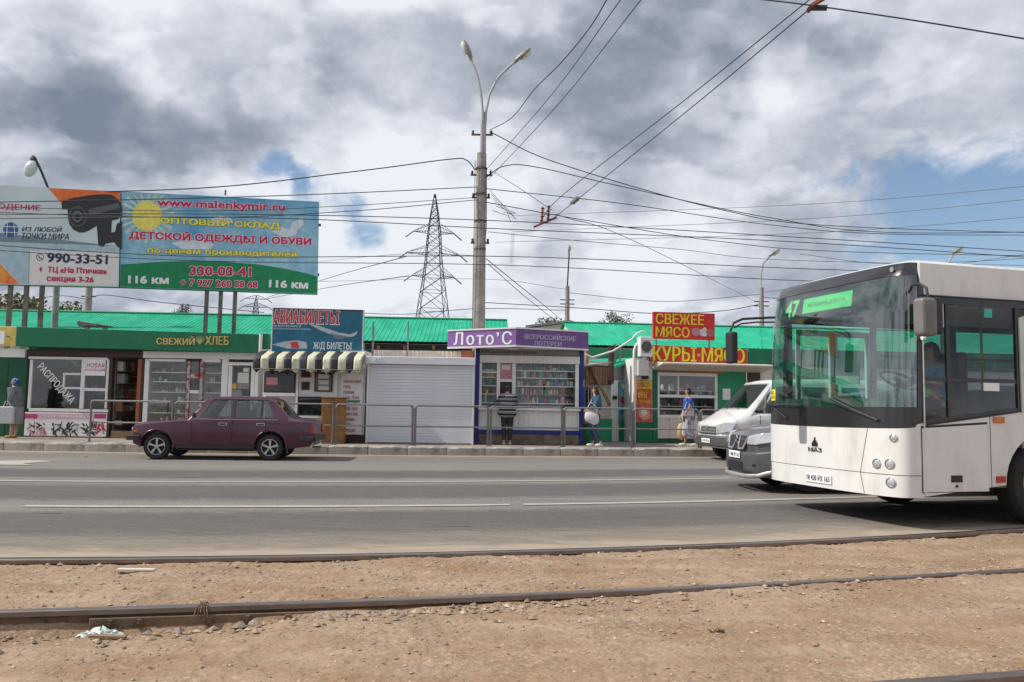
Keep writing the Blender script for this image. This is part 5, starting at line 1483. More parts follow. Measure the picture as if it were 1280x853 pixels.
small_lamp(708.5, 440, 709, 358, 711.5, 316, 712, 309, 52, 'concrete lamp pole with a dark drum lamp behind the lottery kiosk', .22, False, s=.9)
small_lamp(952.5, 440, 952, 360, 963, 320, 972, 314, 50, 'lamp pole with a curved arm behind the meat kiosk roof', .22, True, [(951, 345), (953.5, 330)], 1.2)
small_lamp(1182, 450, 1183, 362, 1192, 317, 1201, 311, 50, 'lamp pole rising behind the bus roof', .22, True, [(1183, 345), (1186, 328)], 1.2)
t = small_lamp(66, 440, 68, 300, 43.5, 197, 35, 214, 27.5, 'white bulb lamp on a thin dark bent arm above the camera billboard', .14, False, [(60.5, 236), (52, 215)], .85)
ch = [x for x in bpy.data.objects if x.parent == t and x.name.startswith(('housing', 'diffuser', 'crossarm'))]
for c_ in ch: bpy.data.objects.remove(c_)
hp = P(38.5, 211, 27.5) - t.location
mb = MB(); mb.ellipsoid(hp, (.20, .17, .30), nu=14, nv=10, rot=Matrix.Rotation(R(22), 3, 'Y')); mb.build('bulb_shade', mat('white_shade', (.62, .66, .66), .3), t, smooth=60)
mb = MB(); mb.lathe([(.07, 0), (.09, .1), (.05, .2)], hp + Vector((.05, 0, .25)), 'z', 10); mb.build('socket', grey_plastic, t)
b = P(107, 440, 40); ptl = thing('utility_pole', 'short concrete pole between the two billboards behind the green roof', 'utility pole', (b.x, 40, 0))
zt_p = P(107.5, 360, 40).z
MB().lathe([(.2, -.2), (.16, zt_p), (0, zt_p)], (0, 0, 0), 'z', 10).build('pole', concrete, ptl, smooth=50)
MB().box(-.35, .35, -.04, .04, zt_p - .45, zt_p - .39).build('crossarm', rust, ptl)

# ------------------------------------------------------------------ overhead wires


def wire(label, pts, Ys, r=.013, m=wire_m, n=14, group='overhead wires', ext=(0, 0)):
    """a hanging wire through measured points of the street, smooth between them"""
    p3 = [P(a, b, y) for (a, b), y in zip(pts, Ys)]
    ts = [0]
    for i in range(1, len(p3)): ts.append(ts[-1] + max(.01, (p3[i] - p3[i - 1]).length))
    out = []
    for i in range(len(p3) - 1):
        p0 = p3[max(i - 1, 0)]; p1 = p3[i]; p2 = p3[i + 1]; p4 = p3[min(i + 2, len(p3) - 1)]
        for k in range(n):
            t = k / n
            t1 = (p2 - p0) * .5 if i > 0 else (p2 - p1); t2 = (p4 - p1) * .5 if i < len(p3) - 2 else (p2 - p1)
            h = 2 * t ** 3 - 3 * t ** 2 + 1
            out.append(p1 * h + t1 * (t ** 3 - 2 * t ** 2 + t) + p2 * (-2 * t ** 3 + 3 * t ** 2) + t2 * (t ** 3 - t ** 2))
    out.append(p3[-1])
    if ext[0]: out.insert(0, out[0] + (out[0] - out[1]).normalized() * ext[0])
    if ext[1]: out.append(out[-1] + (out[-1] - out[-2]).normalized() * ext[1])
    o = out[0].copy()
    return MB().tube([q - o for q in out], r, 5, m).build('wire', m, None, smooth=80, loc=o, label=label, cat='wire', group=group)


Y0 = 26.5
wire('thick cable sagging left from the pole top over the camera billboard', [(-120, 243), (231, 236.5), (440, 215), (560, 199.5), (583, 200.5), (594, 213)], [24.2, 24.6, 25.6, 26.3, 26.4, 26.4], .018)
wire('wire leaving the pole leftward just below the looping cable', [(-120, 255), (200, 249), (400, 243), (597, 234)], [22, 23.6, 25, 26.4], .014)
wire('upper of two thin wires meeting the left of the pole below the cable', [(-120, 256), (240, 264), (440, 257), (597, 247)], [22, 23.5, 25, 26.4], .010)
wire('lower of two thin wires meeting the left of the pole below the cable', [(-120, 262), (240, 272), (440, 264), (597, 250)], [21.8, 23.4, 25, 26.4], .012)
wire('upper of the closely paired wires crossing before the billboards and pole', [(-120, 269), (300, 268), (640, 277), (1000, 297), (1400, 322)], [20, 20, 21, 22, 23], .011)
wire('lower of the closely paired wires crossing before the billboards and pole', [(-120, 275), (300, 272), (640, 287), (1000, 303), (1400, 330)], [20.2, 20.2, 21.2, 22.2, 23.2], .011)
wire('wire crossing the white strip of the camera billboard and the pylon', [(-120, 299), (240, 320.5), (640, 321), (1000, 336), (1300, 345)], [20, 20.5, 21.5, 23, 24], .011)
wire('lowest long wire passing over the billboard phone numbers', [(-120, 306), (240, 326), (640, 332), (1000, 351), (1300, 356)], [20.2, 20.7, 21.7, 23.2, 24.2], .010)
wire('wavy black cable rising from the pole top toward the upper middle edge', [(612, 163), (640, 147), (668, 112), (700, 80), (735, 38), (762, -6)], [26.4, 24, 21, 18, 15, 12.5], .013, ext=(0, 14))
wire('left of two straight wires rising from the pole to the top edge', [(610, 210), (690, 118), (780, -6)], [26.4, 19, 12], .009, ext=(0, 14))
wire('right of two straight wires rising from the pole to the top edge', [(610, 225), (700, 128), (806, -6)], [26.4, 19, 12], .009, ext=(0, 14))
wire('cable falling right from the pole bracket into the wire bundle', [(612, 165), (700, 205), (900, 262), (1050, 283), (1400, 294)], [26.4, 27, 30, 33, 40], .016)
wire('cable arching out of the pole middle and running right', [(608, 222), (630, 208), (670, 209), (780, 234), (960, 272), (1120, 291), (1400, 288)], [26.4, 26.6, 27, 28.5, 31, 34, 40], .016)
wire('straight wire running right from the pole just under the arching cable', [(607, 236), (780, 255), (960, 281), (1120, 293), (1400, 294)], [26.4, 28, 31, 34, 40], .014)
wire('lower wire running right from the pole toward the bus roof', [(607, 253), (740, 277), (900, 302), (1060, 315), (1400, 322)], [26.4, 28, 31, 34, 40], .014)
wire('thin wire running right from the pole above the kiosk lamp', [(610, 290), (720, 301), (850, 312), (1000, 326), (1400, 334)], [26.4, 28, 31, 34, 40], .010)
wire('thin wire from the left over the pylon top arm to the pole', [(400, 327), (500, 318), (606, 320)], [60, 40, 26.4], .012, wire_thin_m)
wire('slack wire falling from the pole to the dark drum lamp pole', [(608, 324), (650, 358), (690, 390), (707, 406)], [26.4, 32, 42, 52], .016)
wire('second slack wire falling from the pole to the dark drum lamp pole', [(610, 330), (660, 374), (707, 411)], [26.4, 36, 52], .014)
wire('left contact wire rising from the span insulators to the top edge', [(672, 283), (700, 247), (850, 130), (1014, -2)], [17, 16, 11.5, 8.4], .007, ext=(0, 14))
wire('right contact wire rising from the span insulators to the hanger fitting', [(682, 280), (716, 254), (870, 130), (1021, 4)], [16.8, 15.8, 11, 7.9], .007)
wire('span wire across the top right corner through the hanger fitting', [(940, -2), (1021, 8), (1150, 27), (1300, 52)], [8.2, 7.9, 7.6, 7.3], .008, ext=(6, 8))
wire('support wire from the pole to the span insulators', [(612, 212), (650, 236), (690, 263)], [26.4, 21, 17], .008)
wire('support wire running on from the insulators toward the bus roof', [(695, 268), (800, 305), (960, 385)], [17, 24, 45], .009, wire_thin_m)
wire('distant wire dipping between the meat signs and the sky', [(600, 378), (720, 385), (820, 392), (900, 389), (948, 381)], [50, 51, 50, 50, 50], .024)
wire('distant wire left of the pylon under the main billboard', [(400, 388), (500, 393), (598, 386), (706, 388)], [50, 50, 51, 52], .020)
wire('distant wire rising right from the short pole between billboards', [(109, 374), (132, 369), (200, 378), (330, 391)], [40, 38, 38, 40], .018)
wire('distant wire running left from the short pole between billboards', [(-60, 380), (0, 384), (50, 373), (80, 370), (106, 374)], [42, 42, 41, 40, 40], .018)
wire('distant wire running to the right across the sky over the bus', [(953, 372), (1060, 378), (1182, 372)], [50, 50, 50], .022)
for k, (a, b) in enumerate((((640, 270), (1400, 222)), ((640, 290), (1400, 238)), ((620, 303), (1400, 262)))):
    wire(['highest faint power line over the wire bundle at the right', 'middle faint power line over the wire bundle at the right', 'lowest faint power line over the wire bundle at the right'][k], [a, ((a[0] + b[0]) / 2, (a[1] + b[1]) / 2 + 9), b], [110, 90, 70], .028, wire_thin_m, group='faint high power lines')
wire('faint power line from the pylon arm down to the far pylon', [(511, 345), (420, 358), (332, 374)], [145, 240, 330], .10, wire_thin_m, group='faint high power lines')
wire('upper faint power line from the pylon down to the far pylon', [(507, 321), (420, 345), (334, 372)], [145, 240, 330], .10, wire_thin_m, group='faint high power lines')

wire('short slack wire sagging behind the bus roof at the right edge', [(1000, 318), (1130, 330), (1400, 316)], [36, 36, 36], .012, wire_thin_m)
wire('thin wire rising from the curved arm lamp pole to the right', [(952, 366), (1100, 345), (1400, 300)], [50, 44, 36], .014, wire_thin_m)
wire('thin wire from the dark drum lamp pole to the curved arm lamp pole', [(709, 366), (830, 377), (952, 368)], [52, 51, 50], .018, wire_thin_m)
wire('thin wire crossing behind the main pole at lamp pole height', [(400, 352), (600, 349), (709, 362)], [70, 60, 52], .016, wire_thin_m)
# span insulators, strip, hanger
ins = thing('span_insulator', 'reddish brown insulator fitting hanging on the wires right of the pole', 'insulator', P(683, 278, 16.8))
io = ins.location
red_ins = mat('insulator_brown', (.22, .06, .04), .5)
mb = MB()
for a, b in (((667, 284), (696, 272)), ((677, 280), (678.5, 259)), ((685, 277), (686, 257))):
    mb.tube([P(*a, 16.8) - io, P(*b, 16.8) - io], .022, 6)
mb.build('rod', red_ins, ins)
mb = MB()
for k in range(4):
    for a, b in (((677.3, 276), (678.5, 261)), ((685.2, 274), (686, 259))):
        p = P(a[0] + (b[0] - a[0]) * k / 3, a[1] + (b[1] - a[1]) * k / 3, 16.8) - io
        mb.lathe([(.02, -.012), (.048, 0), (.02, .012)], p, 'z', 10)
mb.build('insulator_disc', red_ins, ins)
i2 = thing('strain_insulator', 'dark strain insulator on the slanting contact wire', 'insulator', P(718, 251, 15.7))
MB().tube([P(713, 255, 15.8) - i2.location, P(716, 253, 15.75) - i2.location, P(722, 248, 15.6) - i2.location, P(724, 247, 15.6) - i2.location], [.02, .05, .05, .02], 8).build('insulator_body', g_grey, i2)
st = thing('hanging_strip', 'pale translucent strip of film hanging on a wire right of the pole', 'strip', P(641, 293, 21.2))
so = st.location
MB().add([P(639, 292, 21.2) - so, P(643.5, 292, 21.2) - so, P(642.5, 312, 21.2) - so, P(640.5, 330, 21.25) - so, P(636.5, 330, 21.2) - so, P(638, 310, 21.2) - so], [(0, 1, 2, 5), (5, 2, 3, 4)]).build('film', glass('film', (.80, .82, .82), .9, .3, .25), st)
hg = thing('wire_hanger', 'rusty red hanger clamp joining the wires at the top right', 'clamp', P(1022, 6, 7.9))
ho = hg.location
MB().tube([P(1010, 14, 8) - ho, P(1016, 6, 7.9) - ho, P(1030, -2, 7.8) - ho], .025, 6).build('bracket', mat('rust_red', (.20, .06, .03), .7), hg)
MB().tube([P(1012, 10, 7.95) - ho, P(1034, 10, 7.9) - ho], .03, 8).build('clamp', g_dark, hg)
cw = MB()
rw = random.Random(2)
for k in range(5):
    a0 = P(612 + k * 2, 238 + k * 5, 26.2); c0_ = P(632 + rw.uniform(-8, 14), 265 + rw.uniform(-8, 10), 26.0); e0 = P(618 + rw.uniform(-4, 30), 272 + rw.uniform(-10, 6), 26.0)
    cw.tube([a0 - P(612, 240, 26.2), c0_ - P(612, 240, 26.2), e0 - P(612, 240, 26.2)], .010, 4)
cw.build('loose_wires', wire_m, None, loc=P(612, 240, 26.2), label='tangle of loose thin wires on the right side of the pole', cat='wire', group='overhead wires')

# ------------------------------------------------------------------ pylons


def pylon(px, Y, py_top, label, arms, base_w, thick, top_w=.5, zb=0):
    t = P(px, py_top, Y); H = t.z - zb
    e = thing('lattice_pylon', label, 'pylon', (t.x, Y, zb), .25, 'lattice power pylons')
    m = mat('pylon_steel', (.045, .045, .055), .7, .1)
    prof_ = [(0, 4.0), (.45, 2.5), (.63, 1.55), (.73, 1.2), (.83, 1.05), (.955, .4), (1.001, .08)]
    def hw(z):
        t_ = z / H
        for (a, wa_), (b, wb_) in zip(prof_, prof_[1:]):
            if t_ <= b: return (wa_ + (wb_ - wa_) * (t_ - a) / (b - a)) * H / 38.7
        return .05
    for sx, sy in ((1, 1), (1, -1), (-1, 1), (-1, -1)):
        MB().tube([(sx * hw(H * k / 10), sy * hw(H * k / 10), H * k / 10) for k in range(11)], thick, 4).build('leg', m, e)
    mb = MB(); z = 0
    while z < H * .97:
        w = hw(z); step = max(w * 1.35, H * .03); z2 = min(z + step, H); w2 = hw(z2)
        for (a, b) in (((1, 1), (1, -1)), ((1, -1), (-1, -1)), ((-1, -1), (-1, 1)), ((-1, 1), (1, 1))):
            mb.tube([(a[0] * w, a[1] * w, z), (b[0] * w2, b[1] * w2, z2)], thick * .6, 3, cap=False); mb.tube([(b[0] * w, b[1] * w, z), (a[0] * w2, a[1] * w2, z2)], thick * .6, 3, cap=False)
            mb.tube([(a[0] * w2, a[1] * w2, z2), (b[0] * w2, b[1] * w2, z2)], thick * .6, 3, cap=False)
        z = z2
    mb.build('lattice', m, e, kind='stuff')
    for (zz, hl) in arms:
        z = (P(px, zz, Y).z - zb); l = hl * Y / F; w = hw(z)
        for s in (-1, 1):
            mb = MB()
            for sy in (-1, 1): mb.tube([(s * w, sy * w, z), (s * l, 0, z)], thick * .8, 4); mb.tube([(s * w, sy * w, z + H * .035), (s * l, 0, z + .1)], thick * .6, 4)
            for k in range(1, 5):
                f = k / 5; mb.tube([(s * (w + (l - w) * f), w * (1 - f), z), (s * (w + (l - w) * f), -w * (1 - f), z)], thick * .5, 3); mb.tube([(s * (w + (l - w) * f), w * (1 - f), z), (s * (w + (l - w) * (f - .2)), 0, z + H * .035 * (1 - f + .2))], thick * .5, 3)
            mb.build('crossarm', m, e)
            MB().tube([(s * l, 0, z), (s * (l + H * .035), 0, z - H * .028)], thick * 1.5, 5).build('insulator_string', mat('insulator_grey', (.22, .23, .25), .4), e)
    return e


pylon(543.7, 145, 243, 'large lattice power pylon between the billboard and the lamp pole', ((291, 26), (318, 34), (346, 27)), 6.2, .085)
pylon(320.5, 330, 369.5, 'distant lattice pylon peeking over the green roof under the billboard', ((374, 14), (384, 16)), 9, .13, 3.0)

# ------------------------------------------------------------------ trees


def leaf_tree(px, Y, py_top, w, h, label, cols=(.045, .075, .02), seed=1, n=900, narrow=False, py_base=None):
    rg = random.Random(seed); t = P(px, py_top, Y); H = t.z
    e = thing('tree', label, 'tree', (t.x, Y, 0), 0, 'trees beyond the market')
    bark = mat('bark', (.10, .075, .055), .9, var=.2)
    mb = MB(); mb.tube([(0, 0, -.3), (.1, 0, H * .35), (.0, .1, H * .62), (.1, .1, H * .85)], [H * .03, H * .022, H * .014, .02], 8)
    for k in range(7):
        a = k * 2.4; z0 = H * (.35 + .07 * k)
        mb.tube([(0.05, 0, z0), (w * .22 * math.cos(a), w * .22 * math.sin(a), z0 + h * .15), (w * .4 * math.cos(a), w * .4 * math.sin(a), z0 + h * .22)], [H * .012, H * .008, .02], 5)
    mb.build('trunk', bark, e, smooth=60)
    m = mat('leaves_%d' % int(cols[1] * 1000), cols, .7, var=.35, scale=1.6)
    mb = MB(); clumps = []
    for _ in range(24):
        a = rg.uniform(0, 6.28); r = rg.uniform(.1, 1) ** .6; zz = rg.uniform(-1, 1); k = math.sqrt(max(0, 1 - zz * zz * .9)) * (.75 if zz > 0 else 1)
        if narrow: k = .5
        clumps.append((w * .5 * k * r * math.cos(a), w * .5 * k * r * math.sin(a), H - h * .5 + zz * h * .42, rg.uniform(.14, .26) * w))
    for _ in range(n):
        c = clumps[rg.randrange(len(clumps))]
        d = Vector((rg.gauss(0, 1), rg.gauss(0, 1), rg.gauss(0, .8))).normalized() * c[3] * rg.uniform(.5, 1.05)
        p = Vector(c[:3]) + d
        if p.z > H: p.z = H - rg.uniform(0, .3)
        s = w * rg.uniform(.018, .045)
        u = Vector((rg.gauss(0, 1), rg.gauss(0, 1), rg.gauss(0, 1))).normalized() * s; v = u.orthogonal().normalized() * s * .6
        mb.add([p - u, p + v * .8, p + u, p - v * .8], [(0, 1, 2, 3)])
    mb.build('crown', m, e, kind=None)
    return e


leaf_tree(22, 60, 371, 6, 7, 'yellowish bushy tree behind the billboard posts at the far left', (.13, .12, .04), 1, 2600)
leaf_tree(84, 62, 378, 4.6, 5, 'low yellow-green bush top just left of the short concrete pole', (.13, .12, .04), 2, 2200)
leaf_tree(231, 70, 379, 2.4, 3.4, 'small dark tree top peeking over the roof under the blue billboard', (.035, .045, .03), 3, 1500)
leaf_tree(684, 62, 397, 3.6, 5, 'light green tree between the lottery kiosk and the dark lamp pole', (.075, .10, .03), 4, 2600)
leaf_tree(765, 75, 389, 3.4, 6, 'dark green dense tree peeking over the green roof right of the kiosk', (.035, .065, .02), 5, 2600)
leaf_tree(779, 77, 392, 3.2, 6, 'dark tree just right of the dense tree over the green roof', (.035, .065, .02), 6, 2200)
leaf_tree(795, 80, 401, 2.2, 4, 'tiny dark tree tip at the right end of the roofline trees', (.035, .065, .02), 7, 1200)
leaf_tree(751, 76, 398, 2.0, 4, 'small dark tree tip at the left end of the roofline trees', (.035, .065, .02), 8, 1200)
# white gable roofs behind the kiosk
fH = Fac(690, 48, 724, 48)
hs = thing('small_house', 'pale gabled roof peeking behind the lottery kiosk', 'house', fH.o, fH.rz)
MB().prism([(-1.4, 0), (fH.w + .3, 0), (fH.w + .3, fH.uz(722, 411)[1]), (fH.w * .6, fH.uz(707, 404)[1]), (-1.4, fH.uz(690, 411)[1])], 0, 5, 'y').build('wall', g_white, hs)
MB().prism([(-1.6, fH.uz(690, 411)[1] + .02), (fH.w * .6, fH.uz(707, 404)[1] + .02), (fH.w + .5, fH.uz(722, 411)[1] + .02), (fH.w + .5, fH.uz(722, 411)[1] + .14), (fH.w * .6, fH.uz(707, 404)[1] + .16), (-1.6, fH.uz(690, 411)[1] + .14)], -.3, 5.3, 'y').build('roof', g_grey, hs)

# ------------------------------------------------------------------ vehicles


def bake(o):
    bpy.context.view_layer.update()
    dg = bpy.context.evaluated_depsgraph_get()
    me = bpy.data.meshes.new_from_object(o.evaluated_get(dg)); old = o.data
    o.modifiers.clear(); o.data = me; me.name = o.name
    bpy.data.meshes.remove(old)
    return o


def cut(o, cutters):
    par = o.parent; o.parent = None
    for c in cutters:
        m = o.modifiers.new('b', 'BOOLEAN'); m.operation = 'DIFFERENCE'; m.object = c; m.solver = 'EXACT'
    bake(o); o.parent = par
    for c in cutters: bpy.data.objects.remove(c)
    return o


def taper_prism(poly, yf):
    """closed volume: side outline poly (x,z), half width yf(x,z)"""
    n = len(poly); vs = [(x, -yf(x, z), z) for x, z in poly] + [(x, yf(x, z), z) for x, z in poly]
    return MB().add(vs, [tuple(range(n)), tuple(range(2 * n - 1, n - 1, -1))] + [(i, n + i, n + (i + 1) % n, (i + 1) % n) for i in range(n)])


def wheel(parent, x, y, r, w, side, rimc=alloy, spokes=5, steel=False):
    """side -1: outer face toward -y"""
    t = MB()
    t.lathe([(r * .62, -w / 2), (r * .90, -w / 2), (r * .985, -w * .36), (r, -w * .2), (r, w * .2), (r * .985, w * .36), (r * .90, w / 2), (r * .62, w / 2), (r * .60, 0), (r * .62, -w / 2)], (0, 0, 0), 'y', 32)
    o = t.build('wheel', rubber, parent, smooth=40, clean=True); o.location = (x, y, r)
    m = MB(); s = side
    yo = s * w * .5
    m.lathe([(r * .64, -w * .45), (r * .64, w * .45)], (0, 0, 0), 'y', 28, cap=False)
    m.lathe([(r * .60, yo - s * .012), (r * .645, yo + s * .004), (r * .615, yo + s * .006), (r * .575, yo - s * .02)], (0, 0, 0), 'y', 28, cap=False)
    m.lathe([(0, yo - s * .07), (r * .58, yo - s * .075)], (0, 0, 0), 'y', 24, dark_in)
    for k in range(spokes):
        a = 2 * math.pi * k / spokes + .3
        def q(rr, da, d): return (rr * math.cos(a + da), yo + s * d, rr * math.sin(a + da))
        vs = [q(r * .12, -.45, -.010), q(r * .12, .45, -.010), q(r * .60, .15, -.014), q(r * .60, -.15, -.014), q(r * .12, -.45, -.05), q(r * .12, .45, -.05), q(r * .60, .15, -.05), q(r * .60, -.15, -.05)]
        m.add(vs, [(0, 1, 2, 3), (7, 6, 5, 4), (0, 4, 5, 1), (1, 5, 6, 2), (2, 6, 7, 3), (3, 7, 4, 0)])
    m.lathe([(0, yo - s * .002), (r * .12, yo - s * .006), (r * .17, yo - s * .03)], (0, 0, 0), 'y', 14)
    ri = m.build('rim', rimc, o, smooth=30)
    return o


def loft(stations):
    """stations: (x, zb, wb, w, zbelt, wbelt, wtop, ztop) -> closed body"""
    rows = []
    for x, zb, wb, w, zbelt, wbelt, wtop, ztop in stations:
        zm_ = zb + (zbelt - zb) * .5
        h = [(0, zb), (wb, zb), (w - .015, zb + (zbelt - zb) * .16), (w, zm_), (w - .008, zb + (zbelt - zb) * .84), (wbelt, zbelt), (wtop + .012, ztop - max(.02, (ztop - zbelt) * .12)), (wtop - .06, ztop - .004), (wtop * .5, ztop + .010), (0, ztop + .014)]
        ring = [(x, y, z) for y, z in h] + [(x, -y, z) for y, z in h[-2:0:-1]]
        rows.append(ring)
    mb = MB(); n = len(rows[0]); vs = [p for r in rows for p in r]
    fs = [(i * n + j, i * n + (j + 1) % n, (i + 1) * n + (j + 1) % n, (i + 1) * n + j) for i in range(len(rows) - 1) for j in range(n)]
    fs += [tuple(range(n)), tuple((len(rows) - 1) * n + j for j in range(n - 1, -1, -1))]
    return mb.add(vs, fs)


def seat(parent, x, y, z, m, w=.48):
    o = MB().box(x - .02, x + .48, y - w / 2, y + w / 2, z, z + .14).build('seat', m, parent, bevel=.03)
    MB().prism([(x + .40, z + .12), (x + .52, z + .12), (x + .66, z + .66), (x + .56, z + .68)], y - w / 2, y + w / 2, 'y').build('backrest', m, o, bevel=.03)
    return o


def pane_side(name, m, parent, poly, yf, th_=.006, off=.02):
    for s in (-1, 1):
        n = len(poly)
        vs = [(x, s * (yf(z) - off), z) for x, z in poly] + [(x, s * (yf(z) - off - th_), z) for x, z in poly]
        fs = [tuple(range(n)), tuple(range(2 * n - 1, n - 1, -1))] + [(i, n + i, n + (i + 1) % n, (i + 1) % n) for i in range(n)]
        o = MB().add(vs, fs).build(name, m, parent, clean=True)


def screen(name, m, parent, b, t, wb, wt, bulge=.05):
    """curved pane between bottom line x=b[0],z=b[1] and top line t, half widths wb, wt; bulge along x"""
    def fn(u, v):
        k = 2 * u - 1; x = b[0] + (t[0] - b[0]) * v; z = b[1] + (t[1] - b[1]) * v; w = wb + (wt - wb) * v
        return (x - bulge * (1 - k * k), k * w, z + abs(bulge) * .15 * (1 - k * k))
    return MB().grid(fn, 10, 4).build(name, m, parent, smooth=60)


# ---- purple saloon
lp1, lp2 = G(196, 574.9), G(337, 576.6)
dv = (lp2 - lp1).normalized(); nv = Vector((-dv.y, dv.x, 0))
org_ = lp1 - dv * .66 + nv * .80
car = thing('saloon_car', 'dark purple boxy saloon car driving left before the bread kiosk', 'car', org_, math.atan2(dv.y, dv.x) + R(2.0))
plum = mat('plum_paint', (.062, .006, .030), .34, var=.08, scale=1.5, coat=.55, spec=.5, base2=(.085, .022, .042), mixscale=1.2, thr=(.5, .85))
st_ = [(.03, .44, .66, .70, .66, .68, .64, .72), (.08, .34, .72, .77, .73, .74, .68, .775), (.30, .27, .74, .80, .775, .775, .70, .815), (.90, .25, .74, .81, .83, .79, .70, .87), (1.20, .25, .74, .81, .855, .79, .70, .915),
       (1.27, .25, .74, .81, .86, .79, .695, .955), (1.62, .25, .74, .81, .88, .79, .60, 1.37), (1.75, .25, .74, .81, .885, .79, .598, 1.395), (2.3, .25, .74, .81, .89, .79, .605, 1.42), (2.95, .25, .74, .81, .89, .79, .60, 1.395), (3.08, .25, .74, .81, .89, .79, .60, 1.35),
       (3.42, .26, .74, .81, .885, .79, .68, .965), (3.50, .27, .74, .81, .88, .785, .70, .935), (3.90, .32, .72, .79, .86, .765, .69, .885), (3.97, .42, .68, .75, .83, .72, .65, .865)]
body = loft(st_).build('body', plum, car, clean=True)
yf = lambda z: .79 + (.60 - .79) * max(0, (z - .89)) / (1.39 - .89)
cab = taper_prism([(1.42, .42), (3.34, .42), (3.30, .90), (2.98, 1.345), (1.72, 1.345), (1.40, .92)], lambda x, z: yf(z) - .055 if z > .8 else .70).build('c', None, None, clean=True)
cut_l = [cab]
for xx, rr in ((.60, .345), (3.04, .345)):
    for s in (-1, 1):
        c = MB().lathe([(rr, -.15), (rr, .15)], (xx, s * .72, .30), 'y', 28).build('c', None, None, clean=True); cut_l.append(c)
wins = [[(1.47, .935), (2.16, .935), (2.16, 1.335), (1.76, 1.335)], [(2.24, .935), (2.80, .935), (2.80, 1.335), (2.24, 1.335)], [(2.835, .935), (3.12, .935), (2.93, 1.325), (2.835, 1.335)]]
for wp in wins: cut_l.append(MB().prism(wp, -1, 1, 'y').build('c', None, None, clean=True))
n_ = Vector((1.37 - .955, 0, -(1.62 - 1.27))).normalized()
vs = []
for off in (-.15, .25):
    for (x, z, w) in ((1.30, .975, .645), (1.595, 1.335, .555)):
        for s in (-1, 1): vs.append((x - n_.x * -off * -1 + 0, s * w, z + 0) if False else (x + n_.x * off * 1.0, s * w, z + n_.z * off * 1.0))
# vs order: off0(b-,b+,t-,t+), off1(...)
hx = [(0, 1, 3, 2), (4, 6, 7, 5), (0, 4, 5, 1), (2, 3, 7, 6), (0, 2, 6, 4), (1, 5, 7, 3)]
cut_l.append(MB().add(vs, hx).build('c', None, None, clean=True))
vs = []
for off in (-.25, .15):
    for (x, z, w) in ((3.385, .995, .63), (3.12, 1.315, .55)):
        for s in (-1, 1): vs.append((x + .77 * off, s * w, z + .64 * off))
cut_l.append(MB().add(vs, hx).build('c', None, None, clean=True))
cut(body, cut_l)
body.data.materials.clear(); body.data.materials.append(plum)
body.data.polygons.foreach_set('use_smooth', [True] * len(body.data.polygons)); body.data.set_sharp_from_angle(angle=R(28))
for wp in wins: pane_side('window', car_glass, car, wp, yf, off=.022)
pane_side('pillar_trim', black_plastic, car, [(2.168, .91), (2.232, .91), (2.232, 1.345), (2.168, 1.345)], yf, off=-.004)
pane_side('pillar_trim', black_plastic, car, [(2.803, .91), (2.832, .91), (2.832, 1.34), (2.803, 1.34)], yf, off=-.004)
pane_side('window_trim', black_plastic, car, [(1.74, 1.338), (2.94, 1.338), (2.93, 1.352), (1.75, 1.352)], yf, off=-.004)
screen('windscreen', car_glass, car, (1.315, .965), (1.60, 1.35), .66, .56, .04)
rs_ = screen('rear_window', car_glass, car, (3.375, .985), (3.11, 1.33), .64, .55, -.04)
box('sticker', gm('yellow', (.55, .40, .06)), rs_, 3.22, 3.24, -.60, -.42, 1.12, 1.30, .0)
for x in (1.75, 2.55):
    for y in (-.35, .35): seat(car, x, y, .42, g_dark)
MB().box(1.36, 1.50, -.68, .68, .72, .92).build('dashboard', black_plastic, car, bevel=.03)
MB().lathe([(.17, 0), (.185, .015), (.17, .03), (.165, .015), (.17, 0)], (1.62, -.35, .84), 'x', 20).build('steering_wheel', black_plastic, car)
for (a, b_, cc) in ((1.42, 2.19, 0), (2.21, 3.15, 0)):     # doors seams, handles
    pass
mbs = MB()
for s in (-1, 1):
    for x in (1.33, 2.20): mbs.box(x, x + .008, s * .8115, s * .815 if abs(s) else 0, .33, .88)
    mbs.box(2.93, 2.938, s * .8115, s * .815, .62, .88); mbs.box(1.33, 2.93, s * .8115, s * .8142, .322, .330)
mbs.build('door_seams', black_plastic, car)
for s in (-1, 1):
    for x in (1.98, 2.80):
        h = box('door_handle', chrome, car, x - .06, x + .12, s * .812, s * .832, .765, .825, .004); box('handle_recess', black_plastic, h, x - .045, x + .105, s * .833, s * .835, .775, .815)
    box('belt_trim', chrome, car, 1.42, 3.20, s * .797, s * .812, .893, .905, .003)
    box('sill_trim', black_plastic, car, 1.0, 2.66, s * .772, s * .80, .255, .32, .004)
    mb = MB()
    for xx in (.60, 3.04):
        mb.tube([(xx + .362 * math.cos(a), s * .806, .30 + .362 * math.sin(a)) for a in [math.pi * (-.02 + 1.04 * k / 14) for k in range(15)]], .017, 6)
    mb.build('arch_lip', plum, car, smooth=50)
    wheel(car, .60, s * .71, .29, .18, s); wheel(car, 3.04, s * .71, .29, .18, s)
    box('side_repeater', amber, car, .10, .17, s * .776, s * .79, .60, .64, .004)
    m_ = MB().box(1.36, 1.43, s * .90, s * .815, .93, 1.04).build('door_mirror', black_plastic, car, bevel=.015)
bp = MB(); bp.box(-.06, .10, -.79, .79, .42, .53); bp.box(.02, .24, -.83, -.78, .42, .53); bp.box(.02, .24, .78, .83, .42, .53); bp.build('front_bumper', black_plastic, car, bevel=.012)
bp = MB(); bp.box(3.94, 4.04, -.77, .77, .43, .54); bp.box(3.70, 4.0, -.83, -.77, .43, .54); bp.box(3.70, 4.0, .77, .83, .43, .54); bp.build('rear_bumper', black_plastic, car, bevel=.012)
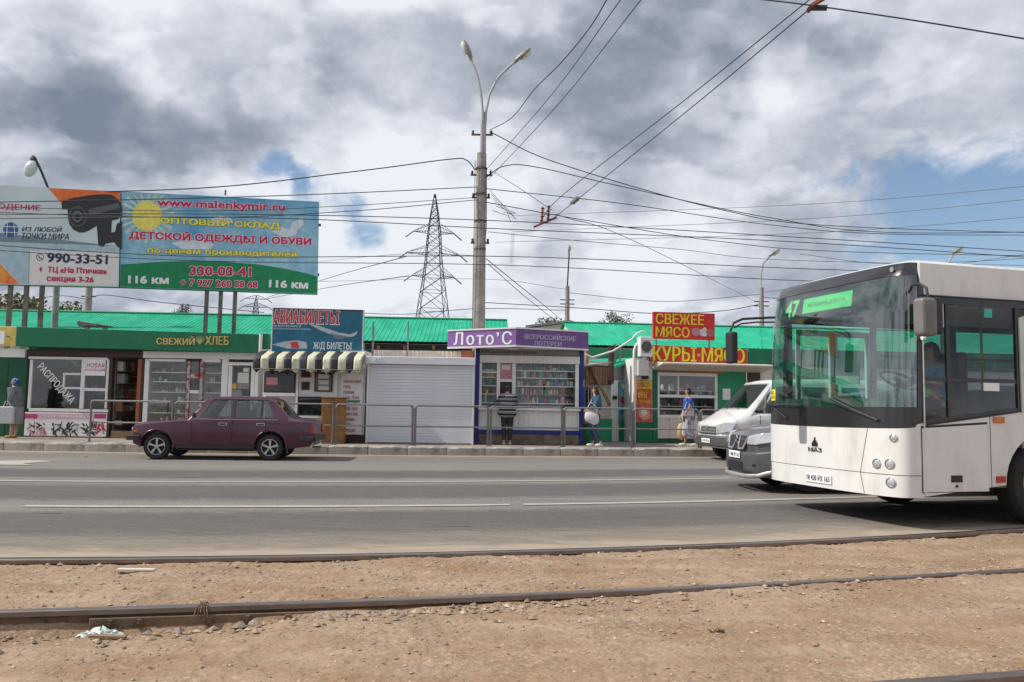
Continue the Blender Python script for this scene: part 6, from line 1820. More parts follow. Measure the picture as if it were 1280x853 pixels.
for s in (-1, 1):
    box('headlight', lens, car, .01, .05, s * .36, s * .66, .55, .70, .01)
    box('tail_light', red_lens, car, 3.90, 3.995, s * .52, s * .772, .60, .80, .01)
MB().box(.0, .04, -.34, .34, .53, .72).build('grille', chrome, car, bevel=.004)
wpr = MB().tube([(1.30, -.3, .955), (1.42, .1, 1.10)], .008, 5).build('wiper', black_plastic, car)
box('exhaust_pipe', galv, car, 3.8, 4.0, .3, .35, .24, .29)
MB().box(.9, 3.2, -.65, .65, .20, .255).build('underbody', dark_in, car)
box('mudflap', black_plastic, car, 3.40, 3.42, -.80, -.62, .16, .34); box('mudflap', black_plastic, car, .93, .95, -.80, -.62, .18, .34)


# ---- white van and grey crossover
def van(name, label, A, B, W, st, paint, arches, r, wins, scr, cab_poly, yf, cols):
    """A: ground point under the near front corner, B: under the far front corner"""
    d = (A - B).normalized()      # toward the near side
    fwd_back = Vector((-d.y, d.x, 0))  # toward the rear
    c = (A + B) / 2
    e = thing(name, label, 'van' if 'van' in name else 'car', (c.x, c.y, 0), math.atan2(fwd_back.y, fwd_back.x))
    o = loft(st).build('body', paint, e, clean=True)
    cl = [taper_prism(cab_poly, lambda x, z: yf(z) - .06).build('c', None, None, clean=True)]
    for xx, rr in arches:
        for s in (-1, 1): cl.append(MB().lathe([(rr, -.2), (rr, .2)], (xx, s * (W / 2 - .1), r), 'y', 28).build('c', None, None, clean=True))
    for wp in wins: cl.append(MB().prism(wp, -2, 2, 'y').build('c', None, None, clean=True))
    (bx_, bz, bw_), (tx, tz, tw) = scr
    nn = Vector((tz - bz, 0, -(tx - bx_))).normalized(); vs = []
    for off in (-.25, .25):
        for (x, z, w) in ((bx_ + .03, bz + .04, bw_ - .03), (tx - .03, tz - .04, tw - .03)):
            for s in (-1, 1): vs.append((x + nn.x * off, s * w, z + nn.z * off))
    cl.append(MB().add(vs, hx).build('c', None, None, clean=True))
    cut(o, cl)
    o.data.materials.clear(); o.data.materials.append(paint)
    o.data.polygons.foreach_set('use_smooth', [True] * len(o.data.polygons)); o.data.set_sharp_from_angle(angle=R(55))
    for wp in wins: pane_side('window', car_glass, e, wp, yf, off=.03)
    screen('windscreen', car_glass, e, (bx_, bz), (tx, tz), bw_, tw, .05)
    for s in (-1, 1):
        for xx, rr in arches: wheel(e, xx, s * (W / 2 - .13), r, .21, s, cols)
    return e


grey_cladding = mat('grey_cladding', (.075, .077, .08), .55, var=.1)
van_white = mat('van_paint', (.66, .66, .65), .35, var=.04, coat=.4, spec=.5)
vA = P(906, 520, 20.3); vB = P(867, 520, 22.25)
yv = lambda z: .98 + (.78 - .98) * max(0, z - 1.15) / .95
van_e = van('white_van', 'white minivan with grey bumper parked at the kerb behind the grey crossover', vA, vB, 2.0,
            [(.0, .45, .62, .70, .88, .68, .55, .92), (.06, .34, .76, .84, .92, .82, .66, .98), (.25, .30, .84, .93, .97, .91, .72, 1.06), (.42, .28, .86, .97, 1.04, .95, .76, 1.16), (.60, .28, .88, .99, 1.10, .97, .80, 1.25), (.68, .28, .88, .99, 1.12, .975, .80, 1.31),
             (1.34, .28, .88, .99, 1.15, .98, .74, 2.00), (1.60, .28, .88, .99, 1.15, .98, .76, 2.06), (3.2, .28, .88, .99, 1.15, .98, .78, 2.10), (4.5, .30, .88, .99, 1.15, .98, .78, 2.08), (4.72, .34, .86, .97, 1.15, .96, .74, 2.0), (4.78, .5, .8, .9, 1.15, .88, .66, 1.85)],
            van_white, ((.82, .37), (3.7, .37)), .33,
            [[(1.0, 1.20), (2.0, 1.20), (2.0, 1.88), (1.48, 1.88)], [(2.14, 1.20), (3.1, 1.20), (3.1, 1.88), (2.14, 1.88)], [(3.22, 1.20), (4.3, 1.20), (4.3, 1.88), (3.22, 1.88)]],
            ((.66, 1.30, .80), (1.32, 1.97, .72)), [(1.2, .55), (4.5, .55), (4.5, 1.95), (1.48, 1.95), (.84, 1.25)], yv, grey_plastic)
for y in (-.45, .45): seat(van_e, 1.5, y, .80, g_dark)
MB().box(.86, 1.10, -.8, .8, 1.0, 1.26).build('dashboard', black_plastic, van_e, bevel=.03)
bp = MB(); bp.add([(-.07, y, z) for y in (-.66, .66) for z in (.36, .62)] + [(.10, y, z) for y in (-.97, .97) for z in (.34, .64)] + [(.42, y, z) for y in (-1.0, 1.0) for z in (.34, .66)],
                  [(0, 1, 3, 2), (0, 4, 5, 1), (2, 3, 7, 6), (4, 8, 9, 5), (6, 7, 11, 10), (1, 5, 9, 11, 7, 3), (0, 2, 6, 10, 8, 4), (8, 10, 11, 9)])
bp.build('front_bumper', grey_cladding, van_e, bevel=.05, seg=3, smooth=50)
gr_ = MB().add([(-.03, -.50, .66), (-.03, .50, .66), (.015, .46, .93), (.015, -.46, .93), (.1, -.50, .66), (.1, .50, .66), (.1, .46, .93), (.1, -.46, .93)], [(0, 1, 2, 3), (0, 4, 5, 1), (1, 5, 6, 2), (2, 6, 7, 3), (3, 7, 4, 0), (4, 7, 6, 5)]).build('grille', grey_cladding, van_e, bevel=.015)
for k in range(3): box('grille_slat', g_grey, gr_, -.034 + .014 * k, -.02 + .014 * k, -.46, .46, .70 + .07 * k, .725 + .07 * k)
MB().tube([(-.045, -.02, .80), (-.05, .035, .84), (-.035, .0, .90), (-.045, -.035, .84), (-.045, .02, .80)], .010, 5).build('emblem', chrome, gr_)
for s in (-1, 1):
    MB().add([(-.05, s * .53, .68), (.0, s * .82, .69), (.17, s * .985, .74), (.34, s * .99, .97), (.06, s * .86, .985), (-.035, s * .54, .90), (.25, s * .6, .7), (.3, s * .7, .93)],
             [(0, 1, 4, 5), (1, 2, 3, 4), (0, 5, 7, 6), (0, 6, 2, 1), (3, 7, 5, 4), (2, 6, 7, 3)]).build('headlight', lens, van_e, clean=True, bevel=.035, seg=3, smooth=70)
    MB().box(.0, .04, s * .62, s * .78, .44, .54).build('fog_light', lens, van_e, bevel=.01)
    mm = MB().box(1.02, 1.12, s * 1.06, s * 1.24, 1.22, 1.48).build('door_mirror', black_plastic, van_e, bevel=.03)
    MB().tube([(1.08, s * .97, 1.3), (1.08, s * 1.08, 1.32)], .02, 6).build('mirror_arm', black_plastic, mm)
mbs = MB()
for s in (-1, 1):
    for x in (.93, 2.07, 3.16): mbs.box(x, x + .012, s * .985, s * .992, .42, 1.15)
mbs.build('door_seams', grey_plastic, van_e)
pl_ = box('number_plate', white_flat, van_e, -.085, -.072, -.26, .26, .44, .55, .003)


def plate_text(parent, body, x, z0, z1, hw):
    """lettering on a plate that faces -x"""
    o = lettering(body, black_flat, parent, -hw, hw, z0, z1, 0.0, bold=.01)
    for v in o.data.vertices: v.co = Vector((x + v.co.y, -v.co.x, v.co.z))
    o.data.update(); o.data.flip_normals() if hasattr(o.data, 'flip_normals') else None
    return o


plate_text(pl_, 'А 739 ОР 63', -.088, .465, .525, .23)
MB().tube([(.64, -.35, 1.32), (.86, .25, 1.53)], .010, 5).build('wiper', black_plastic, van_e); MB().tube([(.64, .3, 1.32), (.80, .75, 1.46)], .010, 5).build('wiper', black_plastic, van_e)

suv_grey = mat('graphite_paint', (.085, .085, .092), .36, .2, var=.05, coat=.7)
silver_trim = mat('silver_trim', (.42, .42, .42), .4, .3)
sA = P(947, 520, 12.75); sB = P(903, 520, 14.45)
ys = lambda z: .87 + (.64 - .87) * max(0, z - 1.0) / .60
suv = van('crossover_car', 'dark grey crossover half hidden behind the front of the bus', sA, sB, 1.76,
          [(.0, .34, .46, .52, .74, .50, .42, .80), (.05, .25, .62, .70, .78, .68, .56, .88), (.18, .22, .72, .82, .84, .80, .62, .95), (.5, .22, .76, .87, .93, .85, .68, 1.02), (.95, .22, .78, .88, .97, .86, .70, 1.07), (1.12, .22, .78, .88, .98, .865, .70, 1.10), (1.9, .22, .78, .88, 1.0, .87, .62, 1.56), (2.3, .22, .78, .88, 1.0, .87, .63, 1.62), (3.6, .22, .78, .88, 1.0, .87, .62, 1.58), (4.2, .26, .76, .87, 1.0, .86, .62, 1.42), (4.4, .30, .74, .84, .98, .82, .6, 1.12), (4.5, .42, .66, .76, .90, .74, .55, .96)],
          suv_grey, ((.86, .37), (3.45, .37)), .335,
          [[(1.75, 1.04), (2.35, 1.04), (2.35, 1.46), (2.08, 1.46)], [(2.45, 1.04), (3.2, 1.04), (3.2, 1.46), (2.45, 1.46)], [(3.3, 1.04), (3.9, 1.04), (3.75, 1.42), (3.3, 1.46)]],
          ((1.12, 1.10, .72), (1.88, 1.53, .62)), [(1.5, .5), (4.0, .5), (4.0, 1.35), (3.7, 1.48), (2.05, 1.48), (1.4, 1.02)], ys, alloy)
for y in (-.38, .38): seat(suv, 2.0, y, .50, g_dark)
bp = MB(); bp.add([(-.06, y, z) for y in (-.45, .45) for z in (.30, .60)] + [(.02, y, z) for y in (-.72, .72) for z in (.28, .62)] + [(.22, y, z) for y in (-.87, .87) for z in (.28, .66)] + [(.45, y, z) for y in (-.89, .89) for z in (.28, .66)],
                  [(0, 1, 3, 2), (0, 4, 5, 1), (2, 3, 7, 6), (4, 8, 9, 5), (6, 7, 11, 10), (8, 12, 13, 9), (10, 11, 15, 14), (1, 5, 9, 13, 15, 11, 7, 3), (0, 2, 6, 10, 14, 12, 8, 4), (12, 14, 15, 13)])
fb = bp.build('front_bumper', mat('graphite_bumper', (.085, .085, .09), .45, .1), suv, bevel=.05, seg=3, smooth=50)
box('air_intake', black_flat, fb, -.075, -.055, -.34, .34, .33, .46, .01)
for s in (-1, 1): MB().ellipsoid((.02, s * .62, .42), (.03, .09, .05)).build('fog_light_recess', black_flat, fb)
MB().tube([(.24, -.86, .33), (.05, -.74, .26), (-.06, -.42, .235), (-.075, 0, .235), (-.06, .42, .235), (.05, .74, .26), (.24, .86, .33)], .035, 6).build('skid_strip', silver_trim, suv, smooth=60)
gr_ = MB().add([(-.05, -.34, .64), (-.05, .34, .64), (.02, .42, .86), (.02, -.42, .86), (.1, -.34, .64), (.1, .34, .64), (.1, .42, .86), (.1, -.42, .86)], [(0, 1, 2, 3), (0, 4, 5, 1), (1, 5, 6, 2), (2, 6, 7, 3), (3, 7, 4, 0), (4, 7, 6, 5)]).build('grille', black_plastic, suv, bevel=.01)
gf = lambda y, z: (-.06 + (z - .64) * .32, y, z)
MB().tube([gf(-.42, .85), gf(-.34, .66), gf(-.14, .65), gf(-.10, .72), gf(-.08, .85)], .016, 6).build('grille_frame', silver_trim, gr_, smooth=60)
MB().tube([gf(.42, .85), gf(.34, .66), gf(.14, .65), gf(.10, .72), gf(.08, .85)], .016, 6).build('grille_frame', silver_trim, gr_, smooth=60)
em = MB()
for k in range(3):
    a = math.pi / 2 + k * 2 * math.pi / 3
    c = (.05 * math.cos(a), .76 + .05 * math.sin(a))
    ax = (math.cos(a), math.sin(a)); nx_ = (-ax[1], ax[0])
    q = [(c[0] - ax[0] * .05, c[1] - ax[1] * .05), (c[0] + nx_[0] * .028, c[1] + nx_[1] * .028), (c[0] + ax[0] * .05, c[1] + ax[1] * .05), (c[0] - nx_[0] * .028, c[1] - nx_[1] * .028)]
    em.prism(q, -.05, -.032, 'x')
em.build('emblem', chrome, gr_)
for s in (-1, 1):
    MB().add([(-.045, s * .43, .72), (.01, s * .72, .72), (.22, s * .905, .78), (.44, s * .90, .95), (.10, s * .76, .925), (-.01, s * .45, .87), (.3, s * .5, .75), (.36, s * .6, .86)],
             [(0, 1, 4, 5), (1, 2, 3, 4), (0, 5, 7, 6), (0, 6, 2, 1), (3, 7, 5, 4), (2, 6, 7, 3)]).build('headlight', lens, suv, clean=True, bevel=.035, seg=3, smooth=70)
pl_ = box('number_plate', white_flat, suv, -.085, -.072, -.26, .26, .50, .61, .003)
plate_text(pl_, 'Т 888 УК 163', -.088, .525, .585, .23)

# ------------------------------------------------------------------ the bus
bdir = Vector((math.cos(R(16)), math.sin(R(16)), 0)); BO = Vector((4.36, 9.0, 0)) - bdir * .10
fbus = Fac.__new__(Fac); fbus.o = BO; fbus.d = bdir; fbus.n = Vector((-bdir.y, bdir.x, 0)); fbus.rz = R(16); fbus.w = 8.65
bus = thing('city_bus', 'white low-floor city bus with black windscreen surround entering from the right', 'bus', BO, R(16))
YD = 0
bus_white = mat('bus_paint', (.74, .73, .71), .38, var=.035, scale=1.2, coat=.3, base2=(.50, .455, .40), mixscale=1.6, thr=(.50, .86), stretch=(1.6, 1.6, .7), detail=9)
bus_black = mat('bus_black', (.022, .022, .024), .22, var=.15, scale=3, coat=.4)
BW, BL, BH = 2.55, 8.65, 2.95


def bpt(a, z, inset=0.0):
    """front outline; a from -1 (near side) to +1 (far side)"""
    an = a * math.pi / 2; cc, ss = abs(math.cos(an)), abs(math.sin(an)); rr = 1 / (cc ** 5.5 + ss ** 5.5) ** (1 / 5.5)
    ph = math.atan2(ss * 1.0, cc); c, s = cc * rr, ss * rr
    c = c * (1 - .16 * min(1, s) ** 2.2) if s < 1 else c
    y = BW / 2 * (1 + (s if a > 0 else -s)); x = .24 - .40 * c
    t = max(0, (z - 2.55) / .40)
    x += .07 * max(0, (z - 1.1) / 1.85) ** 1.4 + (.16 * t * t) * c
    y = BW / 2 + (y - BW / 2) * (1 - .055 * t * t)
    lowt = max(0, (.6 - z) / .3); y = BW / 2 + (y - BW / 2) * (1 - .008 * lowt)
    return (x + inset * c, y + (inset if a < 0 else -inset) * s ** 3 if s > .9 else y, z)


def bpatch(name, m, a0, a1, zf0, zf1, parent=None, nu=40, nv=6, inset=0.0, th_=.03):
    f0 = zf0 if callable(zf0) else (lambda a: zf0); f1 = zf1 if callable(zf1) else (lambda a: zf1)
    mb = MB(); nz = nv
    outer = [[bpt(a0 + (a1 - a0) * i / nu, f0(a0 + (a1 - a0) * i / nu) + (f1(a0 + (a1 - a0) * i / nu) - f0(a0 + (a1 - a0) * i / nu)) * j / nz, inset) for i in range(nu + 1)] for j in range(nz + 1)]
    inner = [[bpt(a0 + (a1 - a0) * i / nu, f0(a0 + (a1 - a0) * i / nu) + (f1(a0 + (a1 - a0) * i / nu) - f0(a0 + (a1 - a0) * i / nu)) * j / nz, inset + th_) for i in range(nu + 1)] for j in range(nz + 1)]
    vs = [p for r in outer for p in r] + [p for r in inner for p in r]; w = nu + 1; K = w * (nz + 1)
    fs = []
    for j in range(nz):
        for i in range(nu):
            a = j * w + i
            fs.append((a, a + w, a + w + 1, a + 1)); fs.append((K + a, K + a + 1, K + a + w + 1, K + a + w))
    for i in range(nu): fs.append((i, i + 1, K + i + 1, K + i)); a = nz * w + i; fs.append((a, K + a, K + a + 1, a + 1))
    for j in range(nz): a = j * w; fs.append((a, K + a, K + a + w, a + w)); a = j * w + nu; fs.append((a, a + w, K + a + w, K + a))
    return mb.add(vs, fs).build(name, m, parent or bus, smooth=45, clean=True)


belt = lambda a: 1.075 + .045 * abs(a) ** 2 + (.03 if a < -.8 else 0)
bpatch('bumper', bus_white, -1, 1, .345, .578, nv=4)
bpatch('front_panel', bus_white, -1, 1, .586, belt, nv=6)
bpatch('lower_windscreen_band', bus_black, -1, 1, lambda a: belt(a) + .002, 1.32, inset=.004)
bpatch('windscreen', bus_glass, -.86, .93, 1.322, 2.78, inset=.008, th_=.006)
bpatch('pillar', bus_black, -1, -.862, 1.322, 2.78, nu=8, inset=.0); bpatch('pillar', bus_black, .932, 1, 1.322, 2.78, nu=6, inset=.0)
bpatch('header', bus_black, -1, 1, 2.782, 2.93, inset=.0)
bpatch('seam', black_flat, -.98, .98, .5785, .5855, inset=.008, nv=1)
# roof
rt = MB()
ringo = [bpt(-1 + 2 * i / 40, 2.93) for i in range(41)]
rpts = [(BL, ringo[0][1], 2.93)] + [(x, y, z) for x, y, z in ringo] + [(BL, ringo[-1][1], 2.93)]
top = [(min(BL - .1, x + .18 if x < BL else x), BW / 2 + (y - BW / 2) * .90, 2.985) for x, y, z in rpts]
n = len(rpts)
fs = [(i, i + 1, n + i + 1, n + i) for i in range(n - 1)] + [(n - 1, 0, n, 2 * n - 1), tuple(n + i for i in range(n)), tuple(range(n - 1, -1, -1))]
rt.add(rpts + top, fs).build('roof', bus_white, bus, smooth=40, clean=True)
# the near side
U = lambda px, py: fbus.uz(px, py, 0)
x0s = .245
zb_l, zb_r = 1.13, 1.30
ac_x = U(1256, 600)[0] + .60
arcn = [(ac_x + .58 * math.cos(a), .47 + .58 * math.sin(a)) for a in [math.pi - math.pi * k / 16 for k in range(17)]]
arcn = [(x, max(z, .36)) for x, z in arcn]
ac2 = BL - 2.45
arc2 = [(ac2 + .58 * math.cos(a), max(.36, .47 + .58 * math.sin(a))) for a in [math.pi - math.pi * k / 16 for k in range(17)]]
side_poly = [(x0s, .36)] + arcn + arc2 + [(BL, .36), (BL, 1.32), (1.75, zb_r + .02), (x0s, zb_l)]


def far_y(o): return o


for yy, nm in (((0, .035), 'side_panel'), ((BW - .035, BW), 'side_panel')):
    MB().prism(side_poly, yy[0], yy[1], 'y').build(nm, bus_white, bus, smooth=30)
    MB().prism([(x0s, 2.56), (BL, 2.56), (BL, 2.93), (x0s, 2.93)], yy[0] + (.012 if yy[0] < 1 else -.012), yy[1] + (.012 if yy[0] < 1 else -.012), 'y').build('cant_rail', bus_white, bus, bevel=.01)
# window band: black frames and tinted panes, near side
w1a, w1b = U(1150, 430)[0], U(1183.5, 430)[0]; w2a, w2b = U(1187.5, 430)[0], U(1270.5, 430)[0]; wp = U(1274, 430)[0]
zt_w, zm_w = U(1200, 381)[1], U(1200, 472.5)[1]
nb_ = MB()
for side in (0, 1):
    yA, yB = (.006, .045) if side == 0 else (BW - .045, BW - .006)
    fr = MB().box(x0s, BL, yA, yB, zt_w + .0, 2.558).build('window_frame', bus_black, bus)
    zlow = lambda x: zb_l + (zb_r - zb_l) * min(1, (x - x0s) / (1.75 - x0s)) + .004
    def bar(xa, xb, za=None, zb__=None):
        MB().prism([(xa, (za if za is not None else zlow(xa))), (xb, (za if za is not None else zlow(xb))), (xb, zb__ or zt_w - .001), (xa, zb__ or zt_w - .001)], yA, yB, 'y').build('frame_bar', bus_black, fr)
    xs_ = [(x0s, w1a), (w1b, w2a), (w2b, wp)]
    if side == 1: xs_ = []
    for a, b in xs_: bar(a, b)
    if side == 0:
        for a, b in ((w1a, w1b), (w2a, w2b)):
            MB().box(a, b, .012, .04, zm_w - .045, zm_w).build('frame_bar', bus_black, fr)
            MB().prism([(a, zlow(a)), (b, zlow(b)), (b, zlow(b) + .05), (a, zlow(a) + .05)], .01, .043, 'y').build('frame_bar', bus_black, fr)
            box('pane', bus_side_glass, fr, a + .001, b - .001, .022, .028, zm_w + .001, zt_w - .001)
            MB().prism([(a + .001, zlow(a) + .051), (b - .001, zlow(b) + .051), (b - .001, zm_w - .046), (a + .001, zm_w - .046)], .022, .028, 'y').build('pane', bus_side_glass, fr)
        MB().prism([(wp, 1.29), (wp + .12, 1.30), (wp + .12, 2.40), (wp, 2.36)], -.012, .044, 'y').build('pillar', mat('pale_green_white', (.55, .62, .58), .4), bus)
        x = wp + .122
    else:
        # the door side: two door leaves near the front, then windows
        bar(x0s, x0s + .10); x = x0s + .10
        d0, d1 = .42, 1.62
        for (da, db) in ((.42, 1.01), (1.03, 1.62)):
            df = MB().box(da, da + .05, BW - .05, BW - .001, .40, 2.40).build('door', bus_white, bus)
            for q in ((db - .05, db, .40, 2.40), (da + .051, db - .051, .40, .48), (da + .051, db - .051, 2.32, 2.40)): box('frame_bar', bus_white, df, q[0], q[1], BW - .05, BW - .001, q[2], q[3])
            box('pane', clear_glass, df, da + .051, db - .051, BW - .03, BW - .024, .481, 2.319)
        bar(1.66, 1.74); x = 1.74
    while x < BL - 1.2:
        b = x + 1.32
        bar(b, b + .10)
        MB().box(x + .001, b - .001, .012 if side == 0 else BW - .04, .04 if side == 0 else BW - .012, 2.05, 2.09).build('frame_bar', bus_black, fr)
        MB().prism([(x + .001, 1.325), (b - .001, 1.325), (b - .001, zt_w - .001), (x + .001, zt_w - .001)], .022 if side == 0 else BW - .028, .028 if side == 0 else BW - .022, 'y').build('pane', bus_side_glass, fr)
        x = b + .10
# hatch, reflectors, labels on the near side
hat = MB().prism([(U(1152, 570)[0], .40), (U(1235, 570)[0], .40), (U(1235, 570)[0], zb_r - .13), (U(1152, 570)[0], zb_l - .012)], -.004, -.0005, 'y').build('hatch_gap', black_flat, bus)
MB().prism([(U(1152.8, 570)[0], .407), (U(1234.3, 570)[0], .407), (U(1234.3, 570)[0], zb_r - .155), (U(1152.8, 570)[0], zb_l - .035)], -.010, -.0045, 'y').build('service_hatch', bus_white, bus)
box('hatch_lock', black_flat, bus, U(1188, 599)[0], U(1202, 599)[0], -.016, -.0105, U(1195, 603)[1], U(1195, 594.5)[1])
MB().lathe([(.016, -.018), (.016, -.0105)], (U(1195, 608)[0], 0, U(1195, 608)[1]), 'y', 10).build('hatch_lock', black_flat, bus)
box('side_marker', amber, bus, U(1241, 525)[0], U(1254.5, 525)[0], -.02, -.001, U(1248, 529)[1], U(1248, 521.5)[1], .004)
box('side_reflector', red_lens, bus, U(1245, 599)[0], U(1256.5, 599)[0], -.012, -.001, U(1250, 603.5)[1], U(1250, 595.5)[1], .002)
box('sticker', white_flat, bus, U(1231, 483)[0], U(1250.5, 483)[0], .015, .0215, U(1240, 489)[1], U(1240, 477)[1])
stk = box('sticker', mat('teal_sticker', (.05, .42, .36), .5), bus, U(1231.5, 391)[0], U(1241.5, 391)[0], .015, .0215, U(1236, 397)[1], U(1236, 386)[1])
box('grey_label', g_white, bus, U(1174, 395)[0], U(1181, 395)[0], .015, .0215, U(1178, 409)[1], U(1178, 378)[1])
MB().tube([(BL * 0 + .255, -.006, 2.50), (.245, -.008, .40)], .009, 6).build('corner_seam', bus_white, bus)
for x in (U(1238, 560)[0], 3.3, 4.6, 5.9, 7.2):
    MB().box(x, x + .006, -.003, -.0002, .37, 1.27).build('panel_seam', dark_in, bus)
MB().box(x0s, BL - .02, -.016, -.0125, 2.745, 2.752).build('roof_seam', dark_in, bus) if False else None
MB().prism([(x0s, zb_l - .012), (1.75, zb_r + .008), (BL, 1.308), (BL, 1.322), (1.75, zb_r + .024), (x0s, zb_l + .006)], -.008, .002, 'y').build('rubber_seal', black_plastic, bus)
MB().box(x0s, BL, -.010, .004, 2.552, 2.566).build('rubber_seal', black_plastic, bus)
# wheels, arch liner, floor, underside
for s, yy in ((-1, .17), (1, BW - .17)):
    wheel(bus, ac_x, yy, .475, .27, s, mat('bus_rim', (.30, .30, .30), .5, .3), 8); wheel(bus, ac2, yy, .475, .27, s, mat('bus_rim', (.30, .30, .30)), 8)
for yy in (.037, BW - .44):
    for cx in (ac_x, ac2):
        mb = MB(); mb.grid(lambda u, v: (cx + .60 * math.cos(math.pi * u), yy + .40 * v, .47 + .60 * math.sin(math.pi * u)), 16, 1); mb.build('arch_liner', dark_in, bus)
MB().box(.30, BL - .1, .45, BW - .45, .30, .42).build('floor', grey_plastic, bus)
MB().box(.30, BL - .1, .05, BW - .05, .42, .44).build('floor', mat('bus_floor', (.10, .10, .11), .7), bus) if False else None
MB().box(BL - .05, BL, .01, BW - .01, .36, 2.92).build('rear_wall', bus_white, bus, bevel=.01)
MB().box(.36, BL - .06, .06, BW - .06, 2.86, 2.90).build('ceiling', mat('bus_ceiling', (.45, .45, .45), .7), bus)
# cab: dashboard, wheel, partition, seats, poles
bpatch('dashboard', mat('dash_grey', (.09, .13, .12), .6), -.85, .85, 1.10, 1.42, inset=.06, th_=.42)
MB().lathe([(.21, 0), (.235, .018), (.21, .036), (.20, .018), (.21, 0)], (0, 0, 0), 'z', 24).build('steering_wheel', black_plastic, bus, smooth=60, loc=(.47, .62, 1.62)).rotation_euler = (0, R(28), 0)
MB().tube([(.36, .62, 1.3), (.465, .62, 1.61)], .03, 8).build('steering_column', black_plastic, bus)
ds = MB().box(.72, 1.17, .36, .86, 1.17, 1.29).build('driver_seat', g_dark, bus, bevel=.03)
MB().box(1.14, 1.26, .38, .84, 1.22, 1.98).build('backrest', g_dark, ds, bevel=.03)
MB().box(.5, 1.5, .1, 1.2, .43, .46).build('cab_floor', grey_plastic, bus); MB().box(.8, 1.1, .5, .7, .461, 1.168).build('seat_pedestal', grey_plastic, bus)
prt = MB().box(1.68, 1.71, .08, 1.25, .44, 1.55).build('cab_partition', mat('cab_panel', (.30, .30, .29), .6), bus); box('pane', clear_glass, prt, 1.69, 1.70, .08, 1.25, 1.551, 2.5)
hr = mat('yellow_handrail', (.62, .42, .04), .4)
for x, y in ((1.75, 1.30), (2.9, .75), (2.9, 1.8), (4.2, .75), (4.2, 1.8), (5.5, .75)): MB().tube([(x, y, .42), (x, y, 2.86)], .018, 8).build('handrail', hr, bus)
MB().tube([(1.75, 1.30, 1.3), (1.75, 2.3, 1.3)], .018, 8).build('handrail', hr, bus)
seatm = mat('passenger_seat', (.05, .10, .22), .7)
for x in (2.3, 3.1, 3.9, 4.7, 5.5, 6.3):
    for y in (.33, BW - .33):
        s_ = MB().box(x, x + .42, y - .21, y + .21, .86, .94).build('passenger_seat', seatm, bus, bevel=.02); MB().box(x + .38, x + .45, y - .21, y + .21, .94, 1.52).build('backrest', seatm, s_, bevel=.02)
        MB().box(x + .05, x + .35, y - .15, y + .15, .42, .858).build('seat_box', grey_plastic, s_)
MB().box(.62, .64, 1.5, 1.95, 1.62, 1.98).build('cab_notice', g_white, bus)
# destination display behind the glass
disp = bpatch('display_case', mat('display_black', (.01, .03, .02), .5), -.62, .80, 2.44, 2.765, inset=.05, th_=.10)


def on_front(mesh_o, a_c, z_c, w, h, inset):
    """wrap a flat print (x=-.5...5, z=-.5...5) onto the front outline"""
    pass


import bisect
_tab = []; acc = 0; prev = None
for i in range(401):
    a = -1 + 2 * i / 400; p = bpt(a, 2.0)
    if prev: acc += math.hypot(p[0] - prev[0], p[1] - prev[1])
    _tab.append((acc, a)); prev = p
mid_s = _tab[200][0]


def a_of(s):          # arc length from the middle of the front (positive toward the far side) -> outline parameter
    t = s + mid_s; k = bisect.bisect(_tab, (t, 9)) - 1; k = max(0, min(399, k))
    s0, a0 = _tab[k]; s1, a1 = _tab[k + 1]
    return a0 + (a1 - a0) * (t - s0) / max(1e-6, s1 - s0)


def front_print(body, m, sc_, zc_, w, h, inset, parent, name='lettering', bold=.02):
    """lettering on the curved front; read from outside, text runs from the far side to the near side"""
    o = lettering(body, m, parent, -w / 2, w / 2, -h / 2, h / 2, 0, bold=bold, name=name)
    for v in o.data.vertices:
        s = sc_ - v.co.x; z = zc_ + v.co.z; v.co = Vector(bpt(a_of(s), z, inset + v.co.y))
    o.data.update()
    return o


led = mat('led_green', (.25, .95, .35), .5, emit=.36, var=.02)
led_y = mat('led_pale', (.60, .95, .45), .5, emit=.36, var=.05)
front_print('47', led_y, .66, 2.60, .30, .22, .036, bus, 'display_digits', .05)
strip_a = (-.42, .40)
mbd = MB(); mbd.grid(lambda u, v: bpt(a_of(.42 - .94 * u), 2.51 + .19 * v, .040), 12, 1); ds_ = mbd.build('display_strip', led, bus)
front_print('ЖЕЛЕЗНАЯ ДОРОГА', mat('led_dark', (.03, .20, .06), .6), -.05, 2.605, .72, .06, .034, ds_, bold=.01)
# badge, plate, lamps, wipers, stickers
front_print('МАЗ', mat('badge_dark', (.05, .05, .05), .4, .5), .06, .795, .26, .055, -.010, bus, 'badge', .05)
bd_ = MB()
for k, hh in enumerate((.06, .09, .14, .09, .06)):
    y_ = .06 - (k - 2) * .022
    p = bpt(a_of(y_), .84, -.01); bd_.box(p[0] - .006, p[0] + .008, p[1] - .006, p[1] + .006, .835, .835 + hh * .8)
bd_.build('emblem', mat('badge_dark', (.05, .05, .05)), bus)
pz = .455
def plate_fn(u, v): return bpt(a_of(.25 - .50 * u - .0), pz - .056 + .112 * v, -.014)
mbpl = MB(); mbpl.grid(plate_fn, 8, 1); plo = mbpl.build('number_plate', white_flat, bus); 
front_print('М 420 РХ 163', black_flat, .0, pz, .44, .07, -.018, plo, bold=.02)
mbl = MB(); mbl.grid(lambda u, v: bpt(a_of(1.16 - .17 * u), 1.40 + .15 * v, .003), 4, 1); ysk = mbl.build('yellow_sticker', mat('sticker_yellow', (.80, .70, .05), .5), bus)
front_print('КАРТА\nОПЛАТА', black_flat, 1.075, 1.475, .13, .10, .0005, ysk, bold=.01)
